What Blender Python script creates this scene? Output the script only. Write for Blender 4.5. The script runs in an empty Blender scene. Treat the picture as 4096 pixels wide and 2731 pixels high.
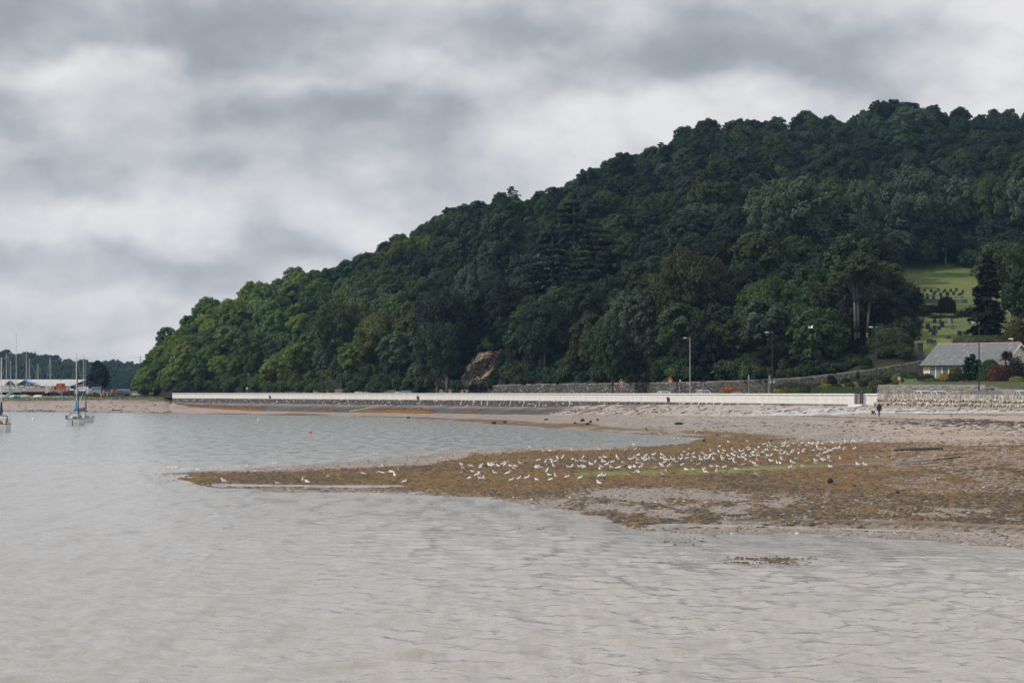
import bpy, math, random
import numpy as np
from mathutils import Vector, Matrix

random.seed(7)
rng = np.random.default_rng(7)
SC = bpy.context.scene
COL = SC.collection
R = math.radians

# ---------------------------------------------------------------- camera
F = 10012.0          # focal length in photograph pixels (88 mm on 36 mm)
CX, HY, EYE = 2048.0, 1570.0, 5.0
cam_d = bpy.data.cameras.new('camera')
cam = bpy.data.objects.new('camera', cam_d)
COL.objects.link(cam)
cam.location = (0, 0, EYE)
cam.rotation_euler = (R(90), 0, 0)
cam_d.sensor_width = 36.0
cam_d.lens = 88.0
cam_d.shift_y = (HY - 1365.5) / 4096.0
cam_d.clip_start = 0.5
cam_d.clip_end = 30000
SC.camera = cam

# ---------------------------------------------------------------- world: broken cloud over a thin Nishita sky
SUN_DIR = Vector((-0.74, -0.10, 0.62)).normalized()     # towards the sun
sun_el = math.asin(SUN_DIR.z)
sun_az = math.atan2(SUN_DIR.x, SUN_DIR.y)
world = bpy.data.worlds.new('World')
SC.world = world
world.use_nodes = True
wt = world.node_tree
wt.nodes.clear()
def wn(t, **kw):
    n = wt.nodes.new(t)
    for k, v in kw.items():
        setattr(n, k, v)
    return n
def wl(a, b):
    wt.links.new(a, b)
w_out = wn('ShaderNodeOutputWorld')
w_bg = wn('ShaderNodeBackground')
w_bg.inputs['Strength'].default_value = 0.1
wl(w_bg.outputs[0], w_out.inputs[0])
w_sky = wn('ShaderNodeTexSky', sky_type='NISHITA', sun_disc=False)
w_sky.sun_elevation = sun_el
w_sky.sun_rotation = sun_az
w_sky.air_density = 1.0
w_sky.dust_density = 2.0
w_tc = wn('ShaderNodeTexCoord')
# flattened direction for cloud noise
w_map = wn('ShaderNodeMapping')
w_map.inputs['Scale'].default_value = (1, 1, 1.55)
wl(w_tc.outputs['Generated'], w_map.inputs['Vector'])
w_warp = wn('ShaderNodeTexNoise')
w_warp.inputs['Scale'].default_value = 13.0
w_warp.inputs['Detail'].default_value = 4.0
wl(w_map.outputs[0], w_warp.inputs['Vector'])
w_wsub = wn('ShaderNodeVectorMath', operation='SUBTRACT')
w_wsub.inputs[1].default_value = (0.5, 0.5, 0.5)
wl(w_warp.outputs['Color'], w_wsub.inputs[0])
w_wsc = wn('ShaderNodeVectorMath', operation='MULTIPLY')
w_wsc.inputs[1].default_value = (0.13, 0.13, 0.065)
wl(w_wsub.outputs[0], w_wsc.inputs[0])
w_dir = wn('ShaderNodeVectorMath', operation='ADD')
wl(w_tc.outputs['Generated'], w_dir.inputs[0])
wl(w_wsc.outputs[0], w_dir.inputs[1])
def w_noise(scale, detail, rough, src=None, dist=0.0):
    n = wn('ShaderNodeTexNoise')
    n.inputs['Scale'].default_value = scale
    n.inputs['Detail'].default_value = detail
    n.inputs['Roughness'].default_value = rough
    n.inputs['Distortion'].default_value = dist
    wl((src or w_map).outputs[0], n.inputs['Vector'])
    return n.outputs['Fac']
def w_math(op, a, b=None, c=None):
    n = wn('ShaderNodeMath', operation=op)
    for i, v in enumerate((a, b, c)):
        if v is None: continue
        if isinstance(v, (int, float)): n.inputs[i].default_value = v
        else: wl(v, n.inputs[i])
    return n.outputs[0]
w_big = w_noise(7.0, 4.0, 0.55)
w_fine = w_noise(21.0, 7.0, 0.55)
val = w_math('MULTIPLY_ADD', w_math('SUBTRACT', w_big, 0.5), 0.80, 0.755)
val = w_math('MULTIPLY_ADD', w_math('SUBTRACT', w_fine, 0.5), 0.70, val)
w_bil = w_noise(17.0, 6.0, 0.52)
val = w_math('MULTIPLY_ADD', w_math('ABSOLUTE', w_math('MULTIPLY_ADD', w_bil, 2.0, -1.0)), 0.60, w_math('SUBTRACT', val, 0.08))
# cloud masses that hang in the sky, each a soft ellipse round its own direction
def cloud(px, py, sx, sy, amt, sharp=0.0):
    global val
    d = Vector(((px - CX) / F, 1.0, (HY - py) / F)).normalized()
    s = wn('ShaderNodeVectorMath', operation='SUBTRACT')
    wl(w_dir.outputs[0], s.inputs[0]); s.inputs[1].default_value = d
    m = wn('ShaderNodeVectorMath', operation='MULTIPLY')
    wl(s.outputs[0], m.inputs[0]); m.inputs[1].default_value = (F / sx, F / sx, F / sy)
    l = wn('ShaderNodeVectorMath', operation='LENGTH')
    wl(m.outputs[0], l.inputs[0])
    r = wn('ShaderNodeMapRange', interpolation_type='SMOOTHSTEP')
    wl(l.outputs['Value'], r.inputs['Value'])
    r.inputs['From Min'].default_value = 0.15 + sharp
    r.inputs['From Max'].default_value = 1.25
    r.inputs['To Min'].default_value = amt
    r.inputs['To Max'].default_value = 0.0
    val = w_math('ADD', val, r.outputs[0])
CLOUDS = [(2900, 190, 1350, 250, -0.52), (700, 90, 1400, 200, -0.50), (1450, 470, 800, 130, -0.42), (120, 470, 420, 120, -0.42),
          (200, 690, 420, 110, -0.32), (750, 1085, 1300, 110, -0.34), (3900, 120, 700, 330, 0.26), (520, 850, 900, 170, 0.14),
          (2600, 470, 1200, 150, 0.12), (1900, 330, 600, 110, 0.18), (1700, 850, 700, 200, 0.14), (3300, 430, 1000, 90, 0.16),
          (3750, 330, 450, 110, -0.16), (300, 1300, 1200, 90, -0.10), (1150, 640, 700, 90, -0.16), (400, 260, 500, 90, 0.18)]
for c in CLOUDS: cloud(*c)
w_ramp = wn('ShaderNodeValToRGB')
cr = w_ramp.color_ramp
cr.elements[0].position = 0.0; cr.elements[0].color = (0.285, 0.308, 0.340, 1)
cr.elements[1].position = 1.0; cr.elements[1].color = (0.850, 0.835, 0.825, 1)
e = cr.elements.new(0.32); e.color = (0.405, 0.425, 0.462, 1)
e = cr.elements.new(0.62); e.color = (0.600, 0.598, 0.622, 1)
wl(val, w_ramp.inputs[0])
w_cs = wn('ShaderNodeVectorMath', operation='SCALE')
w_cs.inputs['Scale'].default_value = 10.0
wl(w_ramp.outputs[0], w_cs.inputs[0])
w_mix = wn('ShaderNodeMix', data_type='RGBA')
w_mix.inputs['Factor'].default_value = 0.96
wl(w_sky.outputs[0], w_mix.inputs['A'])
wl(w_cs.outputs[0], w_mix.inputs['B'])
wl(w_mix.outputs['Result'], w_bg.inputs['Color'])

# ---------------------------------------------------------------- sun
sun_d = bpy.data.lights.new('sun', 'SUN')
sun_d.energy = 2.9
sun_d.angle = R(0.8)
sun_d.color = (1.0, 0.955, 0.89)
sun = bpy.data.objects.new('sun', sun_d)
COL.objects.link(sun)
sun.rotation_euler = SUN_DIR.to_track_quat('Z', 'Y').to_euler()
sun.location = (0, 0, 300)

SC.view_settings.view_transform = 'Standard'
SC.view_settings.look = 'None'
SC.view_settings.exposure = 0.0
SC.view_settings.gamma = 1.0
SC.render.engine = 'CYCLES'
SC.cycles.max_bounces = 4
SC.cycles.diffuse_bounces = 2
SC.cycles.glossy_bounces = 2
SC.cycles.transmission_bounces = 3
SC.cycles.transparent_max_bounces = 6
SC.cycles.volume_bounces = 0
SC.cycles.use_denoising = True
SC.cycles.denoising_prefilter = 'ACCURATE'
SC.cycles.sample_clamp_indirect = 4.0
SC.cycles.caustics_reflective = False
SC.cycles.caustics_refractive = False

# ---------------------------------------------------------------- helpers: noise, meshes, materials
def _hash(ix, iy, seed):
    h = (ix.astype(np.int64) * 374761393 + iy.astype(np.int64) * 668265263 + seed * 1442695041) & 0x7fffffff
    h = (h ^ (h >> 13)) * 1274126177 & 0x7fffffff
    h = (h ^ (h >> 16)) & 0xffff
    return h / 65535.0
def vnoise(x, y, seed=0):
    x = np.asarray(x, float); y = np.asarray(y, float)
    ix = np.floor(x); iy = np.floor(y)
    fx = x - ix; fy = y - iy
    fx = fx * fx * (3 - 2 * fx); fy = fy * fy * (3 - 2 * fy)
    a = _hash(ix, iy, seed); b = _hash(ix + 1, iy, seed)
    c = _hash(ix, iy + 1, seed); d = _hash(ix + 1, iy + 1, seed)
    return (a + (b - a) * fx) * (1 - fy) + (c + (d - c) * fx) * fy
def fbm(x, y, octs=4, seed=0):
    s = 0; a = 0.5; t = 0
    for o in range(octs):
        s = s + a * vnoise(np.asarray(x) * 2 ** o + 17.3 * o, np.asarray(y) * 2 ** o - 9.1 * o, seed + o)
        t += a; a *= 0.5
    return s / t - 0.5          # about -0.5 .. 0.5
def smooth(t):
    t = np.clip(t, 0, 1); return t * t * (3 - 2 * t)

def mesh_np(name, V, Fq, mats=None, smooth_shade=False, mat_idx=None):
    me = bpy.data.meshes.new(name)
    V = np.asarray(V, np.float32); Fq = np.asarray(Fq, np.int32)
    n = Fq.shape[1]
    me.vertices.add(len(V)); me.vertices.foreach_set('co', V.ravel())
    me.loops.add(Fq.size); me.loops.foreach_set('vertex_index', Fq.ravel())
    me.polygons.add(len(Fq)); me.polygons.foreach_set('loop_start', np.arange(len(Fq), dtype=np.int32) * n)
    me.polygons.foreach_set('loop_total', np.full(len(Fq), n, np.int32))
    if smooth_shade: me.polygons.foreach_set('use_smooth', np.ones(len(Fq), bool))
    if mats:
        for m in (mats if isinstance(mats, (list, tuple)) else [mats]): me.materials.append(m)
    if mat_idx is not None: me.polygons.foreach_set('material_index', np.asarray(mat_idx, np.int32))
    me.update(); me.validate()
    return me
def color_attr(me, name, C):
    a = me.color_attributes.new(name, 'FLOAT_COLOR', 'POINT')
    C = np.asarray(C, np.float32)
    if C.shape[1] == 3: C = np.hstack([C, np.ones((len(C), 1), np.float32)])
    a.data.foreach_set('color', C.ravel())
def link(name, data, parent=None, loc=None, rz=None):
    o = bpy.data.objects.new(name, data)
    COL.objects.link(o)
    if parent: o.parent = parent
    if loc is not None: o.location = loc
    if rz is not None: o.rotation_euler = (0, 0, rz)
    return o
def tag(o, label=None, cat=None, group=None, kind=None):
    if label: o['label'] = label
    if cat: o['category'] = cat
    if group: o['group'] = group
    if kind: o['kind'] = kind
    return o
def thing(name, label, cat, loc, rz=0.0, group=None):
    o = link(name, None, None, loc, rz)
    o.empty_display_size = 0.3
    return tag(o, label, cat, group)
def grid_faces(nr, nc):
    i = np.arange((nr - 1) * (nc - 1)); r = i // (nc - 1); c = i % (nc - 1)
    a = r * nc + c
    return np.stack([a, a + 1, a + nc + 1, a + nc], 1)

class MB:
    """collects simple shapes into one mesh"""
    def __init__(s): s.v = []; s.f = []; s.m = []
    def add(s, vs, fs, m=0):
        b = len(s.v); s.v += [tuple(p) for p in vs]
        for f in fs: s.f.append(tuple(i + b for i in f)); s.m.append(m)
        return s
    def box(s, c, d, rz=0.0, m=0, top=1.0):
        x, y, z = d[0] / 2, d[1] / 2, d[2] / 2
        cs, sn = math.cos(rz), math.sin(rz); vs = []
        for k in (-1, 1):
            t = top if k == 1 else 1.0
            for (i, j) in ((-1, -1), (1, -1), (1, 1), (-1, 1)):
                px, py = i * x * t, j * y * t
                vs.append((c[0] + px * cs - py * sn, c[1] + px * sn + py * cs, c[2] + k * z))
        return s.add(vs, [(3, 2, 1, 0), (4, 5, 6, 7), (0, 1, 5, 4), (1, 2, 6, 5), (2, 3, 7, 6), (3, 0, 4, 7)], m)
    def tube(s, p0, p1, r0, r1=None, n=6, m=0, cap=True):
        r1 = r0 if r1 is None else r1
        p0 = Vector(p0); p1 = Vector(p1); ax = (p1 - p0)
        if ax.length < 1e-6: return s
        ax.normalize()
        u = ax.orthogonal().normalized(); w = ax.cross(u)
        vs = []
        for p, r in ((p0, r0), (p1, r1)):
            for i in range(n):
                a = 2 * math.pi * i / n
                vs.append(p + (u * math.cos(a) + w * math.sin(a)) * r)
        fs = [(i, (i + 1) % n, n + (i + 1) % n, n + i) for i in range(n)]
        if cap: fs += [tuple(range(n - 1, -1, -1)), tuple(range(n, 2 * n))]
        return s.add(vs, fs, m)
    def path(s, pts, rad, n=6, m=0):
        rad = rad if isinstance(rad, (list, tuple)) else [rad] * len(pts)
        for i in range(len(pts) - 1): s.tube(pts[i], pts[i + 1], rad[i], rad[i + 1], n, m)
        return s
    def loft(s, rings, m=0, cap=True, closed=True):
        n = len(rings[0]); b = []
        for r in rings: b += list(r)
        fs = []
        for k in range(len(rings) - 1):
            for i in range(n if closed else n - 1):
                j = (i + 1) % n
                fs.append((k * n + i, k * n + j, (k + 1) * n + j, (k + 1) * n + i))
        if cap and closed:
            fs.append(tuple(range(n - 1, -1, -1))); fs.append(tuple((len(rings) - 1) * n + i for i in range(n)))
        return s.add(b, fs, m)
    def lathe(s, prof, n=12, c=(0, 0, 0), m=0):
        rings = [[(c[0] + r * math.cos(2 * math.pi * i / n), c[1] + r * math.sin(2 * math.pi * i / n), c[2] + z) for i in range(n)] for r, z in prof]
        return s.loft(rings, m)
    def ball(s, c, r, n=10, k=6, m=0):
        r = r if isinstance(r, (list, tuple)) else (r, r, r)
        rings = []
        for j in range(k + 1):
            t = math.pi * (j / k - 0.5); q = max(math.cos(t), 0.02)
            rings.append([(c[0] + r[0] * q * math.cos(2 * math.pi * i / n), c[1] + r[1] * q * math.sin(2 * math.pi * i / n), c[2] + r[2] * math.sin(t)) for i in range(n)])
        return s.loft(rings, m)
    def prism(s, poly, y0, y1, m=0):
        """poly in (x, z), extruded along y"""
        n = len(poly)
        vs = [(p[0], y0, p[1]) for p in poly] + [(p[0], y1, p[1]) for p in poly]
        fs = [(i, (i + 1) % n, n + (i + 1) % n, n + i) for i in range(n)]
        fs += [tuple(range(n - 1, -1, -1)), tuple(range(n, 2 * n))]
        return s.add(vs, fs, m)
    def quad(s, a, b, c, d, m=0): return s.add([a, b, c, d], [(0, 1, 2, 3)], m)
    def mesh(s, name, mats, sm=False):
        me = bpy.data.meshes.new(name)
        me.from_pydata(s.v, [], s.f)
        for m in (mats if isinstance(mats, (list, tuple)) else [mats]): me.materials.append(m)
        me.polygons.foreach_set('material_index', s.m)
        if sm: me.polygons.foreach_set('use_smooth', [True] * len(s.f))
        me.update()
        return me
    def build(s, name, mats, parent=None, loc=None, rz=None, sm=False):
        return link(name, s.mesh(name, mats, sm), parent, loc, rz)

def copy_tree(o, parent=None):
    c = o.copy(); COL.objects.link(c); c.parent = parent
    for ch in o.children: copy_tree(ch, c)
    return c

MATS = {}
def mat(name, col, rough=0.7, var=0.15, scale=3.0, metal=0.0, bump=0.0, spec=0.5, col2=None, detail=5.0, emit=None, coord='Object', stretch=None):
    """principled material whose colour wanders with noise between two tones of itself"""
    if name in MATS: return MATS[name]
    m = bpy.data.materials.new(name); m.use_nodes = True
    nt = m.node_tree; b = nt.nodes['Principled BSDF']
    b.inputs['Roughness'].default_value = rough
    b.inputs['Metallic'].default_value = metal
    b.inputs['Specular IOR Level'].default_value = spec
    tc = nt.nodes.new('ShaderNodeTexCoord')
    nz = nt.nodes.new('ShaderNodeTexNoise')
    nz.inputs['Scale'].default_value = scale; nz.inputs['Detail'].default_value = detail
    nz.inputs['Roughness'].default_value = 0.65
    if stretch:
        mp = nt.nodes.new('ShaderNodeMapping'); mp.inputs['Scale'].default_value = stretch
        nt.links.new(tc.outputs[coord], mp.inputs[0]); nt.links.new(mp.outputs[0], nz.inputs['Vector'])
    else:
        nt.links.new(tc.outputs[coord], nz.inputs['Vector'])
    rp = nt.nodes.new('ShaderNodeValToRGB')
    a = [max(0, c * (1 - var)) for c in col]; c2 = col2 or [min(1, c * (1 + var)) for c in col]
    rp.color_ramp.elements[0].position = 0.32; rp.color_ramp.elements[0].color = (*a, 1)
    rp.color_ramp.elements[1].position = 0.68; rp.color_ramp.elements[1].color = (*c2, 1)
    nt.links.new(nz.outputs['Fac'], rp.inputs[0])
    nt.links.new(rp.outputs[0], b.inputs['Base Color'])
    if bump:
        bp = nt.nodes.new('ShaderNodeBump'); bp.inputs['Strength'].default_value = bump; bp.inputs['Distance'].default_value = 0.05
        nt.links.new(nz.outputs['Fac'], bp.inputs['Height']); nt.links.new(bp.outputs[0], b.inputs['Normal'])
    MATS[name] = m
    return m
def attr_mat(name, attr='col', rough=0.85, var=0.25, scale=2.0, bump=0.0, spec=0.3, bdist=0.05, scale2=None):
    """base colour from a colour attribute, broken up by two octaves of noise"""
    if name in MATS: return MATS[name]
    m = bpy.data.materials.new(name); m.use_nodes = True
    nt = m.node_tree; b = nt.nodes['Principled BSDF']
    b.inputs['Roughness'].default_value = rough; b.inputs['Specular IOR Level'].default_value = spec
    at = nt.nodes.new('ShaderNodeVertexColor'); at.layer_name = attr
    tc = nt.nodes.new('ShaderNodeTexCoord')
    nz = nt.nodes.new('ShaderNodeTexNoise'); nz.inputs['Scale'].default_value = scale; nz.inputs['Detail'].default_value = 8; nz.inputs['Roughness'].default_value = 0.7
    nt.links.new(tc.outputs['Object'], nz.inputs['Vector'])
    mr = nt.nodes.new('ShaderNodeMapRange'); mr.inputs['From Min'].default_value = 0.3; mr.inputs['From Max'].default_value = 0.7
    mr.inputs['To Min'].default_value = 1 - var; mr.inputs['To Max'].default_value = 1 + var
    nt.links.new(nz.outputs['Fac'], mr.inputs['Value'])
    vm = nt.nodes.new('ShaderNodeVectorMath'); vm.operation = 'SCALE'
    nt.links.new(at.outputs['Color'], vm.inputs[0]); nt.links.new(mr.outputs[0], vm.inputs['Scale'])
    nt.links.new(vm.outputs[0], b.inputs['Base Color'])
    if bump:
        bp = nt.nodes.new('ShaderNodeBump'); bp.inputs['Strength'].default_value = bump; bp.inputs['Distance'].default_value = bdist
        nt.links.new(nz.outputs['Fac'], bp.inputs['Height']); nt.links.new(bp.outputs[0], b.inputs['Normal'])
    MATS[name] = m
    return m

def wx(px, D): return (px - CX) / F * D
def wz(py, D): return EYE + (HY - py) / F * D
def P(px, py, D): return Vector((wx(px, D), D, wz(py, D)))
# ================================================================ the lie of the land
# sea wall line in plan, from the boatyard end (far) to the right (near)
WALL = [(690, 700), (1100, 622), (1506, 560), (1950, 508), (2350, 448), (2700, 402), (3100, 352), (3460, 322), (3700, 303), (4096, 272), (4700, 235)]
_wp = np.array([(wx(p, d), d) for p, d in WALL])
def _catmull(P_, n=24):
    out = []
    Q = np.vstack([2 * P_[0] - P_[1], P_, 2 * P_[-1] - P_[-2]])
    for i in range(1, len(Q) - 2):
        p0, p1, p2, p3 = Q[i - 1], Q[i], Q[i + 1], Q[i + 2]
        for k in range(n):
            t = k / n
            out.append(0.5 * ((2 * p1) + (-p0 + p2) * t + (2 * p0 - 5 * p1 + 4 * p2 - p3) * t * t + (-p0 + 3 * p1 - 3 * p2 + p3) * t ** 3))
    out.append(Q[-2]); return np.array(out)
_wd = _catmull(_wp)
_ws = np.concatenate([[0], np.cumsum(np.hypot(*np.diff(_wd, axis=0).T))])
_wpx = CX + F * _wd[:, 0] / _wd[:, 1]
WLEN = _ws[-1]
def s_at_px(px): return float(np.interp(px, _wpx, _ws))
def wpos(s, off=0.0, z=0.0):
    """point on the wall line; off > 0 towards the sea"""
    x = np.interp(s, _ws, _wd[:, 0]); y = np.interp(s, _ws, _wd[:, 1])
    e = 1.5
    tx = np.interp(s + e, _ws, _wd[:, 0]) - np.interp(s - e, _ws, _wd[:, 0])
    ty = np.interp(s + e, _ws, _wd[:, 1]) - np.interp(s - e, _ws, _wd[:, 1])
    l = math.hypot(tx, ty); tx /= l; ty /= l
    return Vector((x + ty * off, y - tx * off, z))
def wrot(s):
    a = wpos(s - 1); b = wpos(s + 1); return math.atan2(b.y - a.y, b.x - a.x)
S_END = s_at_px(3440)            # end of the white wall
Z_TOP, Z_BASE, Z_ROAD = 4.87, 3.50, 3.75
def off_line(off, n=300, s0=0, s1=None):
    ss = np.linspace(s0, s1 or WLEN, n)
    p = np.array([wpos(s, off)[:2] for s in ss])
    return CX + F * p[:, 0] / p[:, 1], p[:, 1]
_w0 = off_line(0.0)
_w14 = off_line(-14.0)
def DW(px): return np.interp(px, _w0[0], _w0[1])
def D14(px): return np.interp(px, _w14[0], _w14[1])

# ---- shore lines, as (photo x, photo y at the waterline)
def _dl(y): return EYE * F / (y - HY)
FAR = np.array([(-2500, 1646), (0, 1646), (480, 1650), (640, 1651), (900, 1658), (1100, 1660), (1400, 1664), (1600, 1671), (1800, 1680), (2000, 1698), (2200, 1711),
                (2400, 1726), (2500, 1733), (2700, 1744), (2890, 1757)])
FARX = FAR[:, 0]; FARD = _dl(FAR[:, 1])
UP = np.array([(640, 1893), (800, 1880), (1000, 1872), (1140, 1866), (1300, 1855), (1600, 1826), (1900, 1803), (2200, 1791), (2500, 1784), (2700, 1775), (2890, 1760)])
NEAR = np.array([(640, 1897), (700, 1908), (850, 1952), (1000, 1960), (1400, 1968), (1600, 1972), (1800, 1982), (2000, 1996), (2200, 2031), (2420, 2068), (2560, 2112),
                 (2800, 2128), (3200, 2142), (3600, 2155), (4096, 2182), (5200, 2260)])
TOE = np.array([(600, 1604), (700, 1612), (760, 1627), (1000, 1642), (1300, 1647), (1600, 1651), (1950, 1655), (2200, 1656), (2350, 1655), (2700, 1656), (2900, 1658),
                (3150, 1661), (3300, 1659), (3450, 1650), (3600, 1649), (3800, 1648), (4096, 1646), (4800, 1652)])
def toe_D(px): return DW(px) - np.interp(px, [690, 1000, 2000, 3000, 3460, 4096], [10, 14, 16, 14, 13, 11])
def toe_z(px):
    d = toe_D(px); return EYE - (np.interp(px, TOE[:, 0], TOE[:, 1]) - HY) / F * d
CARVES = []
def shore_z(px, D, detail=True):
    """height of beach and sea bed"""
    px = np.asarray(px, float); D = np.asarray(D, float)
    x = (px - CX) / F * D
    # beach below the wall and below the boatyard
    rt = px > 2890
    d0 = np.where(rt, np.interp(px, [2890, 3200, 3600, 4096, 5200], [269, 250, 222, 195, 170]), np.interp(px, FARX, FARD))
    z0 = np.where(rt, np.interp(px, [2890, 3200, 3600, 4096, 5200], [0.0, 0.50, 1.15, 1.70, 2.0]), 0.0)
    has_wall = smooth((px - 640) / 60.0)
    d1 = np.where(px < 690, 716.0, toe_D(px)); d1 = 716.0 * (1 - has_wall) + d1 * has_wall
    z1 = 3.45 * (1 - has_wall) + toe_z(px) * has_wall
    t = (D - d0) / np.maximum(d1 - d0, 5)
    tt = np.clip(t, 0, 1)
    far = np.where(t < 0, z0 + np.maximum((D - d0) * np.where(rt, 0.06, 0.02), np.where(rt, -6.0, -1.5)), z0 + (z1 - z0) * (0.75 * tt + 0.25 * tt * tt))
    # slope up to the wall foot
    t2 = np.clip((D - d1) / np.maximum(DW(px) - d1, 1.0), 0, 1.3)
    far = np.where((t > 1) & (px > 600), z1 - 1.0 * smooth((t2 - 0.4) / 0.4) * has_wall, far)
    # the weedy spit
    dn = _dl(np.interp(px, NEAR[:, 0], NEAR[:, 1])); du = _dl(np.interp(px, UP[:, 0], UP[:, 1]))
    wid = np.maximum(du - dn, 1e-3); u = (D - dn) / wid
    h = np.interp(px, [640, 800, 1400, 2000, 2600, 2890], [0.02, 0.07, 0.16, 0.22, 0.28, 0.28])
    ridge = h * (1 - np.abs(2 * np.clip(u, 0, 1) - 1) ** 2.2)
    ridge = np.where(u < 0, (D - dn) * 0.016, np.where(u > 1, -(D - du) * 0.012, ridge))
    flat = np.where(D < dn, (D - dn) * 0.016, z0 * smooth((D - dn) / (d0 - dn)) + 0.24 * smooth((D - dn) / 9.0))
    k = smooth((px - 2700) / 250.0)
    spit = ridge * (1 - k) + np.where(D > d0, z0, flat) * k
    spit = np.where(px < 640, -0.6, spit)
    spit = np.maximum(spit, -1.2)
    z = np.maximum(spit, far)
    # the run of water behind the near bar, the green stream and the long pool
    for (cp_, cd_, w, depth) in CARVES:
        inside = smooth((px - cp_[0]) / 60.0) * smooth((cp_[-1] - px) / min(320.0, 0.4 * (cp_[-1] - cp_[0])))
        z = z - depth * inside * np.exp(-((D - np.interp(px, cp_, cd_)) / w) ** 2)
    if detail:
        amp = np.where(z < 1.0, 1.0, 0.7)
        z = z + amp * (0.13 * fbm(x * 0.10, D * 0.045, 4, 3) + 0.10 * fbm(x * 0.45, D * 0.18, 3, 11))
    return z
def ground_hit(px, py):
    """where the sight line through a photo point meets the shore"""
    D = np.arange(62.0, 640.0, 0.5)
    g = EYE - (py - HY) / F * D - shore_z(np.full_like(D, px), D)
    i = np.argmax(g < 0)
    d = D[i]; return Vector((wx(px, d), d, max(0.0, float(shore_z(px, d)))))

def _trace(pts):
    pa = np.array(pts, float); px = np.arange(pa[0, 0], pa[-1, 0] + 1, 15.0); py = np.interp(px, pa[:, 0], pa[:, 1]); d = EYE * F / (py - HY)
    for _ in range(12): d = 0.5 * d + 0.5 * (EYE - np.maximum(shore_z(px, d, False), 0)) * F / (py - HY)
    return px, d
_new = [(*_trace(p), w, dep) for p, w, dep in (
    ([(820, 1934), (1200, 1937), (1500, 1938), (1750, 1934)], 2.0, 0.20), ([(700, 1906), (1000, 1905)], 1.2, 0.08),
    ([(2350, 1893), (2600, 1885), (2900, 1872), (3150, 1862), (3400, 1848), (3650, 1838), (3900, 1824)], 2.2, 0.20),
    ([(2560, 2108), (2750, 2094), (3000, 2088), (3300, 2096), (3600, 2106), (4096, 2124), (4600, 2140)], 1.1, 0.34))]
STREAM = _new[2]
CARVES.extend(_new)
# ---- shore mesh
_cols = np.concatenate([np.linspace(-2500, -250, 12), np.arange(-200, 4300, 9.0), np.linspace(4320, 5200, 14)])
_rows_py = np.concatenate([np.arange(2330, 1780, -2.2), np.arange(1780, 1640, -1.1)])
_rowsD = _dl(_rows_py)
_rowsD = np.concatenate([np.array([30, 45, 55.0]), _rowsD, np.arange(_rowsD[-1] + 8, 790, 8.0)])
PXg, Dg = np.meshgrid(_cols, _rowsD)
Zg = shore_z(PXg, Dg)
# under the sea wall the beach sheet stops
lim = np.where(PXg > 690, DW(PXg) + 1.0, 722.0)
Dc_ = np.minimum(Dg, lim)
Zg = np.where(Dg > lim, shore_z(PXg, Dc_), Zg); Dg = Dc_
Xg = (PXg - CX) / F * Dg
def seg(px, D, a, b, py0, py1):
    """soft mask between two photo heights on the ground"""
    return 0
# surface kinds as colours of the thing itself
n1 = fbm(Xg * 0.16, Dg * 0.05, 5, 21); n2 = fbm(Xg * 0.8, Dg * 0.28, 4, 31); n3 = fbm(Xg * 0.05, Dg * 0.025, 4, 41)
shingle = np.array([0.275, 0.236, 0.208]); sand = np.array([0.345, 0.278, 0.228]); weed = np.array([0.150, 0.086, 0.031]); dark = np.array([0.045, 0.036, 0.026])
green = np.array([0.165, 0.19, 0.045]); farsand = np.array([0.325, 0.262, 0.232]); mud = np.array([0.14, 0.12, 0.10]); wet = np.array([0.16, 0.145, 0.135])
def PYv(D, z): return HY + (EYE - z) / D * F
PYg = PYv(Dg, Zg)
def line(px, pts):
    pts = np.array(pts, float); return np.interp(px, pts[:, 0], pts[:, 1])
def weed_amount(px, py, D, x, z):
    n1 = fbm(x * 0.16, D * 0.05, 5, 21); n2 = fbm(x * 0.8, D * 0.28, 4, 31)
    top = line(px, [(640, 1890), (1140, 1876), (1500, 1872), (1720, 1862), (1800, 1842), (1900, 1812), (2200, 1796), (2500, 1790), (2890, 1752), (3400, 1758), (3800, 1775), (4096, 1782)])
    bot = line(px, [(640, 1960), (1800, 1990), (2150, 2005), (2300, 1990), (2500, 1975), (2800, 1985), (3200, 2010), (4096, 2060)])
    w = smooth((py - top + 40 * n1) / 14.0) * smooth((bot - py + 90 * n1) / 50.0)
    # patchy shingle with weed on the right, lower down
    patch = smooth((py - 1950) / 40) * smooth((px - 2150) / 300) * smooth((n2 + 0.30 * n1 + 0.08 + 0.08 * smooth((px - 2900) / 400)) / 0.14) * 0.8
    patch *= smooth((2125 - py) / 40)
    # dark weed bed lining the long pool
    pl = np.interp(px, [2850, 3000, 3300, 3600, 4096, 4400], [2076, 2077, 2086, 2097, 2116, 2126])
    patch = np.maximum(patch, 0.95 * np.exp(-((py - pl) / 7.0) ** 2) * smooth((px - 2800) / 150))
    # mixed on the far right
    mix = smooth((px - 3350) / 300) * smooth((py - 1775) / 10) * smooth((1990 - py) / 30)
    w = w * (1 - 0.55 * mix * smooth((0.10 - n2) / 0.12))
    # weed along the far edge of the inner bay
    ft = line(px, [(560, 1646), (900, 1651), (1200, 1654), (1600, 1662), (1950, 1676), (2200, 1688), (2350, 1690), (2500, 1712), (2700, 1716), (2850, 1722), (3100, 1738), (3300, 1742)])
    fb = line(px, [(560, 1654), (3000, 1765), (3300, 1768)])
    w2 = smooth((py - ft + 12 * n1) / 5.0) * smooth((fb + 30 - py) / 10) * smooth((px - 540) / 80) * smooth((3250 - px) / 250) * smooth((0.22 + n1 * 1.1 + n2 * 0.6) / 0.15) * smooth((D - 240) / 10)
    return np.clip(np.maximum(np.maximum(w, patch), w2), 0, 1)
Wd = weed_amount(PXg, PYg, Dg, Xg, Zg)
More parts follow.
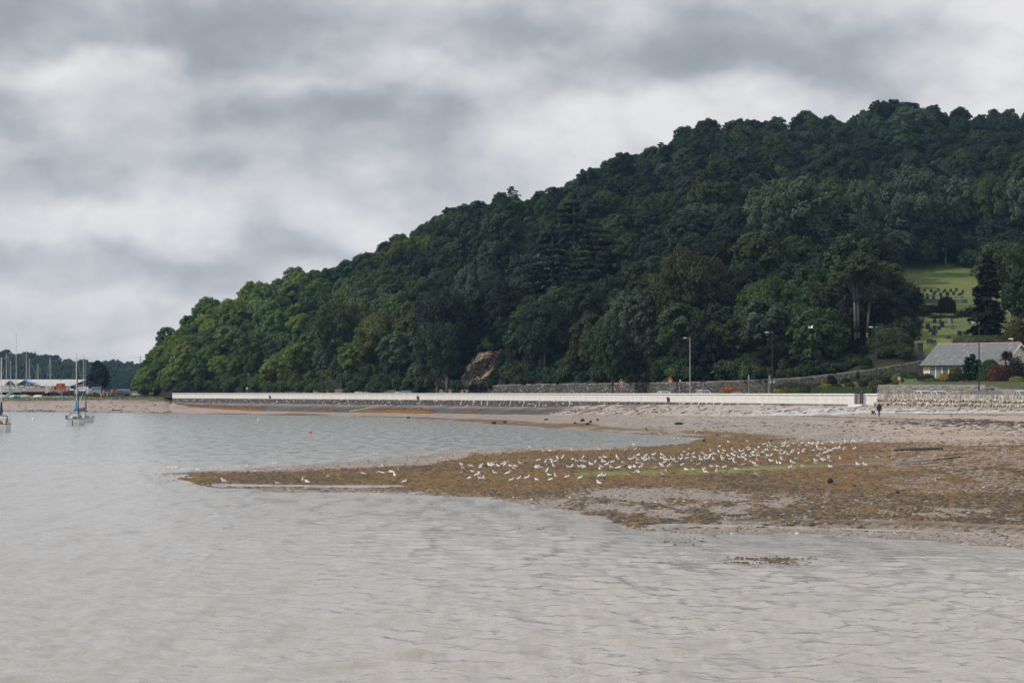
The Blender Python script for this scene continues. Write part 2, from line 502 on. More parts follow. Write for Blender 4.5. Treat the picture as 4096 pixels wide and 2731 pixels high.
C = np.ones(PXg.shape + (3,)) * shingle
sn = smooth((Zg - 1.05 + 0.7 * n3) / 0.5) * (PXg > 2700)
C = C * (1 - sn[..., None]) + sand * sn[..., None]
lf = smooth((1500 - PXg) / 600) * smooth((PYg < 1665) * 1.0)
C = C * (1 - lf[..., None]) + farsand * lf[..., None]
C = C * (0.86 + 0.5 * (n2 + 0.5))[..., None] * 0.88
dk = smooth((n2 * 0.9 + n1 * 0.5 - 0.05) / 0.16); dk = np.maximum(dk, 1.6 * np.exp(-((PYg - np.interp(PXg, [2850, 3000, 3300, 3600, 4096, 4400], [2076, 2077, 2086, 2097, 2116, 2126])) / 9.0) ** 2) * (PXg > 2800))
wc = weed * (1 - 0.55 * dk[..., None]) + dark * 0.55 * dk[..., None]
C = C * (1 - Wd[..., None]) + wc * Wd[..., None]
# green weed along the stream
gl = line(PXg, [(2200, 1897), (2500, 1890), (2800, 1884), (3000, 1878), (3300, 1862), (3500, 1852)])
gm = np.exp(-((PYg - gl) / np.interp(PXg, [2200, 2700, 2900, 3300], [7, 12, 14, 7])) ** 2) * smooth((PXg - 2200) / 200) * smooth((3400 - PXg) / 250) * smooth((n2 + 0.32) / 0.3)
C = C * (1 - gm[..., None]) + green * gm[..., None]
gm2 = np.exp(-((PYg - 1718) / 6) ** 2) * smooth((PXg - 2350) / 80) * smooth((2660 - PXg) / 80) * 0.5
C = C * (1 - gm2[..., None]) + np.array([0.15, 0.15, 0.06]) * gm2[..., None]
# wet rim just above the water and under it
wm = smooth((0.05 - Zg) / 0.06) * 0.6
C = C * (1 - wm[..., None]) + (wet * 0.8) * wm[..., None]
# strand lines of dark wrack
for pts, th, a in [([(2720, 1651), (2900, 1654), (3100, 1661), (3300, 1666), (3500, 1672), (3700, 1678), (4096, 1690)], 2.6, 0.9), ([(2720, 1664), (2900, 1671), (3200, 1676), (3500, 1682), (4096, 1696)], 5, 0.30),
                   ([(3560, 1652), (3800, 1656), (4096, 1660)], 2.2, 0.8), ([(-200, 1597), (0, 1597), (300, 1599), (640, 1601), (700, 1604)], 1.6, 0.8), ([(-200, 1605), (300, 1606), (640, 1609)], 2.0, 0.35), ([(-200, 1644), (400, 1646), (640, 1647)], 1.5, 0.6)]:
    pa = np.array(pts, float)
    m_ = np.exp(-((PYg - np.interp(PXg, pa[:, 0], pa[:, 1]) - 4 * fbm(Xg * 0.3, Dg * 0.3, 3, 77)) / th) ** 2) * smooth((PXg - pa[0, 0]) / 40 + 0.01) * smooth((pa[-1, 0] + 900 * (pa[-1, 0] > 4000) - PXg) / 40)
    m_ = m_ * a * smooth((n2 + 0.28) / 0.2)
    C = C * (1 - m_[..., None]) + dark * 0.8 * m_[..., None]
# grass verge below the boatyard
gv = smooth((PYg * 0 + Dg - 703) / 4) * smooth((700 - PXg) / 40)
gcol = np.array([0.075, 0.095, 0.03]) * (1 + 1.2 * n2[..., None]) + np.array([0.06, 0.05, 0.02]) * smooth(n1 / 0.2)[..., None]
C = C * (1 - gv[..., None]) + np.clip(gcol, 0.01, 1) * gv[..., None]
V = np.stack([Xg, Dg, Zg], -1).reshape(-1, 3)
M_SHORE = attr_mat('shore', rough=0.78, var=0.38, scale=2.4, bump=0.5, spec=0.25, bdist=0.06)
me = mesh_np('shore', V, grid_faces(len(_rowsD), len(_cols)), M_SHORE, True)
color_attr(me, 'col', np.clip(C.reshape(-1, 3), 0.004, 1))
tag(link('shore_ground', me), kind='structure')

# ---- water
def water_mat():
    m = bpy.data.materials.new('sea_water'); m.use_nodes = True
    nt = m.node_tree; b = nt.nodes['Principled BSDF']
    b.inputs['Roughness'].default_value = 0.13
    b.inputs['IOR'].default_value = 1.333
    at = nt.nodes.new('ShaderNodeVertexColor'); at.layer_name = 'col'
    nt.links.new(at.outputs['Color'], b.inputs['Base Color'])
    tc = nt.nodes.new('ShaderNodeTexCoord')
    mp = nt.nodes.new('ShaderNodeMapping'); mp.inputs['Scale'].default_value = (1.0, 0.8, 1); mp.inputs['Rotation'].default_value = (0, 0, R(9))
    nt.links.new(tc.outputs['Object'], mp.inputs[0])
    n1 = nt.nodes.new('ShaderNodeTexNoise'); n1.inputs['Scale'].default_value = 2.9; n1.inputs['Detail'].default_value = 3; n1.inputs['Roughness'].default_value = 0.62
    nt.links.new(mp.outputs[0], n1.inputs['Vector'])
    n2 = nt.nodes.new('ShaderNodeTexNoise'); n2.inputs['Scale'].default_value = 0.75; n2.inputs['Detail'].default_value = 3
    nt.links.new(mp.outputs[0], n2.inputs['Vector'])
    b1 = nt.nodes.new('ShaderNodeBump'); b1.inputs['Strength'].default_value = 0.6; b1.inputs['Distance'].default_value = 0.08
    nt.links.new(n1.outputs['Fac'], b1.inputs['Height'])
    b2 = nt.nodes.new('ShaderNodeBump'); b2.inputs['Strength'].default_value = 0.6; b2.inputs['Distance'].default_value = 0.10
    nt.links.new(n2.outputs['Fac'], b2.inputs['Height']); nt.links.new(b1.outputs[0], b2.inputs['Normal'])
    nt.links.new(b2.outputs[0], b.inputs['Normal'])
    # wind lanes: rougher water in short streaks, dim wave-face dashes painted into its colour
    mp3 = nt.nodes.new('ShaderNodeMapping'); mp3.inputs['Scale'].default_value = (0.9, 0.16, 1)
    nt.links.new(tc.outputs['Object'], mp3.inputs[0])
    n3 = nt.nodes.new('ShaderNodeTexNoise'); n3.inputs['Scale'].default_value = 1.0; n3.inputs['Detail'].default_value = 4; n3.inputs['Roughness'].default_value = 0.65
    nt.links.new(mp3.outputs[0], n3.inputs['Vector'])
    rr_ = nt.nodes.new('ShaderNodeMapRange'); rr_.inputs['From Min'].default_value = 0.35; rr_.inputs['From Max'].default_value = 0.7; rr_.inputs['To Min'].default_value = 0.07; rr_.inputs['To Max'].default_value = 0.30
    nt.links.new(n3.outputs['Fac'], rr_.inputs['Value']); nt.links.new(rr_.outputs[0], b.inputs['Roughness'])
    rc_ = nt.nodes.new('ShaderNodeMapRange'); rc_.inputs['From Min'].default_value = 0.50; rc_.inputs['From Max'].default_value = 0.68; rc_.inputs['To Min'].default_value = 1.02; rc_.inputs['To Max'].default_value = 0.84
    nt.links.new(n3.outputs['Fac'], rc_.inputs['Value'])
    vs_ = nt.nodes.new('ShaderNodeVectorMath'); vs_.operation = 'SCALE'; nt.links.new(at.outputs['Color'], vs_.inputs[0]); nt.links.new(rc_.outputs[0], vs_.inputs['Scale'])
    nt.links.new(vs_.outputs[0], b.inputs['Base Color'])
    return m
_wc = np.concatenate([np.linspace(-9000, -500, 16), np.arange(-400, 4500, 9.0), np.linspace(4550, 9000, 14)])
_wr = np.concatenate([[6, 14, 22, 30], _dl(np.arange(2860, 1900, -2.8)), _dl(np.arange(1900, 1640, -1.6)), [720, 800, 1000, 1500, 3000]])
PXw, Dw_ = np.meshgrid(_wc, _wr)
Xw = (PXw - CX) / F * Dw_
rw = np.random.default_rng(5)
Zw = np.zeros_like(Xw)
rowsp = np.gradient(_wr)[:, None]
for k in range(46):
    lam = 0.45 * (2.6 / 0.45) ** (k / 45.0)
    th = R(-78 + rw.normal(0, 48)); kx, ky = math.cos(th) * 2 * math.pi / lam, math.sin(th) * 2 * math.pi / lam
    a = 0.0052 * lam ** 0.55 * rw.uniform(0.6, 1.3)
    fade = np.clip((lam / np.maximum(abs(ky) / (2 * math.pi / lam) * rowsp, 1e-3) - 2.0) / 2.0, 0, 1)
    w = np.sin(kx * Xw + ky * Dw_ + rw.uniform(0, 6.28) + 1.5 * vnoise(Xw * 0.11, Dw_ * 0.08, 50 + k))
    Zw += a * fade * w
gust = 0.55 + 0.9 * (fbm(Xw * 0.03, Dw_ * 0.02, 3, 61) + 0.5)
Zw = Zw * gust
Zw = np.sign(Zw) * np.abs(Zw) ** 1.0
shoal = smooth((-shore_z(PXw, np.clip(Dw_, 40, 700), False)) / 0.35)
Zw = Zw * (0.25 + 0.75 * shoal)
Zw = np.clip(Zw, -0.10, 0.12)
deep = np.array([0.27, 0.295, 0.285]); silt = np.array([0.350, 0.328, 0.302])
inner = smooth((Dw_ - 165) / 60.0)
nb = fbm(Xw * 0.02, Dw_ * 0.01, 3, 71)
tq = np.clip(inner * (0.35 + 0.65 * shoal) + 0.25 * nb + 0.18 * smooth((1800 - PXw) / 1800), 0, 1)
Cw = silt * (1 - tq[..., None]) + deep * tq[..., None]
me = mesh_np('sea_water', np.stack([Xw, Dw_, Zw], -1).reshape(-1, 3), grid_faces(len(_wr), len(_wc)), water_mat(), True)
color_attr(me, 'col', Cw.reshape(-1, 3))
tag(link('sea_water', me), kind='structure')

# ---- the little stream through the weed and the long pool near the edge
_sp, _sd = STREAM[0], STREAM[1]; rows = []
for px, d in zip(_sp, _sd):
    if px < 2880 or px > 3860: continue
    ww = 0.75 * (0.5 + float(vnoise(px * 0.02, 3.3, 7))) * min(1, (px - 2860) / 90, (3890 - px) / 90); zz = float(shore_z(px, d, False)) + 0.085
    rows += [(wx(px, d - ww), d - ww, zz), (wx(px, d + ww), d + ww, zz)]
me = mesh_np('stream', rows, [(2 * i, 2 * i + 2, 2 * i + 3, 2 * i + 1) for i in range(len(rows) // 2 - 1)], bpy.data.materials['sea_water'], True)
color_attr(me, 'col', np.repeat(np.array([[0.24, 0.24, 0.225]]), len(rows), 0)); tag(link('stream', me), kind='structure')
# ---- loose stuff on the beach: pebbles and rockweed as real pieces
def scatter_pieces(name, pts, sizes, flat, cols, label, kind_name, rr, cat):
    n = len(pts)
    oc = np.array([[1, 0, 0], [0, 1, 0], [-1, 0, 0], [0, -1, 0], [0, 0, 1]], float)
    ang = rr.uniform(0, 6.28, n); ca, sa = np.cos(ang), np.sin(ang)
    el = rr.uniform(0.6, 1.5, (n, 1)) * sizes[:, None]; ew = rr.uniform(0.55, 1.0, (n, 1)) * sizes[:, None]
    Vv = np.zeros((n, 5, 3))
    jit = rr.uniform(0.7, 1.3, (n, 5))
    lx = oc[None, :, 0] * el * jit; ly = oc[None, :, 1] * ew * jit
    Vv[..., 0] = pts[:, None, 0] + lx * ca[:, None] - ly * sa[:, None] + (oc[None, :, 2] * rr.uniform(-0.3, 0.3, (n, 1)) * el)
    Vv[..., 1] = pts[:, None, 1] + lx * sa[:, None] + ly * ca[:, None]
    Vv[..., 2] = pts[:, None, 2] + oc[None, :, 2] * (sizes * flat)[:, None] * jit - 0.015
    b = (np.arange(n) * 5)[:, None]
    Fs = np.concatenate([b + np.array([[0, 1, 4]]), b + np.array([[1, 2, 4]]), b + np.array([[2, 3, 4]]), b + np.array([[3, 0, 4]])], 0)
    m = attr_mat(kind_name, rough=0.7, var=0.2, scale=6, spec=0.35)
    me = mesh_np(name, Vv.reshape(-1, 3), Fs, m, False)
    color_attr(me, 'col', np.repeat(cols, 5, 0))
    o = link(name, me); tag(o, label, cat, None, 'stuff'); return o
rs = np.random.default_rng(12)
def sample_ground(n, px0, px1, py0, py1, rr):
    px = rr.uniform(px0, px1, n); py = rr.uniform(py0, py1, n)
    D = EYE * F / (py - HY)
    for _ in range(4): D = (EYE - np.maximum(shore_z(px, D), 0)) * F / (py - HY)
    return px, py, D, (px - CX) / F * D, shore_z(px, D)
px, py, D, x, z = sample_ground(110000, 560, 4300, 1690, 2130, rs)
w = weed_amount(px, py, D, x, z)
gl = line(px, [(2200, 1897), (2500, 1890), (2800, 1884), (3000, 1878), (3300, 1862), (3500, 1852)])
stream = np.exp(-((py - gl) / 9) ** 2) * (px > 2300) * (px < 3600)
ok = (rs.uniform(0, 1, len(px)) < w * (1 - stream) * 0.9) & (z > 0.005) & (D < 330)
pts = np.stack([x, D, z], 1)[ok]; sz = rs.uniform(0.07, 0.26, ok.sum()) * (0.7 + 0.002 * pts[:, 1])
t = rs.uniform(0, 1, (ok.sum(), 1)); dkn = smooth((fbm(pts[:, 0] * 0.16, pts[:, 1] * 0.05, 4, 23) + 0.06) / 0.2); plb = np.interp(px[ok], [2850, 3000, 3300, 3600, 4096, 4400], [2076, 2077, 2086, 2097, 2116, 2126]); bed = np.exp(-((py[ok] - plb) / 8.0) ** 2) * (px[ok] > 2800); dm = (rs.uniform(0, 1, (ok.sum(), 1)) < (bed[:, None])) | (rs.uniform(0, 1, (ok.sum(), 1)) < (0.22 + 0.45 * dkn * (pts[:, 1] < 185))[:, None])
cw = np.array([0.185, 0.107, 0.035]) * (0.45 + 0.75 * t); cw = np.where(dm, np.array([0.05, 0.04, 0.026]) * (0.6 + t), cw)
scatter_pieces('rockweed', pts, sz, 0.30, cw, 'orange-brown rockweed spread over the low spit', 'rockweed', rs, 'seaweed')
px, py, D, x, z = sample_ground(130000, 500, 4300, 1660, 2220, rs)
w = weed_amount(px, py, D, x, z)
ok = (rs.uniform(0, 1, len(px)) < (1 - w) * 0.75 + 0.05) & (z > 0.0) & (D < toe_D(px) - 1) & (D < 420)
pts = np.stack([x, D, z], 1)[ok]; sz = (0.035 + 0.10 * rs.uniform(0, 1, ok.sum()) ** 3) * (0.6 + 0.004 * pts[:, 1])
t = rs.uniform(0, 1, (ok.sum(), 1))
cp = (np.array([0.265, 0.228, 0.203]) * (0.35 + 1.0 * t)); cp = np.where(rs.uniform(0, 1, (ok.sum(), 1)) < 0.03, np.array([0.5, 0.48, 0.45]), cp)
scatter_pieces('shingle', pts, sz, 0.55, cp, 'grey and buff shingle covering the beach', 'pebble', rs, 'shingle')
# strand lines of dark wrack left by the tide
wp_ = []
for pts_, th, n_ in [([(2720, 1651), (2900, 1654), (3100, 1661), (3300, 1666), (3500, 1672), (3700, 1678), (4096, 1690), (4300, 1694)], 1.6, 2600), ([(2720, 1664), (2850, 1670), (3000, 1672)], 4, 700), ([(2900, 1672), (3300, 1680), (4300, 1706)], 6, 900),
                     ([(3560, 1652), (3800, 1656), (4300, 1662)], 2.0, 900), ([(2720, 1690), (4300, 1730)], 14, 500), ([(-60, 1597), (300, 1599), (690, 1603)], 1.2, 1500), ([(-60, 1605), (300, 1606), (690, 1610)], 2.5, 350), ([(-60, 1643), (300, 1644), (690, 1647)], 1.5, 500), ([(-60, 1622), (690, 1628)], 10, 160)]:
    pa = np.array(pts_, float); px = rs.uniform(pa[0, 0], pa[-1, 0], n_); py = np.interp(px, pa[:, 0], pa[:, 1]) + rs.normal(0, th, n_) + 7 * fbm(px * 0.012, px * 0, 3, 78)
    keep = fbm(px * 0.03, py * 0.1, 3, 79) > -0.12; px, py = px[keep], py[keep]
    D = EYE * F / (py - HY)
    for _ in range(8): D = 0.5 * D + 0.5 * (EYE - np.maximum(shore_z(px, D), 0)) * F / (py - HY)
    wp_.append(np.stack([(px - CX) / F * D, D, shore_z(px, D)], 1))
pts = np.concatenate(wp_); sz = rs.uniform(0.10, 0.36, len(pts)) * np.where(pts[:, 1] > 500, 1.5, 1.0); cw = np.array([0.045, 0.034, 0.026]) * rs.uniform(0.5, 1.6, (len(pts), 1))
scatter_pieces('wrack', pts, sz, 0.32, cw, 'dark dried wrack lying in strand lines on the upper beach', 'rockweed', rs, 'seaweed')
# drifts of weed lifting out of the shallows
px, py, D, x, z = sample_ground(5200, 1500, 4300, 2010, 2330, rs)
cn = fbm(x * 0.35, D * 0.12, 3, 91)
ok = (z < 0.0) & (cn > 0.165) & (py < 2330 - 0.05 * np.abs(px - 3000))
pts = np.stack([x, D, np.full_like(x, 0.015)], 1)[ok]
px2 = rs.normal(3080, 90, 420); py2 = rs.normal(2240, 8, 420); D2 = EYE * F / (py2 - HY)
pts = np.vstack([pts, np.stack([(px2 - CX) / F * D2, D2, np.full(420, 0.02)], 1)])
px2 = rs.uniform(560, 1400, 260); py2 = 1900 + (px2 - 560) * 0.03 + rs.normal(0, 16, 260); D2 = EYE * F / (py2 - HY)
keep = shore_z(px2, D2) < 0.02
pts = np.vstack([pts, np.stack([(px2 - CX) / F * D2, D2, np.full(260, 0.015)], 1)[keep]])
sz = rs.uniform(0.02, 0.09, len(pts)); cw = np.array([0.10, 0.07, 0.032]) * rs.uniform(0.5, 1.3, (len(pts), 1))
scatter_pieces('floating_weed', pts, sz, 0.35, cw, 'brown weed tips breaking the surface of the shallows', 'rockweed', rs, 'seaweed')
# small breakers at the point of the spit
mbf = MB()
for (fx, fy, fl) in [(700, 1868, 95), (760, 1875, 70), (640, 1880, 50), (860, 1868, 40), (960, 1864, 50), (1100, 1852, 40), (1500, 1812, 22),
                     (700, 1826, 40), (2700, 1752, 50), (2780, 1756, 30)]:
    D = EYE * F / (fy - HY); L = fl / F * D
    for q in range(4):
        u0 = rs.uniform(-0.5, 0.5); l2 = L * rs.uniform(0.08, 0.30); dy = rs.uniform(-0.8, 0.8) + u0 * 0.8
        c = Vector((wx(fx, D) + u0 * L, D + dy, 0.03)); n = 7
        top = [(c.x + (i / (n - 1) - 0.5) * l2, c.y + 0.10 + rs.uniform(-0.05, 0.05), c.z + 0.03 * math.sin(math.pi * i / (n - 1)) * rs.uniform(0.1, 1)) for i in range(n)]
        bot = [(p[0], c.y - 0.12 * math.sin(math.pi * (i + .15) / (n - .7)), c.z - 0.05) for i, p in enumerate(top)]
        for i in range(n - 1): mbf.quad(bot[i], bot[i + 1], top[i + 1], top[i])
tag(mbf.build('foam', mat('foam', (0.52, 0.52, 0.52), 0.6, 0.2, 9)), 'white foam of tiny breakers round the point of the spit', 'foam', None, 'stuff')
# ================================================================ inland ground: road level, gardens, cemetery and wooded hill
SIL = np.array([(480, 1600), (540, 1560), (555, 1510), (600, 1425), (640, 1355), (700, 1295), (800, 1225), (900, 1175), (1000, 1140), (1130, 1112), (1200, 1078), (1350, 1068), (1400, 1042), (1500, 990),
                (1600, 920), (1750, 850), (1900, 800), (1950, 768), (2000, 757), (2100, 757), (2200, 735), (2300, 690), (2400, 640), (2500, 590), (2600, 575), (2700, 530), (2800, 478), (2950, 462), (3100, 467),
                (3200, 452), (3300, 462), (3450, 442), (3500, 412), (3600, 397), (3700, 418), (3850, 442), (4000, 437), (4096, 445), (4700, 430)], float)
def sil_y(px): return np.interp(px, SIL[:, 0], SIL[:, 1])
def crest_D(px): return np.interp(px, [480, 700, 1200, 1800, 2500, 3200, 4096, 4700], [770, 800, 830, 830, 850, 900, 950, 980])
def crest_z(px):
    d = crest_D(px); return EYE + (HY - sil_y(px)) / F * d - np.interp(px, [540, 640, 900, 1500, 4000], [1.0, 7.5, 9.0, 8.0, 8.0])
# retaining wall behind the road: photo x, distance, photo y of its top
RET = np.array([(1925, float(D14(1925)), 1546), (2040, float(D14(2040)), 1538), (2300, float(D14(2300)), 1534), (2500, float(D14(2500)), 1532), (2700, float(D14(2700)), 1529), (2850, 436, 1526), (3060, 424, 1518),
                (3200, 420, 1510), (3350, 417, 1494), (3480, 414, 1478), (3690, 412, 1442)], float)
def ret_D(px): return np.interp(px, RET[:, 0], RET[:, 1])
def ret_top(px):
    d = ret_D(px); return EYE + (HY - np.interp(px, RET[:, 0], RET[:, 2])) / F * d
def edge_D(px):
    return float(D14(px)) if px >= 690 else float(np.interp(px, [300, 640, 690], [726, 722, float(D14(690))]))
def hill_z(px, D):
    """height of the inland ground: verge, lawns, cemetery and wooded slope"""
    px = float(np.clip(px, 470, 4700)); e = edge_D(px)
    if px < 545: return 4.0
    if D <= e: return 4.0 if px < 600 else Z_ROAD
    dc = float(crest_D(px)); zc = float(crest_z(px))
    zc = 4.0 + (zc - 4.0) * float(smooth((px - 540) / 25.0))
    d1 = e if px < 1850 else float(np.interp(px, [1850, 1930], [e, float(ret_D(1930)) + 0.6])) if px < 1930 else float(ret_D(px)) + 0.6
    if D > dc: return max(4.0, zc - (D - dc) * 0.10)
    zr = Z_ROAD + 0.1
    zt = zr if px < 1850 else float(np.interp(px, [1850, 1930], [zr, float(ret_top(1930)) - 0.35])) if px < 1930 else float(ret_top(px)) - 0.35
    if px > 3690: zt = 10.0
    if D < d1 - 0.5:
        zb = float(np.interp(px, [2600, 2800, 3000, 3200, 3480], [zr, zt - 2.3, zt - 1.9, zt - 1.6, zt - 1.3]))
        z = float(np.interp(D, [e, d1 - 0.5], [zr, max(zr, zb)]))
    elif D < d1:
        z = zt
    else:
        t = (D - d1) / (dc - d1); ex = float(np.interp(px, [560, 1400, 1850, 2800, 3300], [0.60, 0.72, 0.85, 0.93, 1.05]))
        z = zt + (zc - zt) * t ** ex
    k = float(smooth((px - 3330) / 230.0))
    if k > 0:
        zB = float(np.interp(D, [e, 382, 404, 424, 470, 600, 650, 800, dc], [5.5, 7.1, 7.7, 13.4, 17.3, 28.4, 36.2, 72.0, zc]))
        if D < d1 and px < 3720:
            k = float(smooth((px - 3480) / 200.0)); zB = float(np.interp(D, [e, 382, 404, 414], [5.5, 7.1, 7.5, 8.2]))
        z = z * (1 - k) + zB * k
    return z
_hc = np.concatenate([np.arange(470, 4700, 14.0)])
NA, NB = 16, 62
HX = []
for px in _hc:
    e = edge_D(px); dc = float(crest_D(px)); d1 = float(ret_D(px)) + 0.6 if 1930 < px else e + 1.0
    rows = [(float(DW(px)) + 0.6) if px > 690 else 722.5, e - 0.05] + [e + (d1 - 0.52 - e) * k / (NA - 1) for k in range(NA)] + [d1 + 0.02 + (dc - d1) * (k / (NB - 1)) ** 1.2 for k in range(NB)] + [dc + 25, dc + 70, dc + 200]
    for D in rows: HX.append((wx(px, D), D, hill_z(px, D), px, e, d1))
HX = np.array(HX); hx, hD, hz, hpx, he, hd1 = HX.T
n = fbm(hx * 0.08, hD * 0.08, 4, 5); n2_ = fbm(hx * 0.6, hD * 0.6, 2, 8)
hz = hz + np.where(hD > np.maximum(455, hd1 + 8), n * 1.6, 0) * np.where((hpx > 3450) & (hD < 672), 0.0, 1.0)
def csel(C_, m_, col): return np.where(m_[:, None], col, C_)
# colour of the ground itself: leaf litter, lawn, mown cemetery, bare slip
HC = np.array([0.017, 0.018, 0.010]) * (1 + n)[:, None]
HC = csel(HC, (hpx > 2830) & (hpx < 3720) & (hD < ret_D(hpx) + 0.3), np.array([0.075, 0.095, 0.022]) * (1 + 0.5 * n2_)[:, None])
HC = csel(HC, (hpx > np.where(hD < 475, 3650, 3530)) & (hD > 420) & (hD < 668), (np.array([0.098, 0.126, 0.030]) + np.array([0.03, 0.005, 0.0]) * n[:, None] * 2) * (1 + 0.5 * n)[:, None])
HC = csel(HC, (hpx >= 3700) & (hD <= 420), np.array([0.055, 0.066, 0.022]) * (1 + 0.4 * n2_)[:, None])
HC = csel(HC, hpx < 560, np.array([0.16, 0.15, 0.14]) * np.ones((len(hx), 1)))
HC = csel(HC, hD <= he + 0.01, np.array([0.09, 0.09, 0.09]) * np.ones((len(hx), 1)))
hpy = HY - (hz - EYE) / hD * F
slip = smooth((1 - ((hpx - (1925 + (1470 - hpy) * 0.9)) / 62.0) ** 2) / 0.5) * smooth((hpy - 1385) / 15) * smooth((hD - he) / 2)
HC = HC * (1 - slip[:, None]) + np.array([0.20, 0.145, 0.10]) * (1 + 1.2 * n2_)[:, None] * slip[:, None]
HV = np.stack([hx, hD, hz], 1); HC = np.clip(HC, 0.005, 1)
nr = 2 + NA + NB + 3
idx = np.arange(len(_hc) * nr).reshape(len(_hc), nr)
q = np.stack([idx[:-1, :-1], idx[1:, :-1], idx[1:, 1:], idx[:-1, 1:]], -1).reshape(-1, 4)
me = mesh_np('hillside', HV, q, attr_mat('hill_ground', rough=0.95, var=0.3, scale=0.5, bump=0.4, bdist=0.3), True)
color_attr(me, 'col', HC)
tag(link('hillside_ground', me), kind='structure')
# the boatyard hardstanding and the country behind, out to the horizon
mbg = MB()
mbg.add([(-900, 719, 3.55), (wx(470, 722.6), 722.6, 3.95), (wx(470, 722.6), 1000, 3.97), (-900, 1000, 3.97)], [(0, 1, 2, 3)])
mbg.add([(-1200, 1000, 3.97), (wx(560, 1000), 1000, 3.97), (400, 1300, 3.9), (2500, 3100, 3.9), (-3000, 3100, 3.9)], [(0, 1, 2, 3, 4)])
tag(mbg.build('yard_ground', mat('yard_gravel', (0.17, 0.16, 0.15), 0.95, 0.3, 0.6)), kind='structure')

# ---- road, pavements, markings behind the wall
def strip(name, o0, o1, z, m, s0=2.0, s1=None, ds=6.0, thick=None):
    s1 = s1 or WLEN - 4; n = int((s1 - s0) / ds) + 2; mb = MB(); rings = []
    for i in range(n):
        s = s0 + (s1 - s0) * i / (n - 1)
        a = wpos(s, o0, z); b = wpos(s, o1, z)
        if thick: rings.append([a, b, (b.x, b.y, z - thick), (a.x, a.y, z - thick)])
        else: rings.append([a, b])
    mb.loft(rings, cap=bool(thick), closed=bool(thick))
    return mb.build(name, m)
M_ASPH = mat('asphalt', (0.055, 0.055, 0.058), 0.9, 0.25, 1.5)
M_PAVE = mat('paving', (0.24, 0.23, 0.22), 0.9, 0.2, 1.2)
tag(strip('road', -3.4, -10.6, Z_ROAD + 0.006, M_ASPH), kind='structure')
tag(strip('pavement', -0.45, -3.4, Z_ROAD + 0.12, M_PAVE, thick=0.14), kind='structure')
tag(strip('pavement', -10.6, -13.2, Z_ROAD + 0.12, M_PAVE, thick=0.14), kind='structure')
mbl = MB(); s = 6.0
while s < WLEN - 8:
    a, b, c, d = wpos(s, -6.94, Z_ROAD + .012), wpos(s + 3, -6.94, Z_ROAD + .012), wpos(s + 3, -7.06, Z_ROAD + .012), wpos(s, -7.06, Z_ROAD + .012)
    mbl.quad(a, b, c, d); s += 6.0
tag(mbl.build('road_marking', mat('road_paint', (0.75, 0.75, 0.73), 0.7, 0.1, 2)), kind='structure')

# ---- white sea wall with panels and coping
M_WHITE = mat('white_render', (0.60, 0.585, 0.55), 0.85, 0.10, 0.9, bump=0.1, col2=(0.68, 0.665, 0.635), stretch=(1, 1, 0.22), detail=7)
M_JOINT = mat('wall_core', (0.50, 0.48, 0.45), 0.9, 0.15, 1.0)
M_COPE = mat('coping_white', (0.60, 0.58, 0.545), 0.85, 0.14, 1.4, bump=0.1)
sw = thing('sea_wall', 'long white rendered sea wall with rounded coping along the bay', 'wall', wpos(0, 0, Z_BASE))
org = sw.location
def wp_local(s, off, z): return wpos(s, off, z) - org
def wall_run(name, s0, s1, prof_, m, parent, ds=8.0, origin=None):
    """sweep a closed (offset, z) profile along the wall line"""
    origin = org if origin is None else origin
    n = max(2, int((s1 - s0) / ds) + 1); mb = MB()
    mb.loft([[wpos(s0 + (s1 - s0) * i / (n - 1), o, z) - origin for (o, z) in prof_] for i in range(n)])
    return mb.build(name, m, parent)
S_GATE0, S_GATE1 = s_at_px(3425) - 0.4, s_at_px(3425) + 3.2
S_W0 = 0.0
S_W1 = S_GATE1 + 4.2
for (a, b) in ((S_W0, S_GATE0), (S_GATE1, S_W1)):
    wall_run('core', a + 0.02, b - 0.02, [(0.0, 2.6), (0.0, Z_TOP - 0.2), (-0.42, Z_TOP - 0.2), (-0.42, 2.6)], M_JOINT, sw)
PL = 3.25
npan = int((S_GATE0 - S_W0) / PL)
spans = [(S_W0 + (S_GATE0 - S_W0) * i / npan, S_W0 + (S_GATE0 - S_W0) * (i + 1) / npan) for i in range(npan)] + [(S_GATE1, S_GATE1 + 2.1), (S_GATE1 + 2.1, S_W1)]
zm = Z_BASE + 0.62
for k, (a, b) in enumerate(spans):
    g = 0.012
    j = random.uniform(0, 0.012)
    wall_run('panel', a + g, b - g, [(0.035 + j, Z_BASE - 0.02), (0.035 + j, zm - 0.008), (-0.01, zm - 0.008), (-0.01, Z_BASE - 0.02)], M_WHITE, sw)
    j = random.uniform(0, 0.012)
    wall_run('panel', a + g, b - g, [(0.035 + j, zm + 0.008), (0.035 + j, Z_TOP - 0.235), (-0.01, Z_TOP - 0.235), (-0.01, zm + 0.008)], M_WHITE, sw)
    j = random.uniform(-0.008, 0.008)
    wall_run('coping', a + 0.004, b - 0.004, [(0.02, Z_TOP - 0.23), (0.16 + j, Z_TOP - 0.215), (0.205 + j, Z_TOP - 0.15), (0.20 + j, Z_TOP - 0.07), (0.13, Z_TOP), (-0.40, Z_TOP + 0.005 + j * 0.3), (-0.47, Z_TOP - 0.08), (-0.44, Z_TOP - 0.19)], M_COPE, sw)
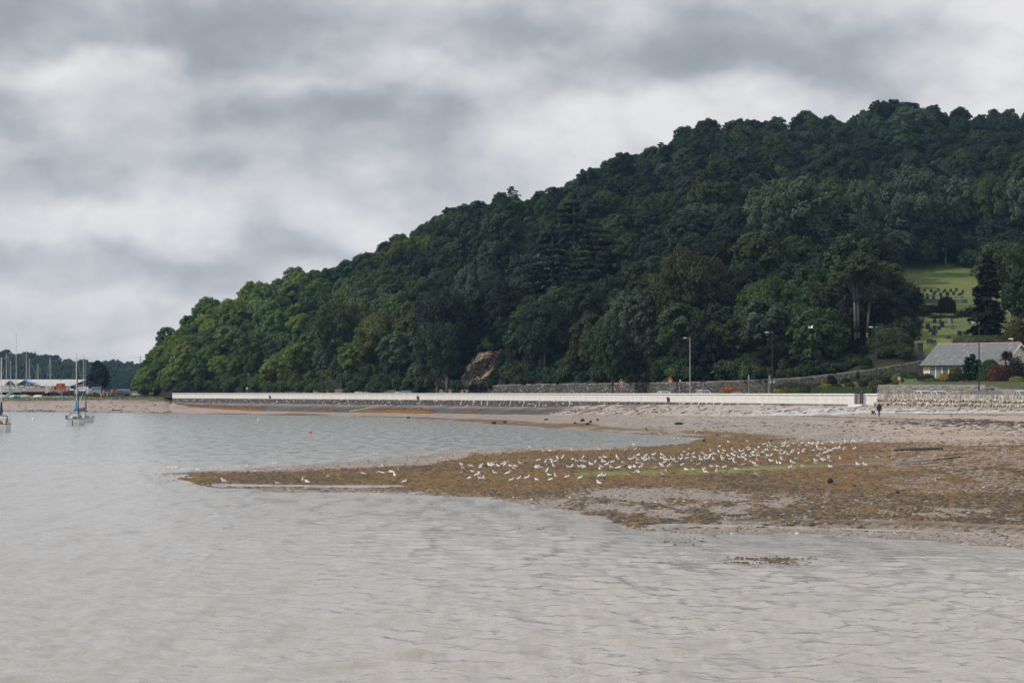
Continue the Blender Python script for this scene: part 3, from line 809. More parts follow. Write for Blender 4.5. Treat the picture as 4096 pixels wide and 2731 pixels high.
# rough stone footing under the panels: courses of separate stones
M_FOOT = attr_mat('foot_stone', rough=0.9, var=0.3, scale=3.0, bump=0.4)
rf = np.random.default_rng(31)
BX = np.array([[-1, -1, -1], [1, -1, -1], [1, 1, -1], [-1, 1, -1], [-1, -1, 1], [1, -1, 1], [1, 1, 1], [-1, 1, 1]], float)
BF = np.array([[3, 2, 1, 0], [4, 5, 6, 7], [0, 1, 5, 4], [1, 2, 6, 5], [2, 3, 7, 6], [3, 0, 4, 7]])
def stones(name, items, mat_, parent=None, origin=Vector((0, 0, 0)), shrink=0.8):
    """items: (centre Vector, half sizes along/out/up, rz, colour, lean)"""
    Vs = []; Cs = []
    for (c, h, rz, col, lean) in items:
        b = BX * np.array(h); b[:, 1] *= np.where(b[:, 1] < 0, 1, 1)
        sh = np.where(BX[:, 1:2] < 0, shrink, 1.0); b = b * np.hstack([sh, np.ones((8, 1)), sh])
        b = b + rf.uniform(-0.12, 0.12, (8, 3)) * np.array(h)
        b[:, 0] += b[:, 2] * lean
        cs, sn_ = math.cos(rz), math.sin(rz)
        Vs.append(np.stack([c.x - origin.x + b[:, 0] * cs - b[:, 1] * sn_, c.y - origin.y + b[:, 0] * sn_ + b[:, 1] * cs, c.z - origin.z + b[:, 2]], 1))
        Cs.append(np.repeat(np.array(col)[None], 8, 0))
    n = len(items)
    Fq = (np.arange(n) * 8)[:, None, None] + BF[None]
    me = mesh_np(name, np.concatenate(Vs), Fq.reshape(-1, 4), mat_, False)
    color_attr(me, 'col', np.concatenate(Cs))
    return link(name, me, parent)
items = []
s = 1.0
while s < S_GATE0 - 1:
    px = float(np.interp(s, _ws, _wpx)); zb = float(np.interp(px, [700, 2200, 2420, 3400], [2.25, 2.15, 3.05, 3.25]))
    step = 0.62; z = zb
    while z < Z_BASE - 0.05:
        h = rf.uniform(0.22, 0.34); L = rf.uniform(0.45, 1.1)
        g = rf.uniform(0.5, 1.25); col = np.array([0.17, 0.15, 0.145]) * g
        if rf.uniform() < 0.06: col = np.array([0.5, 0.48, 0.46])
        items.append((wpos(s + rf.uniform(-0.3, 0.3), 0.10 + rf.uniform(-0.05, 0.10), min(z + h / 2, Z_BASE - h / 2 - 0.03)), (L / 2, 0.16, h / 2 * 0.92), wrot(s), col, 0.0))
        z += h
    s += step
o = stones('stone', items, M_FOOT, sw, org); o['kind'] = 'stuff'
wall_run('footing', 0.0, S_GATE0, [(0.06, 1.2), (0.06, Z_BASE - 0.03), (-0.3, Z_BASE - 0.03), (-0.3, 1.2)], mat('mortar', (0.11, 0.10, 0.098), 0.95, 0.3, 1.5), sw)
# white runs of cement below the weep holes
for px in (1690, 1855, 1904, 1935, 1960, 1961 + 90, 2104, 2168, 2288, 2745, 2778, 2809, 2840, 2902, 2968):
    s = s_at_px(px); mb = MB(); zb = 3.05 if px > 2500 else 2.35
    pts = [wp_local(s, 0.33, Z_BASE + 0.02), wp_local(s + random.uniform(-.3, .1), 0.40, (Z_BASE + zb) / 2), wp_local(s + random.uniform(-0.9, 0.0), 0.5, zb)]
    mb.path(pts, [0.10, 0.14, 0.09], 6)
    mb.build('cement_run', M_WHITE, sw)
# ---- sloping revetment in front: dark slabs on the far half, rough pitching nearer
rev = thing('revetment', 'sloping dark slab revetment at the foot of the white sea wall', 'revetment', wpos(60, 6, 1.0))
ro = rev.location
M_SLAB = attr_mat('slab', rough=0.8, var=0.35, scale=1.0, bump=0.3)
s_a, s_b = s_at_px(705), s_at_px(2330)
def slope_pt(s, t, lift=0.0):
    """t 0 at the wall foot .. 1 at the toe; perpendicular distances"""
    px = float(np.interp(s, _ws, _wpx)); zt = float(toe_z(px)); top = float(np.interp(px, [690, 2200, 2420, 3000, 3430, 3520, 4200], [2.32, 2.25, 3.0, 3.25, 3.35, 3.3, 3.25]))
    run = float(np.interp(px, [690, 1000, 2000, 3000, 3460, 4096], [2.6, 5.0, 5.8, 5.2, 5.0, 4.4]))
    sag = -0.12 * math.sin(math.pi * min(max(t, 0), 1))
    return wpos(s, 0.12 + run * t, top + (zt - top) * t + sag + lift)
ns = 56
for k in range(ns):
    a = s_a + (s_b - s_a) * k / ns; b = s_a + (s_b - s_a) * (k + 1) / ns - 0.10; nj = 5
    Vv = []; Cc = []; lift = random.uniform(-0.02, 0.05)
    tone = random.uniform(0.8, 1.2)
    for i in range(3):
        s = a + (b - a) * i / 2
        for j in range(nj + 1):
            t = j / nj; sk = -1.2 * t
            Vv.append(slope_pt(s + sk, t * 1.04, lift) - ro)
            up = smooth((0.35 - t) / 0.3)
            Cc.append((np.array([0.080, 0.077, 0.078]) * (1 - up) + np.array([0.25, 0.22, 0.20]) * up) * tone * random.uniform(0.85, 1.15))
    n0 = len(Vv)
    Vv += [Vector((v.x, v.y, v.z - 0.5)) for v in Vv]; Cc += Cc
    fs = []
    for i in range(2):
        for j in range(nj):
            q0 = i * (nj + 1) + j; fs.append((q0, q0 + nj + 1, q0 + nj + 2, q0 + 1))
    for i in range(2):
        fs.append((i * (nj + 1) + nj, (i + 1) * (nj + 1) + nj, (i + 1) * (nj + 1) + nj + n0, i * (nj + 1) + nj + n0))
    for j in range(nj):
        fs.append((j, j + 1, j + 1 + n0, j + n0)); q0 = 2 * (nj + 1) + j; fs.append((q0, q0 + n0, q0 + 1 + n0, q0 + 1))
    me = mesh_np('slab', [tuple(v) for v in Vv], fs, M_SLAB, False); color_attr(me, 'col', Cc)
    link('slab', me, rev)
# orange weed growing on the lower slabs
items = []; rg = np.random.default_rng(8)
for (p0, p1, dens) in ((765, 850, 1500), (850, 1140, 5200), (1370, 1420, 500), (1530, 1835, 7500), (1955, 2000, 300), (1230, 1250, 200)):
    for _ in range(dens // 3):
        px = rg.uniform(p0, p1); s = s_at_px(px); t = 1.0 - abs(rg.normal(0, 0.22)) * math.sin(math.pi * np.clip((px - p0) / (p1 - p0), 0.06, 0.94)) ** 0.6
        if t < 0.25: continue
        g = rg.uniform(0.6, 1.4); items.append((slope_pt(s - 1.2 * t, t, 0.05), (rg.uniform(.15, .4), rg.uniform(.1, .22), 0.05), rg.uniform(0, 3), np.array([0.24, 0.105, 0.022]) * g, 0))
o = stones('orange_weed', items, attr_mat('rockweed2', rough=0.8, var=0.25, scale=5), rev, ro); o['kind'] = 'stuff'
# yellow painted rib
mb = MB(); s = s_at_px(1530)
for t in np.linspace(0.1, 1.0, 7)[:-1]:
    p, q_ = slope_pt(s - 6 * t, t, 0.08) - ro, slope_pt(s - 6 * (t + .15), t + .15, 0.08) - ro
    mb.tube(p, q_, 0.16, 0.16, 5)
mb.build('rib', mat('rib_paint', (0.42, 0.40, 0.13), 0.8, 0.2, 2), rev)
# rough pitching
pit = thing('stone_pitching', 'rough grey rock slope below the near half of the white wall', 'revetment', wpos(s_at_px(2800), 5, 2.0))
po = pit.location
s_c, s_d = s_b - 2, WLEN - 6
nS = 620; nT = 16
SS, TT = np.meshgrid(np.linspace(s_c, s_d, nS), np.linspace(-0.03, 1.22, nT), indexing='ij')
base = np.array([[tuple(slope_pt(s, t)) for t in TT[0]] for s in SS[:, 0]])
n = fbm((SS + 5 * TT) * 0.35, TT * 1.6, 4, 14); n_b = fbm((SS + 4.5 * TT) * 0.9, TT * 5, 3, 15); ppx = np.interp(SS, _ws, _wpx)
base[..., 2] -= np.maximum(TT - 1.0, 0) * 1.2
base[..., 2] += (0.20 * n + 0.12 * n_b) * np.clip((1.02 - TT) * 6, 0.1, 1) + 0.02
blue = smooth((ppx - 3050) / 200.0) * smooth((TT - 0.15 + 0.4 * n) / 0.3); drk = smooth((n + 0.03) / 0.12) * smooth((2900 - ppx) / 400)
blue = np.maximum(blue, 0.5 * (ppx > 3450) * (TT > 0.5)); 
c = np.array([0.34, 0.295, 0.265]) * (1 + 0.7 * n_b)[..., None]; c = c * (1 - blue[..., None]) + np.array([0.40, 0.405, 0.40]) * (blue * (1 + 0.8 * n_b))[..., None]
c = c * (1 - 0.75 * drk[..., None]) + np.array([0.07, 0.066, 0.066]) * 0.75 * drk[..., None]
Vv = (base - np.array(po)).reshape(-1, 3); Cc = np.clip(c, .01, 1).reshape(-1, 3)
me = mesh_np('pitching', Vv, grid_faces(nS, nT)[:, ::-1], attr_mat('pitch', rough=0.9, var=0.35, scale=1.2, bump=0.6, bdist=0.12), True)
color_attr(me, 'col', Cc); link('slope', me, pit)
items = []
for _ in range(420):
    s = rg.uniform(s_c, s_d); px = float(np.interp(s, _ws, _wpx)); t = rg.uniform(0.1, 1.05); g = rg.uniform(0.5, 1.5)
    col = np.array([0.34, 0.32, 0.30]) * g if px > 2900 or rg.uniform() < .5 else np.array([0.10, .09, .085]) * g
    items.append((slope_pt(s, t, 0.05), (rg.uniform(.15, .5), rg.uniform(.1, .25), rg.uniform(.03, .09)), wrot(s) + rg.uniform(-.9, .3), col, 0))
o = stones('rock', items, M_FOOT, pit, po); o['kind'] = 'stuff'

# ---- rough stone sea wall to the right: leaning slabs under upright cope stones
ssw = thing('stone_sea_wall', 'old battered stone sea wall capped with upright stones, right of the white wall', 'wall', wpos(S_W1 + 1, 0.5, 3.2))
so = ssw.location
def z_ct(s):
    px = float(np.interp(s, _ws, _wpx)); d = wpos(s).y; return EYE - (np.interp(px, [3480, 3700, 4096, 4700], [1576, 1577, 1580, 1584]) - HY) / F * d
n = 40; mb = MB(); rings = []
for i in range(n):
    s = S_W1 + 0.05 + (WLEN - 6 - S_W1) * i / (n - 1); zt = z_ct(s)
    rings.append([wpos(s, o_, z_) - so for (o_, z_) in ((0.95, 2.4), (0.80, 3.2), (0.18, zt - 0.52), (-0.42, zt - 0.50), (-0.42, 2.4))])
mb.loft(rings); mb.build('core', mat('stone_core', (0.27, 0.225, 0.18), 0.95, 0.35, 1.6, bump=0.4), ssw)
M_ST = [mat('stone_a', (0.42, 0.37, 0.30), 0.9, 0.25, 4, bump=0.3), mat('stone_b', (0.33, 0.28, 0.225), 0.9, 0.25, 4, bump=0.3), mat('stone_c', (0.24, 0.225, 0.21), 0.9, 0.25, 4, bump=0.3), mat('stone_d', (0.52, 0.48, 0.42), 0.9, 0.2, 4, bump=0.3)]
shared = []
for k in range(16):
    mb = MB(); mb.box((0, 0, 0), (1, 1, 1)); 
    for i in range(8):
        v = mb.v[i]; mb.v[i] = tuple(c_ * (1 + random.uniform(-0.22, 0.12)) for c_ in v)
    shared.append(mb.mesh('rough_block', M_ST[k % 4]))
s = S_W1 + 0.3; k = 0
while s < WLEN - 8:
    w_ = random.uniform(0.13, 0.27); zt = z_ct(s)
    o = link('cope_stone', random.choice(shared), ssw); o.location = wpos(s, -0.06 + random.uniform(-.05, .06), zt - 0.27 + random.uniform(-.05, .03)) - so
    o.rotation_euler = (random.uniform(-.1, .1), random.uniform(-.16, .16), wrot(s)); o.scale = (w_ * 1.1, 0.5, random.uniform(0.48, 0.62))
    s += w_ + 0.07; k += 1
    if k > 290: break
s = S_W1 + 0.5; k = 0
while s < WLEN - 8 and k < 290:
    for row in range(2):
        zt = z_ct(s); t = 0.3 + 0.45 * row + random.uniform(-.1, .1)
        L = random.uniform(0.35, 0.8)
        o = link('stone', random.choice(shared), ssw); o.location = wpos(s + random.uniform(-.3, .3), 0.22 + 0.55 * t, zt - 0.5 + (3.2 - zt + 0.5) * t) - so
        o.rotation_euler = (R(28), random.uniform(0.35, 0.75), wrot(s)); o.scale = (random.uniform(.22, .5), 0.20, random.uniform(0.5, 0.9)); k += 1
    s += random.uniform(0.5, 0.8)
# flood gate slot in the wall
fg = thing('flood_gate', 'grey slatted flood gate in the slot at the end of the white wall', 'gate', wpos((S_GATE0 + S_GATE1) / 2, 0, Z_BASE), wrot(S_GATE0))
gw = S_GATE1 - S_GATE0
for i in range(7):
    mb = MB(); mb.box((0, 0.22, 0.11 + i * 0.19), (gw - 0.5, 0.07, 0.165)); mb.build('board', mat('gate_board', (0.20, 0.19, 0.20), 0.8, 0.2, 2), fg)
for x_ in (-gw / 2 + 0.12, gw / 2 - 0.12):
    mb = MB(); mb.box((x_, 0.10, 0.66), (0.24, 0.5, 1.36)); mb.build('post', mat('gate_post', (0.33, 0.31, 0.33), 0.85, 0.15, 2), fg)
mb = MB(); mb.box((-0.35, 0.14, 0.68), (0.12, 0.16, 1.3)); mb.box((0.25, 0.12, 0.68), (0.12, 0.16, 1.3)); mb.build('brace', mat('gate_steel', (0.05, 0.05, 0.055), 0.6, 0.2, 2), fg)
mb = MB(); mb.box((0, -0.35, -0.1), (gw + 0.9, 0.9, 0.2)); mb.box((0.2, -0.75, -0.28), (gw, 0.8, 0.18)); mb.build('step', M_WHITE, fg)
# tide flaps
for px, lab in ((1083, 'left'), (1675, 'middle'), (2678, 'right')):
    s = s_at_px(px); t_ = thing('tide_flap', f'black tide flap outlet on the white wall, {lab} one of three', 'outlet', wpos(s, 0.08, Z_BASE + 0.05), wrot(s), 'tide flaps on the sea wall')
    mb = MB(); mb.box((0, -0.12, 0.25), (0.5, 0.26, 0.5)); mb.tube((0, -0.1, 0.5), (0, -0.32, 0.42), 0.3, 0.26, 10); mb.build('hood', mat('black_iron', (0.02, 0.02, 0.022), 0.5, 0.2, 3), t_)
    mb = MB(); mb.tube((0.1, -0.25, 0.45), (0.1, -0.30, -0.1), 0.10, 0.10, 8); mb.tube((-0.35, -0.18, 0.72), (0.35, -0.18, 0.72), 0.04, 0.04, 6); mb.build('flap', mat('black_iron', (0.02, 0.02, 0.022)), t_)

# ---- retaining wall of rubble behind the road, its colours darkened for tree shade
ret = thing('retaining_wall', 'long rubble stone retaining wall with coping at the foot of the wood', 'wall', (wx(2300, ret_D(2300)), float(ret_D(2300)), Z_ROAD))
rto = ret.location
rpx = np.linspace(1925, 3700, 90)
def rp(px, z, back=0.0):
    d = float(ret_D(px)) + back; return Vector((wx(px, d), d, z))
mb = MB(); mb.loft([[rp(p, 3.2) - rto, rp(p, float(ret_top(p)) - 0.1) - rto, rp(p, float(ret_top(p)) - 0.1, 0.7) - rto, rp(p, 3.2, 0.7) - rto] for p in rpx])
mb.build('core', mat('ret_mortar', (0.08, 0.077, 0.072), 0.95, 0.35, 1.0, bump=0.3), ret)
items = []
for px in np.arange(1928, 3695, 5.6):
    zt = float(ret_top(px)); z = Z_ROAD - 0.1 if px < 2830 else max(Z_ROAD, zt - 2.7)
    rz = math.atan2(rp(px + 5, 0).y - rp(px - 5, 0).y, rp(px + 5, 0).x - rp(px - 5, 0).x)
    while z < zt - 0.2:
        h = rf.uniform(0.16, 0.36); wd_ = rf.uniform(0.12, 0.26) / max(math.cos(rz), 0.35); g = rf.uniform(0.5, 1.35)
        col = np.array([0.105, 0.10, 0.093]) * g
        if px < 2850 and rf.uniform() < 0.12: col = np.array([0.28, 0.225, 0.18]) * rf.uniform(.7, 1.2)
        items.append((rp(px + rf.uniform(-2.5, 2.5), min(z + h / 2, zt - 0.2), -0.02), (wd_, 0.10, h / 2 * 0.92), rz, col, 0)); z += h
o = stones('stone', items, M_FOOT, ret, rto); o['kind'] = 'stuff'
k = 0
for a, b in zip(rpx[:-1], rpx[1:]):
    if random.random() < 0.08: continue
    mb = MB(); zz = [float(ret_top(p)) + random.uniform(-.03, .03) for p in (a, b)]
    mb.loft([[rp(p, z_ - 0.12, -0.12) - rto, rp(p, z_ + 0.08, -0.10) - rto, rp(p, z_ + 0.08, 0.75) - rto, rp(p, z_ - 0.12, 0.75) - rto] for p, z_ in ((a + 0.3, zz[0]), (b - 0.3, zz[1]))])
    mb.build('coping', mat('ret_coping', (0.17, 0.16, 0.142), 0.9, 0.3, 1.0, bump=0.2), ret)
# ================================================================ trees
def leaf_mat(name, src):
    m = bpy.data.materials.new(name); m.use_nodes = True
    nt = m.node_tree; nt.nodes.clear()
    out = nt.nodes.new('ShaderNodeOutputMaterial'); mix = nt.nodes.new('ShaderNodeMixShader'); mix.inputs[0].default_value = 0.16
    di = nt.nodes.new('ShaderNodeBsdfPrincipled'); di.inputs['Roughness'].default_value = 0.7; di.inputs['Specular IOR Level'].default_value = 0.08
    tr = nt.nodes.new('ShaderNodeBsdfTranslucent')
    nt.links.new(di.outputs[0], mix.inputs[1]); nt.links.new(tr.outputs[0], mix.inputs[2]); nt.links.new(mix.outputs[0], out.inputs[0])
    if src == 'object':
        c = nt.nodes.new('ShaderNodeObjectInfo'); co = c.outputs['Color']
    else:
        c = nt.nodes.new('ShaderNodeAttribute'); c.attribute_type = 'INSTANCER'; c.attribute_name = 'tint'; co = c.outputs['Color']
    at = nt.nodes.new('ShaderNodeVertexColor'); at.layer_name = 'shade'
    vm = nt.nodes.new('ShaderNodeVectorMath'); vm.operation = 'MULTIPLY'
    nt.links.new(co, vm.inputs[0]); nt.links.new(at.outputs['Color'], vm.inputs[1])
    nt.links.new(vm.outputs[0], di.inputs['Base Color']); nt.links.new(vm.outputs[0], tr.inputs['Color'])
    return m
M_LEAF = leaf_mat('leaves', 'object'); M_LEAFM = leaf_mat('leaves_mass', 'instancer')
M_BARK = mat('bark', (0.10, 0.088, 0.075), 0.95, 0.35, 2.0, bump=0.4, stretch=(1, 1, 0.2))
M_BARKP = mat('bark_pale', (0.115, 0.105, 0.09), 0.95, 0.3, 2.0, bump=0.4, stretch=(1, 1, 0.2))

def leaves_mesh(name, pos, nrm, size, shade, rr):
    """one small rhombic leaf spray per point, facing roughly along nrm"""
    n = len(pos)
    nrm = nrm / np.maximum(np.linalg.norm(nrm, axis=1, keepdims=True), 1e-6)
    a = rr.normal(0, 1, (n, 3)); u = np.cross(nrm, a); u /= np.maximum(np.linalg.norm(u, axis=1, keepdims=True), 1e-6)
    v = np.cross(nrm, u)
    s = size[:, None]; el = rr.uniform(0.55, 0.9, (n, 1))
    Vv = np.stack([pos + u * s, pos + v * s * el + nrm * s * 0.15, pos - u * s, pos - v * s * el + nrm * s * 0.15], 1).reshape(-1, 3)
    Fq = np.arange(4 * n).reshape(n, 4)
    me = mesh_np(name, Vv, Fq, None, False)
    color_attr(me, 'shade', np.repeat(shade, 4, 0))
    return me
def crown_lobes(seed, R_, H_, base, nl, nleaf, leaf, open_=0.0, flat=1.0, lobe=(0.26, 0.42), dome=0.62):
    """rounded crown built from lobes; origin at the ground"""
    rr = np.random.default_rng(seed); P_ = []; N_ = []; S_ = []
    cen = np.array([0, 0, base + H_ * 0.5])
    lobes = [(cen + np.array([0, 0, -0.02 * H_]), R_ * 0.62, 1.0)]
    ga = math.pi * (3 - math.sqrt(5))
    for i in range(nl):
        u = 1 - 1.72 * (i + 0.5) / nl; ph = i * ga + rr.uniform(-.4, .4)
        q = math.sqrt(max(0, 1 - u * u))
        rad = rr.uniform(0.55, 0.86)
        d = np.array([math.cos(ph) * q * R_ * rad, math.sin(ph) * q * R_ * rad, u * H_ * 0.5 * rr.uniform(0.6, 0.92)])
        lobes.append((cen + d, R_ * rr.uniform(*lobe), rr.uniform(0.82, 1.15)))
    tot = sum(l[1] ** 2 for l in lobes)
    for (c, r, b) in lobes:
        k = max(20, int(nleaf * r * r / tot))
        d = rr.normal(0, 1, (k, 3)); d /= np.linalg.norm(d, axis=1, keepdims=True)
        d[:, 2] = np.where(d[:, 2] < -0.35, -d[:, 2] * rr.uniform(0.2, 1, k), d[:, 2])
        rad = r * (0.72 + 0.34 * rr.uniform(0, 1, (k, 1)) ** 0.7)
        p = c + d * rad * np.array([1, 1, dome * flat + 0.2])
        out = p - cen; out /= np.maximum(np.linalg.norm(out, axis=1, keepdims=True), 1e-6)
        P_.append(p); N_.append(d * 0.9 + out * 0.3 + np.array([0, 0, 0.35]) + rr.normal(0, 0.42, (k, 3)))
        S_.append(np.repeat(b * rr.uniform(0.7, 1.3, (k, 1)), 3, 1) * (1 + rr.normal(0, 0.05, (k, 3))))
    p = np.concatenate(P_); n_ = np.concatenate(N_); s_ = np.clip(np.concatenate(S_), 0.3, 2)
    keep = p[:, 2] > base * 0.6
    if open_ > 0:
        hole = fbm(p[:, 0] * 0.45 + 31, p[:, 2] * 0.45 + p[:, 1] * 0.3, 2, seed) > 0.5 - open_ - 0.5 + 0.5
        keep &= ~hole
    p, n_, s_ = p[keep], n_[keep], s_[keep]
    return leaves_mesh('crown', p, n_, leaf * rr.uniform(0.6, 1.35, len(p)), s_, rr)
def trunk_mesh(seed, h, r, R_, H_, base, m, lean=0.0, limbs=6):
    rr = random.Random(seed); mb = MB()
    pts = [Vector((lean * t * h + rr.uniform(-.1, .1) * (t > 0), rr.uniform(-.12, .12) * (t > 0), t * h)) for t in (0, 0.25, 0.5, 0.75, 1.0)]
    mb.path(pts, [r * 1.25, r, r * 0.85, r * 0.7, r * 0.4], 7)
    for i in range(limbs):
        a = rr.uniform(0, 6.28); t = rr.uniform(0.45, 0.95); p = pts[0].lerp(pts[-1], t)
        q1 = p + Vector((math.cos(a) * R_ * 0.35, math.sin(a) * R_ * 0.35, H_ * 0.16)); q2 = p + Vector((math.cos(a) * R_ * 0.7, math.sin(a) * R_ * 0.7, H_ * 0.32))
        mb.path([p, q1, q2], [r * 0.45, r * 0.28, r * 0.08], 5)
    return mb.mesh('trunk', m, True)
def crown_conifer(seed, R_, H_, base, tiers, nleaf, leaf, droop=0.25, power=0.85, ragged=0.3):
    rr = np.random.default_rng(seed); P_ = []; N_ = []; S_ = []
    for i in range(tiers):
        t = (i + 0.5) / tiers; z = base + H_ * t; rmax = R_ * (1 - t) ** power * rr.uniform(1 - ragged, 1 + ragged * 0.5) + 0.25
        nb = max(5, int(9 * (1 - t) + 4))
        for b in range(nb):
            a = rr.uniform(0, 6.28); k = max(6, int(nleaf / tiers / nb))
            q = rr.uniform(0.15, 1, k) ** 0.7; L = rmax * rr.uniform(0.7, 1.1)
            x = np.cos(a) * q * L + rr.normal(0, 0.10 * L * (1.1 - q) + 0.12, k); y = np.sin(a) * q * L + rr.normal(0, 0.10 * L * (1.1 - q) + 0.12, k)
            zz = z - droop * L * q * q + 0.25 * droop * L * q + rr.normal(0, 0.10, k)
            P_.append(np.stack([x, y, zz], 1)); N_.append(np.stack([np.cos(a) * 0.5 + rr.normal(0, .35, k), np.sin(a) * 0.5 + rr.normal(0, .35, k), 0.9 + rr.normal(0, .2, k)], 1))
            S_.append(np.repeat(rr.uniform(0.65, 1.3, (k, 1)), 3, 1))
    p = np.concatenate(P_)
    return leaves_mesh('crown', p, np.concatenate(N_), leaf * rr.uniform(0.6, 1.3, len(p)), np.concatenate(S_), rr)

PROTO = {}
def proto(key, crown, trunk, width, height): PROTO[key] = (crown, trunk, width, height)
# broad crowns about 9 m wide, 11 m tall at scale 1
for i in range(6):
    base = (0.9, 1.2, 0.7, 1.4, 1.0, 0.8)[i]; H_ = (9.4, 8.8, 10.2, 8.6, 9.8, 8.8)[i]; R_ = (4.6, 5.0, 4.3, 4.8, 4.4, 5.2)[i]
    proto(f'broad{i}', crown_lobes(100 + i, R_, H_, base, (34, 40, 28, 46, 36, 52)[i], 7000, 0.25, lobe=((.22, .38), (.18, .34), (.24, .42), (.16, .30), (.2, .36), (.14, .28))[i]),
          trunk_mesh(200 + i, base + H_ * 0.55, 0.26, R_, H_, base, M_BARK), R_ * 2, base + H_)
for i in range(3):
    proto(f'bush{i}', crown_lobes(130 + i, 1.9, 2.6, 0.15, 12, 1500, 0.17, lobe=(.3, .55)), trunk_mesh(230 + i, 1.2, 0.07, 1.5, 2, 0.2, M_BARK), 3.8, 2.7)
for i in range(2):
    proto(f'airy{i}', crown_lobes(140 + i, 4.6, 9.5, 2.5, 44, 6500, 0.27, lobe=(.15, .27), flat=1.1), trunk_mesh(240 + i, 8.5, 0.25, 4.6, 9.5, 2.5, M_BARKP, limbs=9), 9.2, 12.0)
for i in range(3):
    proto(f'grand{i}', crown_lobes(160 + i, 9.0, 15.0, 2.2, (70, 90, 60)[i], 15000, 0.27, lobe=((.13, .25), (.11, .2), (.15, .28))[i]), trunk_mesh(260 + i, 13, 0.45, 9, 15, 2, M_BARK, limbs=10), 18.0, 17.0)
proto('spruce', crown_conifer(150, 3.1, 13.0, 0.6, 26, 10000, 0.27, 0.35), trunk_mesh(250, 13, 0.24, 1, 1, 1, M_BARK, limbs=0), 6.2, 13.8)
proto('cypress', crown_conifer(151, 1.5, 5.2, 0.1, 16, 2600, 0.16, -0.5, 0.55, 0.15), trunk_mesh(251, 4.5, 0.12, 1, 1, 1, M_BARK, limbs=0), 3.0, 5.3)
proto('pine', crown_conifer(152, 5.4, 11.0, 1.6, 13, 7500, 0.28, 0.12, 0.42, 0.4), trunk_mesh(252, 12, 0.32, 3, 6, 3, M_BARK, limbs=4), 10.8, 12.6)
proto('bigpine', crown_lobes(171, 5.0, 11.6, 0.6, 90, 9000, 0.25, lobe=(.10, .2), flat=.8), trunk_mesh(271, 9, 0.3, 4, 6, 2, M_BARK, limbs=5), 10.0, 12.2)
for k, (c, t, w_, h_) in PROTO.items():
    c.materials.append(M_LEAF)

tree_n = {}
def put_tree(key, name, label, cat, loc, s, tint, group=None, rz=None, sz=None, parts=True):
    c, t, w_, h_ = PROTO[key]
    root = thing(name, label, cat, loc, random.uniform(0, 6.28) if rz is None else rz, group)
    root.scale = (s, s, s * (sz or 1.0))
    o = link('crown' if 'bush' not in key else 'foliage', c, root); o.color = (*tint, 1)
    if parts: link('trunk' if 'bush' not in key else 'stem', t, root)
    return root

# ---- windows through the wood that must stay clear: (x0, x1, y0, y1, distance of what shows there)
CLEAR = [(3408, 3490, 1170, 1420, 438), (3565, 3880, 1075, 1190, 590), (3655, 3905, 1295, 1400, 426), (3600, 3830, 1205, 1225, 570), (1850, 1995, 1405, 1530, 600), (3590, 3900, 1190, 1215, 580)]
def blocked(px, D, s, w_, h_, z):
    half = w_ * s * 0.5 / D * F; yt = HY - (z + h_ * s - EYE) / D * F; yb = HY - (z + 0.5 - EYE) / D * F
    for (a, b, y0, y1, dd) in CLEAR:
        if D < dd + 8 and px + half * 0.92 > a and px - half * 0.92 < b and yt < y1 and yb > y0: return True
    return False
PAL = {'dark green': (0.036, 0.056, 0.026), 'deep bluish-green': (0.036, 0.060, 0.036), 'olive green': (0.056, 0.076, 0.028), 'grey-green': (0.072, 0.105, 0.062), 'mid green': (0.056, 0.090, 0.032), 'yellow-green': (0.086, 0.116, 0.030), 'near-black green': (0.018, 0.029, 0.017), 'rusty olive': (0.056, 0.062, 0.026)}
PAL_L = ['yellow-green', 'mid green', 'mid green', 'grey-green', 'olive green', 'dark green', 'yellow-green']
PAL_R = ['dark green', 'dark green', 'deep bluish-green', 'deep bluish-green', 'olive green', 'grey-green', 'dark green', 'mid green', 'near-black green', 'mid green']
placed = []      # (x, y, r)
def clear_of(x, y, r):
    for (a, b, q_) in placed:
        if (a - x) ** 2 + (b - y) ** 2 < (0.5 * (q_ + r)) ** 2: return False
    return True
def jit(c, a=0.18):
    g = 1 + random.uniform(-a, a); return tuple(max(0.004, v * g * (1 + random.uniform(-.07, .07))) for v in c)

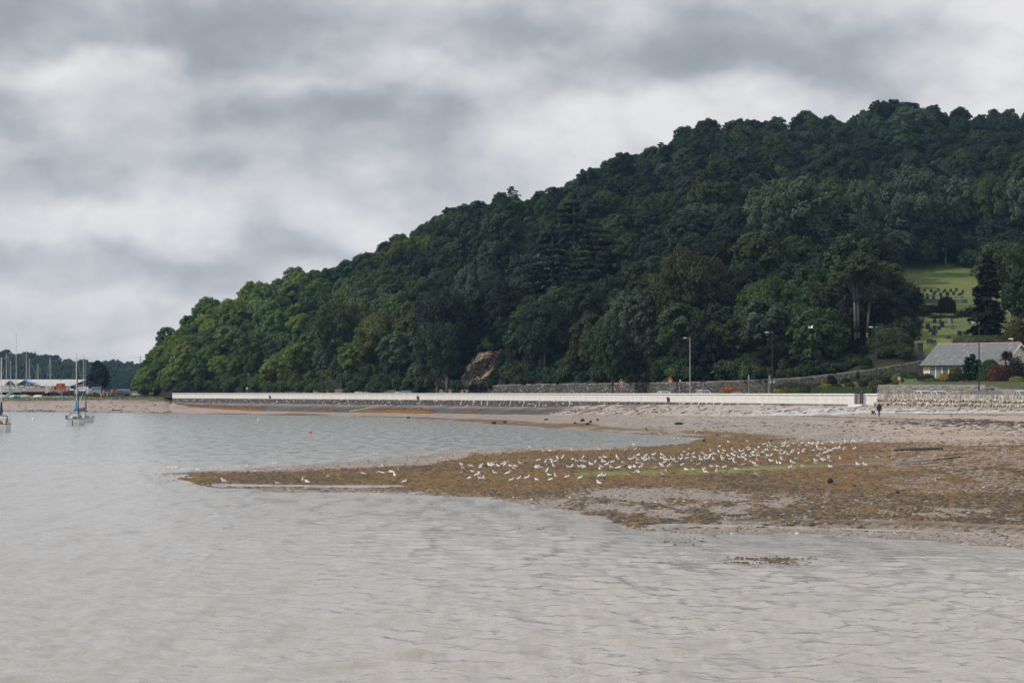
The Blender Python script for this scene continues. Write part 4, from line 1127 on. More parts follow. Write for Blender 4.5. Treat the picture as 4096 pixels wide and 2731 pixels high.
# trees one can name in the photograph: key, photo x, photo y of crown top, distance, photo width of crown, colour, label
NAMED = [
    ('airy0', 3165, 695, 560, 420, 'grey-green', 'largest pale grey-green tree high on the right of the wood'),
    ('airy1', 3080, 760, 552, 230, 'grey-green', 'pale grey-green tree just left of the largest pale one'),
    ('airy0', 3650, 668, 672, 290, 'grey-green', 'pale drooping tree straight above the cemetery lawn'),
    ('airy1', 3450, 690, 640, 190, 'grey-green', 'slim pale tree between the two big pale trees'),
    ('airy1', 3830, 690, 680, 150, 'grey-green', 'slim pale tree right of the drooping tree above the cemetery'),
    ('airy0', 3960, 655, 680, 190, 'mid green', 'tall mid green tree at upper right edge above the dark spruce'),
    ('airy1', 4070, 690, 676, 150, 'grey-green', 'tall pale tree at the right edge of the picture above the roofs'),
    ('airy1', 2790, 810, 600, 210, 'grey-green', 'pale tree in mid-slope left of the largest pale one'),
    ('broad3', 2760, 985, 470, 330, 'rusty olive', 'broad rusty olive tree above the speed signs and lamp'),
    ('broad1', 2660, 1040, 480, 200, 'olive green', 'olive tree leaning out left of the rusty one'),
    ('airy0', 2530, 1150, 478, 260, 'grey-green', 'light green tree low down above the stone retaining wall'),
    ('broad2', 3080, 1105, 452, 300, 'mid green', 'green tree with pale top above the white direction sign'),
    ('broad5', 3420, 905, 520, 360, 'near-black green', 'wide near-black tree behind the tall bare-trunked trees'),
    ('broad0', 3230, 1210, 446, 220, 'mid green', 'green tree below the flying gull'),
    ('broad3', 2960, 945, 540, 330, 'near-black green', 'dark rounded tree right of the rusty olive tree'),
    ('broad1', 3600, 1130, 470, 210, 'near-black green', 'dark tree on the left edge of the cemetery lawn'),
    ('broad2', 3590, 1215, 440, 190, 'near-black green', 'dark tree beside the lower graves and gate pillar'),
    ('spruce', 3950, 1005, 446, 190, 'near-black green', 'tall black spruce right of the graves behind the bungalow'),
    ('broad0', 4010, 950, 500, 260, 'mid green', 'green tree behind the black spruce'),
    ('broad4', 4085, 1060, 440, 160, 'dark green', 'dark tree at right edge above the second roof'),
    ('pine', 2295, 800, 620, 260, 'near-black green', 'tall near-black pine standing mid-slope in the wood'),
    ('pine', 2390, 905, 560, 330, 'near-black green', 'broad near-black pine with layered boughs in mid-slope'),
    ('pine', 2210, 920, 580, 260, 'near-black green', 'near-black pine left of the layered pine'),
    ('broad0', 1790, 1165, 560, 280, 'near-black green', 'large near-black tree left of the bare earth slip'),
    ('broad3', 1750, 1230, 545, 200, 'dark green', 'dark tree at the foot of the slope left of the slip'),
    ('spruce', 1600, 1165, 640, 75, 'yellow-green', 'small bright yellow-green conifer among darker trees'),
    ('broad1', 1530, 1250, 610, 250, 'yellow-green', 'yellow-green tree above the hidden cars by the wall'),
    ('broad4', 1360, 1195, 640, 240, 'mid green', 'tall green tree above the fence panel left of centre'),
    ('broad2', 1900, 1050, 600, 210, 'grey-green', 'pale grey-green patch of trees above the slip'),
    ('broad5', 3530, 400, 935, 120, 'near-black green', 'dark dome of trees on the highest point of the skyline'),
    ('broad3', 3650, 420, 880, 200, 'grey-green', 'pale rounded tree just right of the dark summit dome'),
    ('broad2', 2450, 1290, 462, 200, 'dark green', 'dark tree just above the retaining wall left of the lamp'),
    ('broad1', 2180, 1190, 520, 260, 'dark green', 'dark spreading tree right of the bare earth slip'),
]
for ni, (key, px, yt, D, wpx, colr, lab) in enumerate(NAMED):
    if wpx > 185 and key[:4] in ('airy', 'broa'): key = f'grand{ni % 3}'
    z = hill_z(px, D); w_, h_ = PROTO[key][2:]
    s = wpx / F * D / w_; top = EYE + (HY - yt) / F * D; szf = (top - z) / (h_ * s)
    szf = min(max(szf, 0.7), 1.7)
    kind = 'pine_tree' if key == 'pine' else 'spruce_tree' if key == 'spruce' else 'broadleaf_tree'
    put_tree(key, kind, lab, 'tree', (wx(px, D), D, z - 0.3), s, jit(PAL[colr], 0.1), None, None, szf)
    placed.append((wx(px, D), D, w_ * s * 0.8))
# the tall bare-trunked pair
tt = thing('tall_tree', 'tall tree with long bare pale trunks and high crown near the cemetery', 'tree', (wx(3430, 440), 440, hill_z(3430, 440)))
to = Vector(tt.location); pz = lambda px, py: P(px, py, 440) - to
for (a, b, c) in ((3421, 3418, 3395), (3432, 3430, 3440), (3468, 3478, 3520)):
    mb = MB(); mb.path([pz(a, 1455), pz(a + 2, 1330), pz(b, 1210), pz(b - 3, 1150), pz(c, 1060)], [0.29, 0.25, 0.22, 0.17, 0.06], 8)
    mb.path([pz(b, 1190), pz(b - 30, 1130), pz(b - 60, 1090)], [0.14, 0.09, 0.04], 6); mb.path([pz(b - 2, 1165), pz(b + 30, 1110), pz(b + 50, 1070)], [0.14, 0.09, 0.04], 6)
    mb.build('trunk', M_BARKP, tt, sm=True)
for (px, py, w_) in ((3395, 1075, 165), (3450, 1030, 150), (3540, 1050, 160), (3570, 1090, 110), (3360, 1060, 100), (3500, 1120, 110)):
    s = w_ / F * 440 / 9.2
    o = link('crown', PROTO['airy0'][0] if px % 20 else PROTO['broad1'][0], tt); o.location = P(px, py + 75, 440 + random.uniform(-3, 3)) - to - Vector((0, 0, 3.0 * s)); o.scale = (s, s, s * 0.75); o.color = (*jit((0.062, 0.085, 0.036), .12), 1); o.rotation_euler = (0, 0, random.uniform(0, 6))
placed.append((wx(3430, 440), 440, 6)); placed.append((wx(3540, 440), 440, 4))

# ---- the wood at large
cands = []
for _ in range(26000):
    px = random.uniform(548, 4280); d0 = (float(ret_D(px)) + 1.5) if 1930 < px < 3700 else edge_D(px) + 3.5
    if px > 3560: d0 = 655
    dc = float(crest_D(px)) + 4
    D = math.sqrt(random.uniform(d0 * d0, dc * dc))
    x = wx(px, D); z = hill_z(px, D)
    if z < 4.05 and px < 560: pass
    t = (D - d0) / max(dc - d0, 1)
    s = random.choice([random.uniform(0.5, 0.8), random.uniform(0.75, 1.05), random.uniform(0.95, 1.35)]) * (1.15 - 0.36 * min(1, t * 1.4)) if px > 1500 else random.uniform(0.6, 1.15)
    if px < 700: s *= 0.8
    key = random.choice(['broad0', 'broad1', 'broad2', 'broad3', 'broad4', 'broad5', 'broad3', 'broad5', 'airy0', 'airy1'])
    if px > 1900 and random.random() < 0.05: key = 'pine'; s *= 0.7
    w_, h_ = PROTO[key][2:]
    if blocked(px, D, s, w_, h_, z): continue
    r = w_ * s * 0.74
    # crest trees should just reach the skyline
    yt = HY - (z + h_ * s - EYE) / D * F
    if yt < float(sil_y(px)) - 14: 
        continue
    if not clear_of(x, D, r): continue
    placed.append((x, D, r)); cands.append((D / (s * w_), px, D, x, z, s, key))
cands.sort()
def region(px, D):
    t = (D - edge_D(px)) / (float(crest_D(px)) - edge_D(px))
    if t > 0.9: return 'on the skyline'
    if px < 1050: return 'on the left headland' if t > 0.3 else 'at the foot of the headland'
    if px < 1900: return 'on the slope above the sea wall' if t > 0.3 else 'at the foot behind the sea wall'
    if px < 2900: return 'in the middle of the slope' if t > 0.3 else 'just above the stone retaining wall'
    return 'on the right of the slope' if t > 0.35 else 'above the gardens below the wood'
NIND = 262
KN = {'broad0': 'round-headed', 'broad1': 'spreading', 'broad2': 'bold-clumped', 'broad3': 'close-leaved', 'broad4': 'domed', 'broad5': 'fine-textured', 'airy0': 'feathery', 'airy1': 'loose-crowned', 'pine': 'layered'}
rest = []
for i, (q_, px, D, x, z, s, key) in enumerate(cands):
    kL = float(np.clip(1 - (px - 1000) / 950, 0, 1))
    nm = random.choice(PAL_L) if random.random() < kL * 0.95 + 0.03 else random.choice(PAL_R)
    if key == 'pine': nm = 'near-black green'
    tint = jit(PAL[nm]); tint = (tint[0] * (0.80 + 0.68 * kL), tint[1] * (0.80 + 0.85 * kL), tint[2] * (0.86 + 0.40 * kL))  # sunlit left and cloud-shaded right of the wood put into the leaf colour
    szf = random.uniform(0.9, 1.15)
    if i < NIND:
        reg = region(px, D)
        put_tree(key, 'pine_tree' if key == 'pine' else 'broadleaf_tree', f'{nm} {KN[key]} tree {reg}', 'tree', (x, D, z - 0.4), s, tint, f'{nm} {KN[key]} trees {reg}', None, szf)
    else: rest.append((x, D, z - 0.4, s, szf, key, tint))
print('TREES', len(cands), 'rest', len(rest))

def gn_mass(name, pts, label, keys):
    """a wood too numerous to count: instances on points, one object"""
    coll = bpy.data.collections.new(name + '_kinds')
    for i, k in enumerate(keys):
        o = bpy.data.objects.new(f'kind_{i:02d}', PROTO[k][0]); coll.objects.link(o)
        o.material_slots[0].link = 'OBJECT'; o.material_slots[0].material = M_LEAFM
    me = bpy.data.meshes.new(name); me.from_pydata([p[:3] for p in pts], [], [])
    a = me.attributes.new('scl', 'FLOAT_VECTOR', 'POINT'); a.data.foreach_set('vector', np.array([(p[3], p[3], p[3] * p[4]) for p in pts], np.float32).ravel())
    a = me.attributes.new('rot', 'FLOAT', 'POINT'); a.data.foreach_set('value', np.array([random.uniform(0, 6.28) for p in pts], np.float32))
    a = me.attributes.new('idx', 'INT', 'POINT'); a.data.foreach_set('value', np.array([keys.index(p[5]) for p in pts], np.int32))
    a = me.attributes.new('tint', 'FLOAT_COLOR', 'POINT'); a.data.foreach_set('color', np.array([(*p[6], 1) for p in pts], np.float32).ravel())
    o = link(name, me)
    ng = bpy.data.node_groups.new(name, 'GeometryNodeTree')
    ng.interface.new_socket('Geometry', in_out='INPUT', socket_type='NodeSocketGeometry'); ng.interface.new_socket('Geometry', in_out='OUTPUT', socket_type='NodeSocketGeometry')
    N = ng.nodes.new; L = ng.links.new
    gi, go = N('NodeGroupInput'), N('NodeGroupOutput')
    iop = N('GeometryNodeInstanceOnPoints'); ci = N('GeometryNodeCollectionInfo'); ci.inputs['Collection'].default_value = coll
    ci.inputs['Separate Children'].default_value = True; ci.inputs['Reset Children'].default_value = True
    def attr(nm, ty):
        n = N('GeometryNodeInputNamedAttribute'); n.data_type = ty; n.inputs['Name'].default_value = nm; return n.outputs['Attribute']
    m2p = N('GeometryNodeMeshToPoints')
    L(gi.outputs[0], m2p.inputs['Mesh']); L(m2p.outputs[0], iop.inputs['Points']); L(ci.outputs[0], iop.inputs['Instance'])
    iop.inputs['Pick Instance'].default_value = True
    L(attr('idx', 'INT'), iop.inputs['Instance Index']); L(attr('scl', 'FLOAT_VECTOR'), iop.inputs['Scale'])
    cx = N('ShaderNodeCombineXYZ'); L(attr('rot', 'FLOAT'), cx.inputs['Z'])
    e2r = N('FunctionNodeEulerToRotation'); L(cx.outputs[0], e2r.inputs[0]); L(e2r.outputs[0], iop.inputs['Rotation'])
    L(iop.outputs[0], go.inputs[0])
    md = o.modifiers.new('wood', 'NODES'); md.node_group = ng
    tag(o, label, 'woodland', None, 'stuff'); return o
ALLK = ['broad0', 'broad1', 'broad2', 'broad3', 'broad4', 'broad5', 'airy0', 'airy1', 'pine']
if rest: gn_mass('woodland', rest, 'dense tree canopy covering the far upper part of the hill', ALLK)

# undergrowth along the foot of the slope
def near(px):
    for lim_, t_ in ((700, 'at the headland tip'), (900, 'just inside its far end'), (1150, 'left of the fence panel'), (1300, 'just left of the grey fence panel'), (1450, 'by the grey fence panel'), (1600, 'above the hidden cars'), (1760, 'left of the bare slip'), (1950, 'by the bare slip'), (2150, 'right of the bare slip'), (2400, 'left of the speed signs'), (2600, 'above the left speed sign'), (2760, 'above the right speed sign'), (2900, 'right of the silver lamp'), (3100, 'by the blue sign'), (3300, 'above the garden shrubs'), (9999, 'above the palm')):
        if px < lim_: return t_
BPAL = ['dark green', 'mid green', 'olive green', 'dark green', 'deep bluish-green']
nb = 0
for _ in range(2600):
    px = random.uniform(560, 3640); d0 = (float(ret_D(px)) + 0.9) if 1930 < px < 3700 else edge_D(px) + 0.8
    D = d0 + abs(random.gauss(0, 7)); s = random.uniform(0.6, 1.5); key = random.choice(['bush0', 'bush1', 'bush2'])
    if 1250 < px < 1390 and D < d0 + 6 or 1740 < px < 1900 and D < d0 + 6: s *= 0.45
    if px > 3060: s *= 0.7
    z = hill_z(px, D); w_, h_ = PROTO[key][2:]; x = wx(px, D)
    if blocked(px, D, s, w_, h_, z) or not clear_of(x, D, w_ * s * 0.5): continue
    placed.append((x, D, w_ * s * 0.5)); nb += 1
    side = 'behind the sea wall' if px < 1900 else 'hanging over the retaining wall'
    nm = random.choice(BPAL) if px > 1500 else random.choice(['mid green', 'yellow-green', 'olive green', 'mid green'])
    put_tree(key, 'shrub', f'{nm} shrub {side} {near(px)}', 'shrub', (x, D, z - 0.25), s, jit(PAL[nm]), f'{nm} shrubs {side} {near(px)}', parts=False)
    if nb > 270: break
ug = []
for _ in range(1500):
    px = random.uniform(556, 3650); d0 = (float(ret_D(px)) + 1.2) if 1930 < px < 3700 else edge_D(px) + 1.5
    D = d0 + random.uniform(0, 42); s = random.uniform(0.5, 1.15); key = random.choice(['bush0', 'bush1', 'bush2']); z = hill_z(px, D); w_, h_ = PROTO[key][2:]
    if blocked(px, D, s, w_, h_, z): continue
    ug.append((wx(px, D), D, z - .3, s, random.uniform(.8, 1.2), key, jit(PAL[random.choice(BPAL if px > 1400 else ['mid green', 'olive green', 'yellow-green'])])))
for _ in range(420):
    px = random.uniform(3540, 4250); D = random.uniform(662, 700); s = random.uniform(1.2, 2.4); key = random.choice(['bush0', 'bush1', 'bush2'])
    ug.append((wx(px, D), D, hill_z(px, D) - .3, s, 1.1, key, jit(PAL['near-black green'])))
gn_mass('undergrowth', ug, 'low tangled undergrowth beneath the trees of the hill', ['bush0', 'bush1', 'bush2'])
# ================================================================ gardens, houses and cemetery on the right
M_CREAM = mat('cream_wall', (0.70, 0.64, 0.55), 0.9, 0.06, 1.5)
M_FRAME = mat('white_frame', (0.78, 0.78, 0.77), 0.5, 0.04, 2)
M_GLASS = mat('window_glass', (0.055, 0.075, 0.08), 0.08, 0.3, 0.5, spec=0.6)
M_BLIND = mat('blind', (0.30, 0.33, 0.29), 0.8, 0.1, 2)
M_SLATE = mat('slate', (0.215, 0.225, 0.235), 0.75, 0.30, 1.4, bump=0.3, detail=9)
M_SLATE2 = mat('slate_light', (0.27, 0.28, 0.285), 0.75, 0.25, 1.4, bump=0.3)
M_BLACK = mat('black_paint', (0.016, 0.016, 0.018), 0.5, 0.2, 3)
M_STEEL = mat('galvanised', (0.42, 0.43, 0.44), 0.45, 0.1, 3, metal=0.6)
M_ALU = mat('spar_alloy', (0.62, 0.62, 0.62), 0.45, 0.06, 3)

# ---- bungalow: roof plane faces the bay, gable end to the right
D_H = 386.0
A = P(3750, 1377, 391); Bx = P(4022, 1371, 379)               # ridge ends
rdir = (Bx - A); rdir.z = 0
th = R(-44); rv = Vector((math.cos(th), math.sin(th), 0)); sv = Vector((rv.y, -rv.x, 0))  # sv points to the bay
sv = Vector((-math.sin(-th), -math.cos(th), 0))
Lr = 15.2; RUN = 4.9; ZR = A.z; ZE = ZR - 3.35; ZG = ZE - 2.25
A2 = Vector((A.x, A.y, 0))
house = thing('bungalow', 'cream bungalow with big grey slate roof and glazed front', 'house', (A2.x, A2.y, ZG))
def hp(a, b, z): 
    p = A2 + rv * a + sv * b; return Vector((p.x - A2.x, p.y - A2.y, z - ZG))
# walls
mb = MB(); e0, e1 = RUN - 0.55, -RUN + 0.55
mb.add([hp(0.35, e0, ZG - 1), hp(Lr - 0.35, e0, ZG - 1), hp(Lr - 0.35, e1, ZG - 1), hp(0.35, e1, ZG - 1), hp(0.35, e0, ZE + 0.2), hp(Lr - 0.35, e0, ZE + 0.2), hp(Lr - 0.35, e1, ZE + 0.2), hp(0.35, e1, ZE + 0.2), hp(0.35, 0, ZR - 0.25), hp(Lr - 0.35, 0, ZR - 0.25)],
       [(0, 1, 5, 4), (2, 3, 7, 6), (1, 2, 6, 9, 5), (3, 0, 4, 8, 7)])
mb.build('wall', M_CREAM, house)
# roof: two slopes with real courses of slates on the near one
roof = MB()
for sgn in (1, -1):
    p = [hp(0, 0, ZR), hp(Lr, 0, ZR), hp(Lr, sgn * RUN, ZE), hp(0, sgn * RUN, ZE)]; q_ = [Vector((v.x, v.y, v.z - 0.14)) for v in p]
    roof.add(p + q_, [(0, 1, 2, 3), (7, 6, 5, 4), (0, 3, 7, 4), (1, 5, 6, 2), (3, 2, 6, 7)] if sgn < 0 else [(3, 2, 1, 0), (4, 5, 6, 7), (4, 7, 3, 0), (2, 6, 5, 1), (7, 6, 2, 3)])
roof_o = roof.build('roof', M_SLATE, house)
items = []; rc = np.random.default_rng(4); Vs = []; Cs = []
nrow = 26; ncol = 44; sl = Vector((sv.x * RUN, sv.y * RUN, ZE - ZR))
for r_ in range(nrow):
    for c_ in range(ncol):
        a0 = Lr * (c_ + (0.5 if r_ % 2 else 0)) / ncol; a1 = a0 + Lr / ncol * 0.96
        if a1 > Lr + 0.05: continue
        t0, t1 = r_ / nrow, (r_ + 1.12) / nrow; up = 0.03 + rc.uniform(0, 0.012)
        q4 = [hp(a0, RUN * t0, ZR + (ZE - ZR) * t0 + 0.012), hp(a1, RUN * t0, ZR + (ZE - ZR) * t0 + 0.012), hp(a1, RUN * t1, ZR + (ZE - ZR) * t1 + up), hp(a0, RUN * t1, ZR + (ZE - ZR) * t1 + up)]
        Vs += [tuple(v) for v in q4]; g = rc.uniform(0.84, 1.16); col = np.array([0.175, 0.182, 0.192]) * g
        if rc.uniform() < 0.02: col = np.array([0.34, 0.34, 0.32])
        Cs += [col] * 4
me = mesh_np('slates', Vs, np.arange(len(Vs)).reshape(-1, 4)[:, ::-1], attr_mat('slate_piece', rough=0.7, var=0.25, scale=4), False); color_attr(me, 'col', Cs)
o = link('slate', me, roof_o); o['kind'] = 'stuff'
for k in range(30):
    mb = MB(); a = hp(Lr * k / 30 + 0.01, 0, ZR + 0.03); b = hp(Lr * (k + 1) / 30 - 0.01, 0, ZR + 0.03); mb.tube(a, b, 0.12, 0.12, 6); mb.build('ridge_tile', mat('ridge_tile', (0.33, 0.27, 0.23), 0.85, 0.3, 3), roof_o)
# barge boards and gutter
mb = MB()
for sgn in (1, -1):
    a, b = hp(Lr + 0.03, 0, ZR - 0.03), hp(Lr + 0.03, sgn * (RUN + 0.05), ZE - 0.05)
    d = rv * 0.05; dn = Vector((0, 0, -0.28)); mb.add([a, b, b + dn, a + dn, a + d, b + d, b + dn + d, a + dn + d], [(0, 1, 2, 3), (7, 6, 5, 4), (0, 4, 5, 1), (3, 2, 6, 7), (1, 5, 6, 2)])
mb.build('barge_board', M_FRAME, house)
mb = MB(); mb.tube(hp(-0.05, RUN + 0.08, ZE - 0.04), hp(Lr + 0.05, RUN + 0.08, ZE - 0.04), 0.075, 0.075, 6); mb.build('gutter', M_BLACK, house)
# glazed front: six lights with white posts
W0, W1 = 1.5, 8.6; nb_ = 6; eo = RUN - 0.52
win = MB(); wd_ = (W1 - W0) / nb_
for k in range(nb_ + 1):
    a = W0 + wd_ * k; p, q_ = hp(a - 0.085, eo + 0.05, ZG + 0.25), hp(a + 0.085, eo + 0.05, ZG + 0.25)
    n_ = sv * 0.08; u_ = Vector((0, 0, ZE - ZG - 0.35)); win.add([p, q_, q_ + u_, p + u_, p - n_, q_ - n_, q_ + u_ - n_, p + u_ - n_], [(0, 1, 2, 3), (1, 5, 6, 2), (4, 0, 3, 7), (3, 2, 6, 7)])
for z_ in (ZG + 0.22, ZE - 0.12):
    p, q_ = hp(W0 - 0.06, eo + 0.06, z_), hp(W1 + 0.06, eo + 0.06, z_); u_ = Vector((0, 0, 0.12)); n_ = sv * 0.1
    win.add([p, q_, q_ + u_, p + u_, p - n_, q_ - n_, q_ + u_ - n_, p + u_ - n_], [(0, 1, 2, 3), (3, 2, 6, 7), (0, 4, 5, 1)])
wino = win.build('window', M_FRAME, house)
for k in range(nb_):
    a, b = W0 + wd_ * k + 0.055, W0 + wd_ * (k + 1) - 0.055; mb = MB()
    mb.quad(hp(a, eo + 0.015, ZG + 0.3), hp(b, eo + 0.015, ZG + 0.3), hp(b, eo + 0.015, ZE - 0.12), hp(a, eo + 0.015, ZE - 0.12))
    mb.build('pane', M_GLASS if k in (2, 3) else mat('pane_blind', (0.16, 0.19, 0.175), 0.15, 0.15, 1.0, spec=0.6), wino)
mb = MB(); mb.add([hp(W0 - 0.1, eo + 0.03, ZG - 1), hp(W1 + 0.1, eo + 0.03, ZG - 1), hp(W1 + 0.1, eo + 0.03, ZG + 0.22), hp(W0 - 0.1, eo + 0.03, ZG + 0.22)], [(0, 1, 2, 3)]); mb.build('plinth', M_FRAME, house)
mb = MB(); mb.quad(hp(9.6, eo + 0.04, ZG + 0.9), hp(10.6, eo + 0.04, ZG + 0.9), hp(10.6, eo + 0.04, ZE - 0.2), hp(9.6, eo + 0.04, ZE - 0.2)); mb.build('pane', M_GLASS, wino)
# gable window
mb = MB(); mb.quad(hp(Lr - 0.33, 1.4, ZG + 0.9), hp(Lr - 0.33, -0.4, ZG + 0.9), hp(Lr - 0.33, -0.4, ZG + 2.1), hp(Lr - 0.33, 1.4, ZG + 2.1)); mb.build('pane', M_GLASS, wino)
# second roof at the picture's right edge
C2 = P(4035, 1391, 392); h2 = thing('neighbour_house', 'second grey roofed house cut by the right edge of the picture', 'house', (C2.x, C2.y, ZG))
def hq(a, b, z): return Vector((rv.x * a + sv.x * b, rv.y * a + sv.y * b, z - ZG))
zr2 = C2.z; ze2 = zr2 - 2.6
mb = MB(); mb.add([hq(-2, 4.0, ZG - 1), hq(11, 4.0, ZG - 1), hq(11, -4, ZG - 1), hq(-2, -4, ZG - 1), hq(-2, 4.0, ze2), hq(11, 4.0, ze2), hq(11, -4, ze2), hq(-2, -4, ze2), hq(-2, 0, zr2 - .2), hq(11, 0, zr2 - .2)], [(0, 1, 5, 4), (2, 3, 7, 6), (1, 2, 6, 9, 5), (3, 0, 4, 8, 7)]); mb.build('wall', M_CREAM, h2)
mb = MB()
for sgn in (1, -1):
    p = [hq(-2.3, 0, zr2), hq(11.4, 0, zr2), hq(11.4, sgn * 4.5, ze2 - 0.1), hq(-2.3, sgn * 4.5, ze2 - 0.1)]; q_ = [v - Vector((0, 0, .14)) for v in p]
    mb.add(p + q_, [(0, 1, 2, 3), (7, 6, 5, 4), (0, 3, 7, 4), (1, 5, 6, 2), (3, 2, 6, 7)])
r2 = mb.build('roof', M_SLATE2, h2)
for k in range(1, 18):
    t = k / 18; mb = MB(); a, b = hq(-2.3, 4.5 * t, zr2 + (ze2 - .1 - zr2) * t + .02), hq(11.4, 4.5 * t, zr2 + (ze2 - .1 - zr2) * t + .02); mb.tube(a, b, 0.03, 0.03, 4); mb.build('slate_course', M_SLATE, r2)
mb = MB(); mb.tube(hq(11.4, 0, zr2), hq(11.4, 4.5, ze2 - .1), 0.1, 0.1, 4); mb.tube(hq(-2.3, 0, zr2), hq(-2.3, 4.5, ze2 - .1), 0.06, 0.06, 4); mb.build('barge_board', M_FRAME, h2)

# ---- garden wall by the road, box hedge, planting
_w13 = off_line(-13.4); 
def D13(px): return float(np.interp(px, _w13[0], _w13[1]))
def gline(px, py_or_z, dd=0.0, is_z=False):
    d = D13(px) + dd; return Vector((wx(px, d), d, py_or_z if is_z else wz(py_or_z, d)))
def wall_between(name, label, p0, p1, ytop, thick, m, cat='wall', group=None, stone_col=None, cope=None):
    c = gline((p0 + p1) / 2, Z_ROAD, 0, True); t_ = thing(name, label, cat, c, 0, group)
    n = max(2, int((p1 - p0) / 40) + 1); ring = []
    for i in range(n):
        p = p0 + (p1 - p0) * i / (n - 1); y = np.interp(p, [a for a, b in ytop], [b for a, b in ytop])
        zt = gline(p, y).z; ring.append([gline(p, 3.3, 0, True) - c, gline(p, zt, 0, True) - c, gline(p, zt, thick, True) - c, gline(p, 3.3, thick, True) - c])
    mb = MB(); mb.loft(ring); mb.build('core', m, t_)
    return t_, c
gw1, gc = wall_between('garden_wall', 'grey stone garden wall below the bungalow, beside the parked cars', 3512, 3940, [(3512, 1541), (3940, 1542)], 0.9, mat('gw_mortar', (0.24, 0.215, 0.19), 0.95, 0.3, 1.5))
items = []
for px in np.arange(3516, 3938, 6.2):
    z = Z_ROAD + 0.1; zt = gline(px, 1542).z; rz = math.atan2(gline(px + 5, 0, 0, True).y - gline(px - 5, 0, 0, True).y, gline(px + 5, 0, 0, True).x - gline(px - 5, 0, 0, True).x)
    while z < zt - 0.1:
        h = rf.uniform(0.2, 0.42); g = rf.uniform(0.6, 1.3); col = np.array([0.245, 0.222, 0.205]) * g
        if rf.uniform() < .08: col = np.array([0.33, 0.26, 0.17])
        items.append((gline(px + rf.uniform(-3, 3), min(z + h / 2, zt - h / 2), -0.03, True), (rf.uniform(.16, .34) / max(abs(math.cos(rz)), .35), .1, h / 2 * .9), rz, col, 0)); z += h
o = stones('stone', items, M_FOOT, gw1, gc); o['kind'] = 'stuff'
for px in np.arange(3514, 3938, 14.0):
    mb = MB(); zt = gline(px, 1541).z; mb.loft([[gline(p, zt - .02, -.06, True) - gc, gline(p, zt + .09, -.05, True) - gc, gline(p, zt + .09, .95, True) - gc, gline(p, zt - .02, .95, True) - gc] for p in (px + .25, px + 13.6)]); mb.build('coping', mat('gw_coping', (0.25, 0.215, 0.195), .9, .25, 2), gw1)
gw2, gc2 = wall_between('garden_wall', 'short stone wall right of the gateway, overgrown with leafy hedge', 3962, 4400, [(3962, 1542), (3975, 1555), (4400, 1560)], 0.9, mat('gw_mortar', (0.17, 0.15, 0.14)))
mb = MB(); mb.box((0, 0, 0.9), (0.7, 0.7, 1.8)); mb.box((0, 0, 1.85), (0.85, 0.85, 0.14)); mb.build('pier', mat('gw_coping', (0.25, .215, .195)), gw2, gline(3968, Z_ROAD, -.3, True) - gc2)
# turquoise recycling bin in the gateway
bn = thing('wheelie_bin', 'turquoise wheelie bin standing in the gateway of the garden wall', 'bin', gline(3948, Z_ROAD + .9, 1.2, True))
mb = MB(); mb.box((0, 0, .5), (.55, .6, 1.0), top=1.1); mb.build('body', mat('turquoise', (0.10, 0.50, 0.52), .5, .08, 2), bn); mb = MB(); mb.box((0, 0, 1.05), (.62, .68, .08)); mb.build('lid', mat('bin_lid', (0.45, 0.62, .68), .5, .08, 2), bn)
for x_ in (-.25, .25):
    mb = MB(); mb.tube((x_ - .03, .3, .1), (x_ + .03, .3, .1), .1, .1, 10); mb.build('wheel', M_BLACK, bn)

def leaf_box(seed, L, W, H_, n, leaf):
    """clipped hedge or topiary block: leaf sprays over a box"""
    rr = np.random.default_rng(seed); P_ = []; N_ = []
    ar = np.array([L * H_, L * H_, W * H_, W * H_, L * W]); k = (ar / ar.sum() * n).astype(int)
    for f, (c, nn) in enumerate(zip(k, [(0, -1, 0), (0, 1, 0), (-1, 0, 0), (1, 0, 0), (0, 0, 1)])):
        u = rr.uniform(-.5, .5, (c, 2)); j = rr.normal(0, 0.03, c)
        if f < 2: p = np.stack([u[:, 0] * L, np.full(c, nn[1] * W / 2) + j, (u[:, 1] + .5) * H_], 1)
        elif f < 4: p = np.stack([np.full(c, nn[0] * L / 2) + j, u[:, 0] * W, (u[:, 1] + .5) * H_], 1)
        else: p = np.stack([u[:, 0] * L, u[:, 1] * W, H_ + j], 1)
        P_.append(p); N_.append(np.array(nn) + rr.normal(0, .5, (c, 3)) + np.array([0, 0, .3]))
    p = np.concatenate(P_); return leaves_mesh('foliage', p, np.concatenate(N_), leaf * rr.uniform(.6, 1.4, len(p)), np.repeat(rr.uniform(.65, 1.35, (len(p), 1)), 3, 1), rr)
def leaf_dome(seed, rx, ry, H_, n, leaf, power=2.0, rough=0.05):
    rr = np.random.default_rng(seed); d = rr.normal(0, 1, (n, 3)); d[:, 2] = np.abs(d[:, 2]); d /= np.linalg.norm(d, axis=1, keepdims=True)
    m_ = (np.abs(d[:, 0]) ** power + np.abs(d[:, 1]) ** power + np.abs(d[:, 2]) ** power) ** (1 / power)
    p = d / m_[:, None] * np.array([rx, ry, H_]) * (1 + rr.normal(0, rough, (n, 1)))
    return leaves_mesh('foliage', p, d + rr.normal(0, .5, (n, 3)) + np.array([0, 0, .3]), leaf * rr.uniform(.6, 1.4, n), np.repeat(rr.uniform(.65, 1.35, (n, 1)), 3, 1), rr)
def plant(name, label, cat, me_, loc, tint, core=None, rz=0.0, scale=None):
    t_ = thing(name, label, cat, loc, rz); me_.materials.append(M_LEAF) if not me_.materials else None
    o = link('foliage', me_, t_); o.color = (*tint, 1)
    if scale: o.scale = scale
    if core:
        mb = MB(); core(mb); mb.build('stem', M_BARK, t_)
    return t_
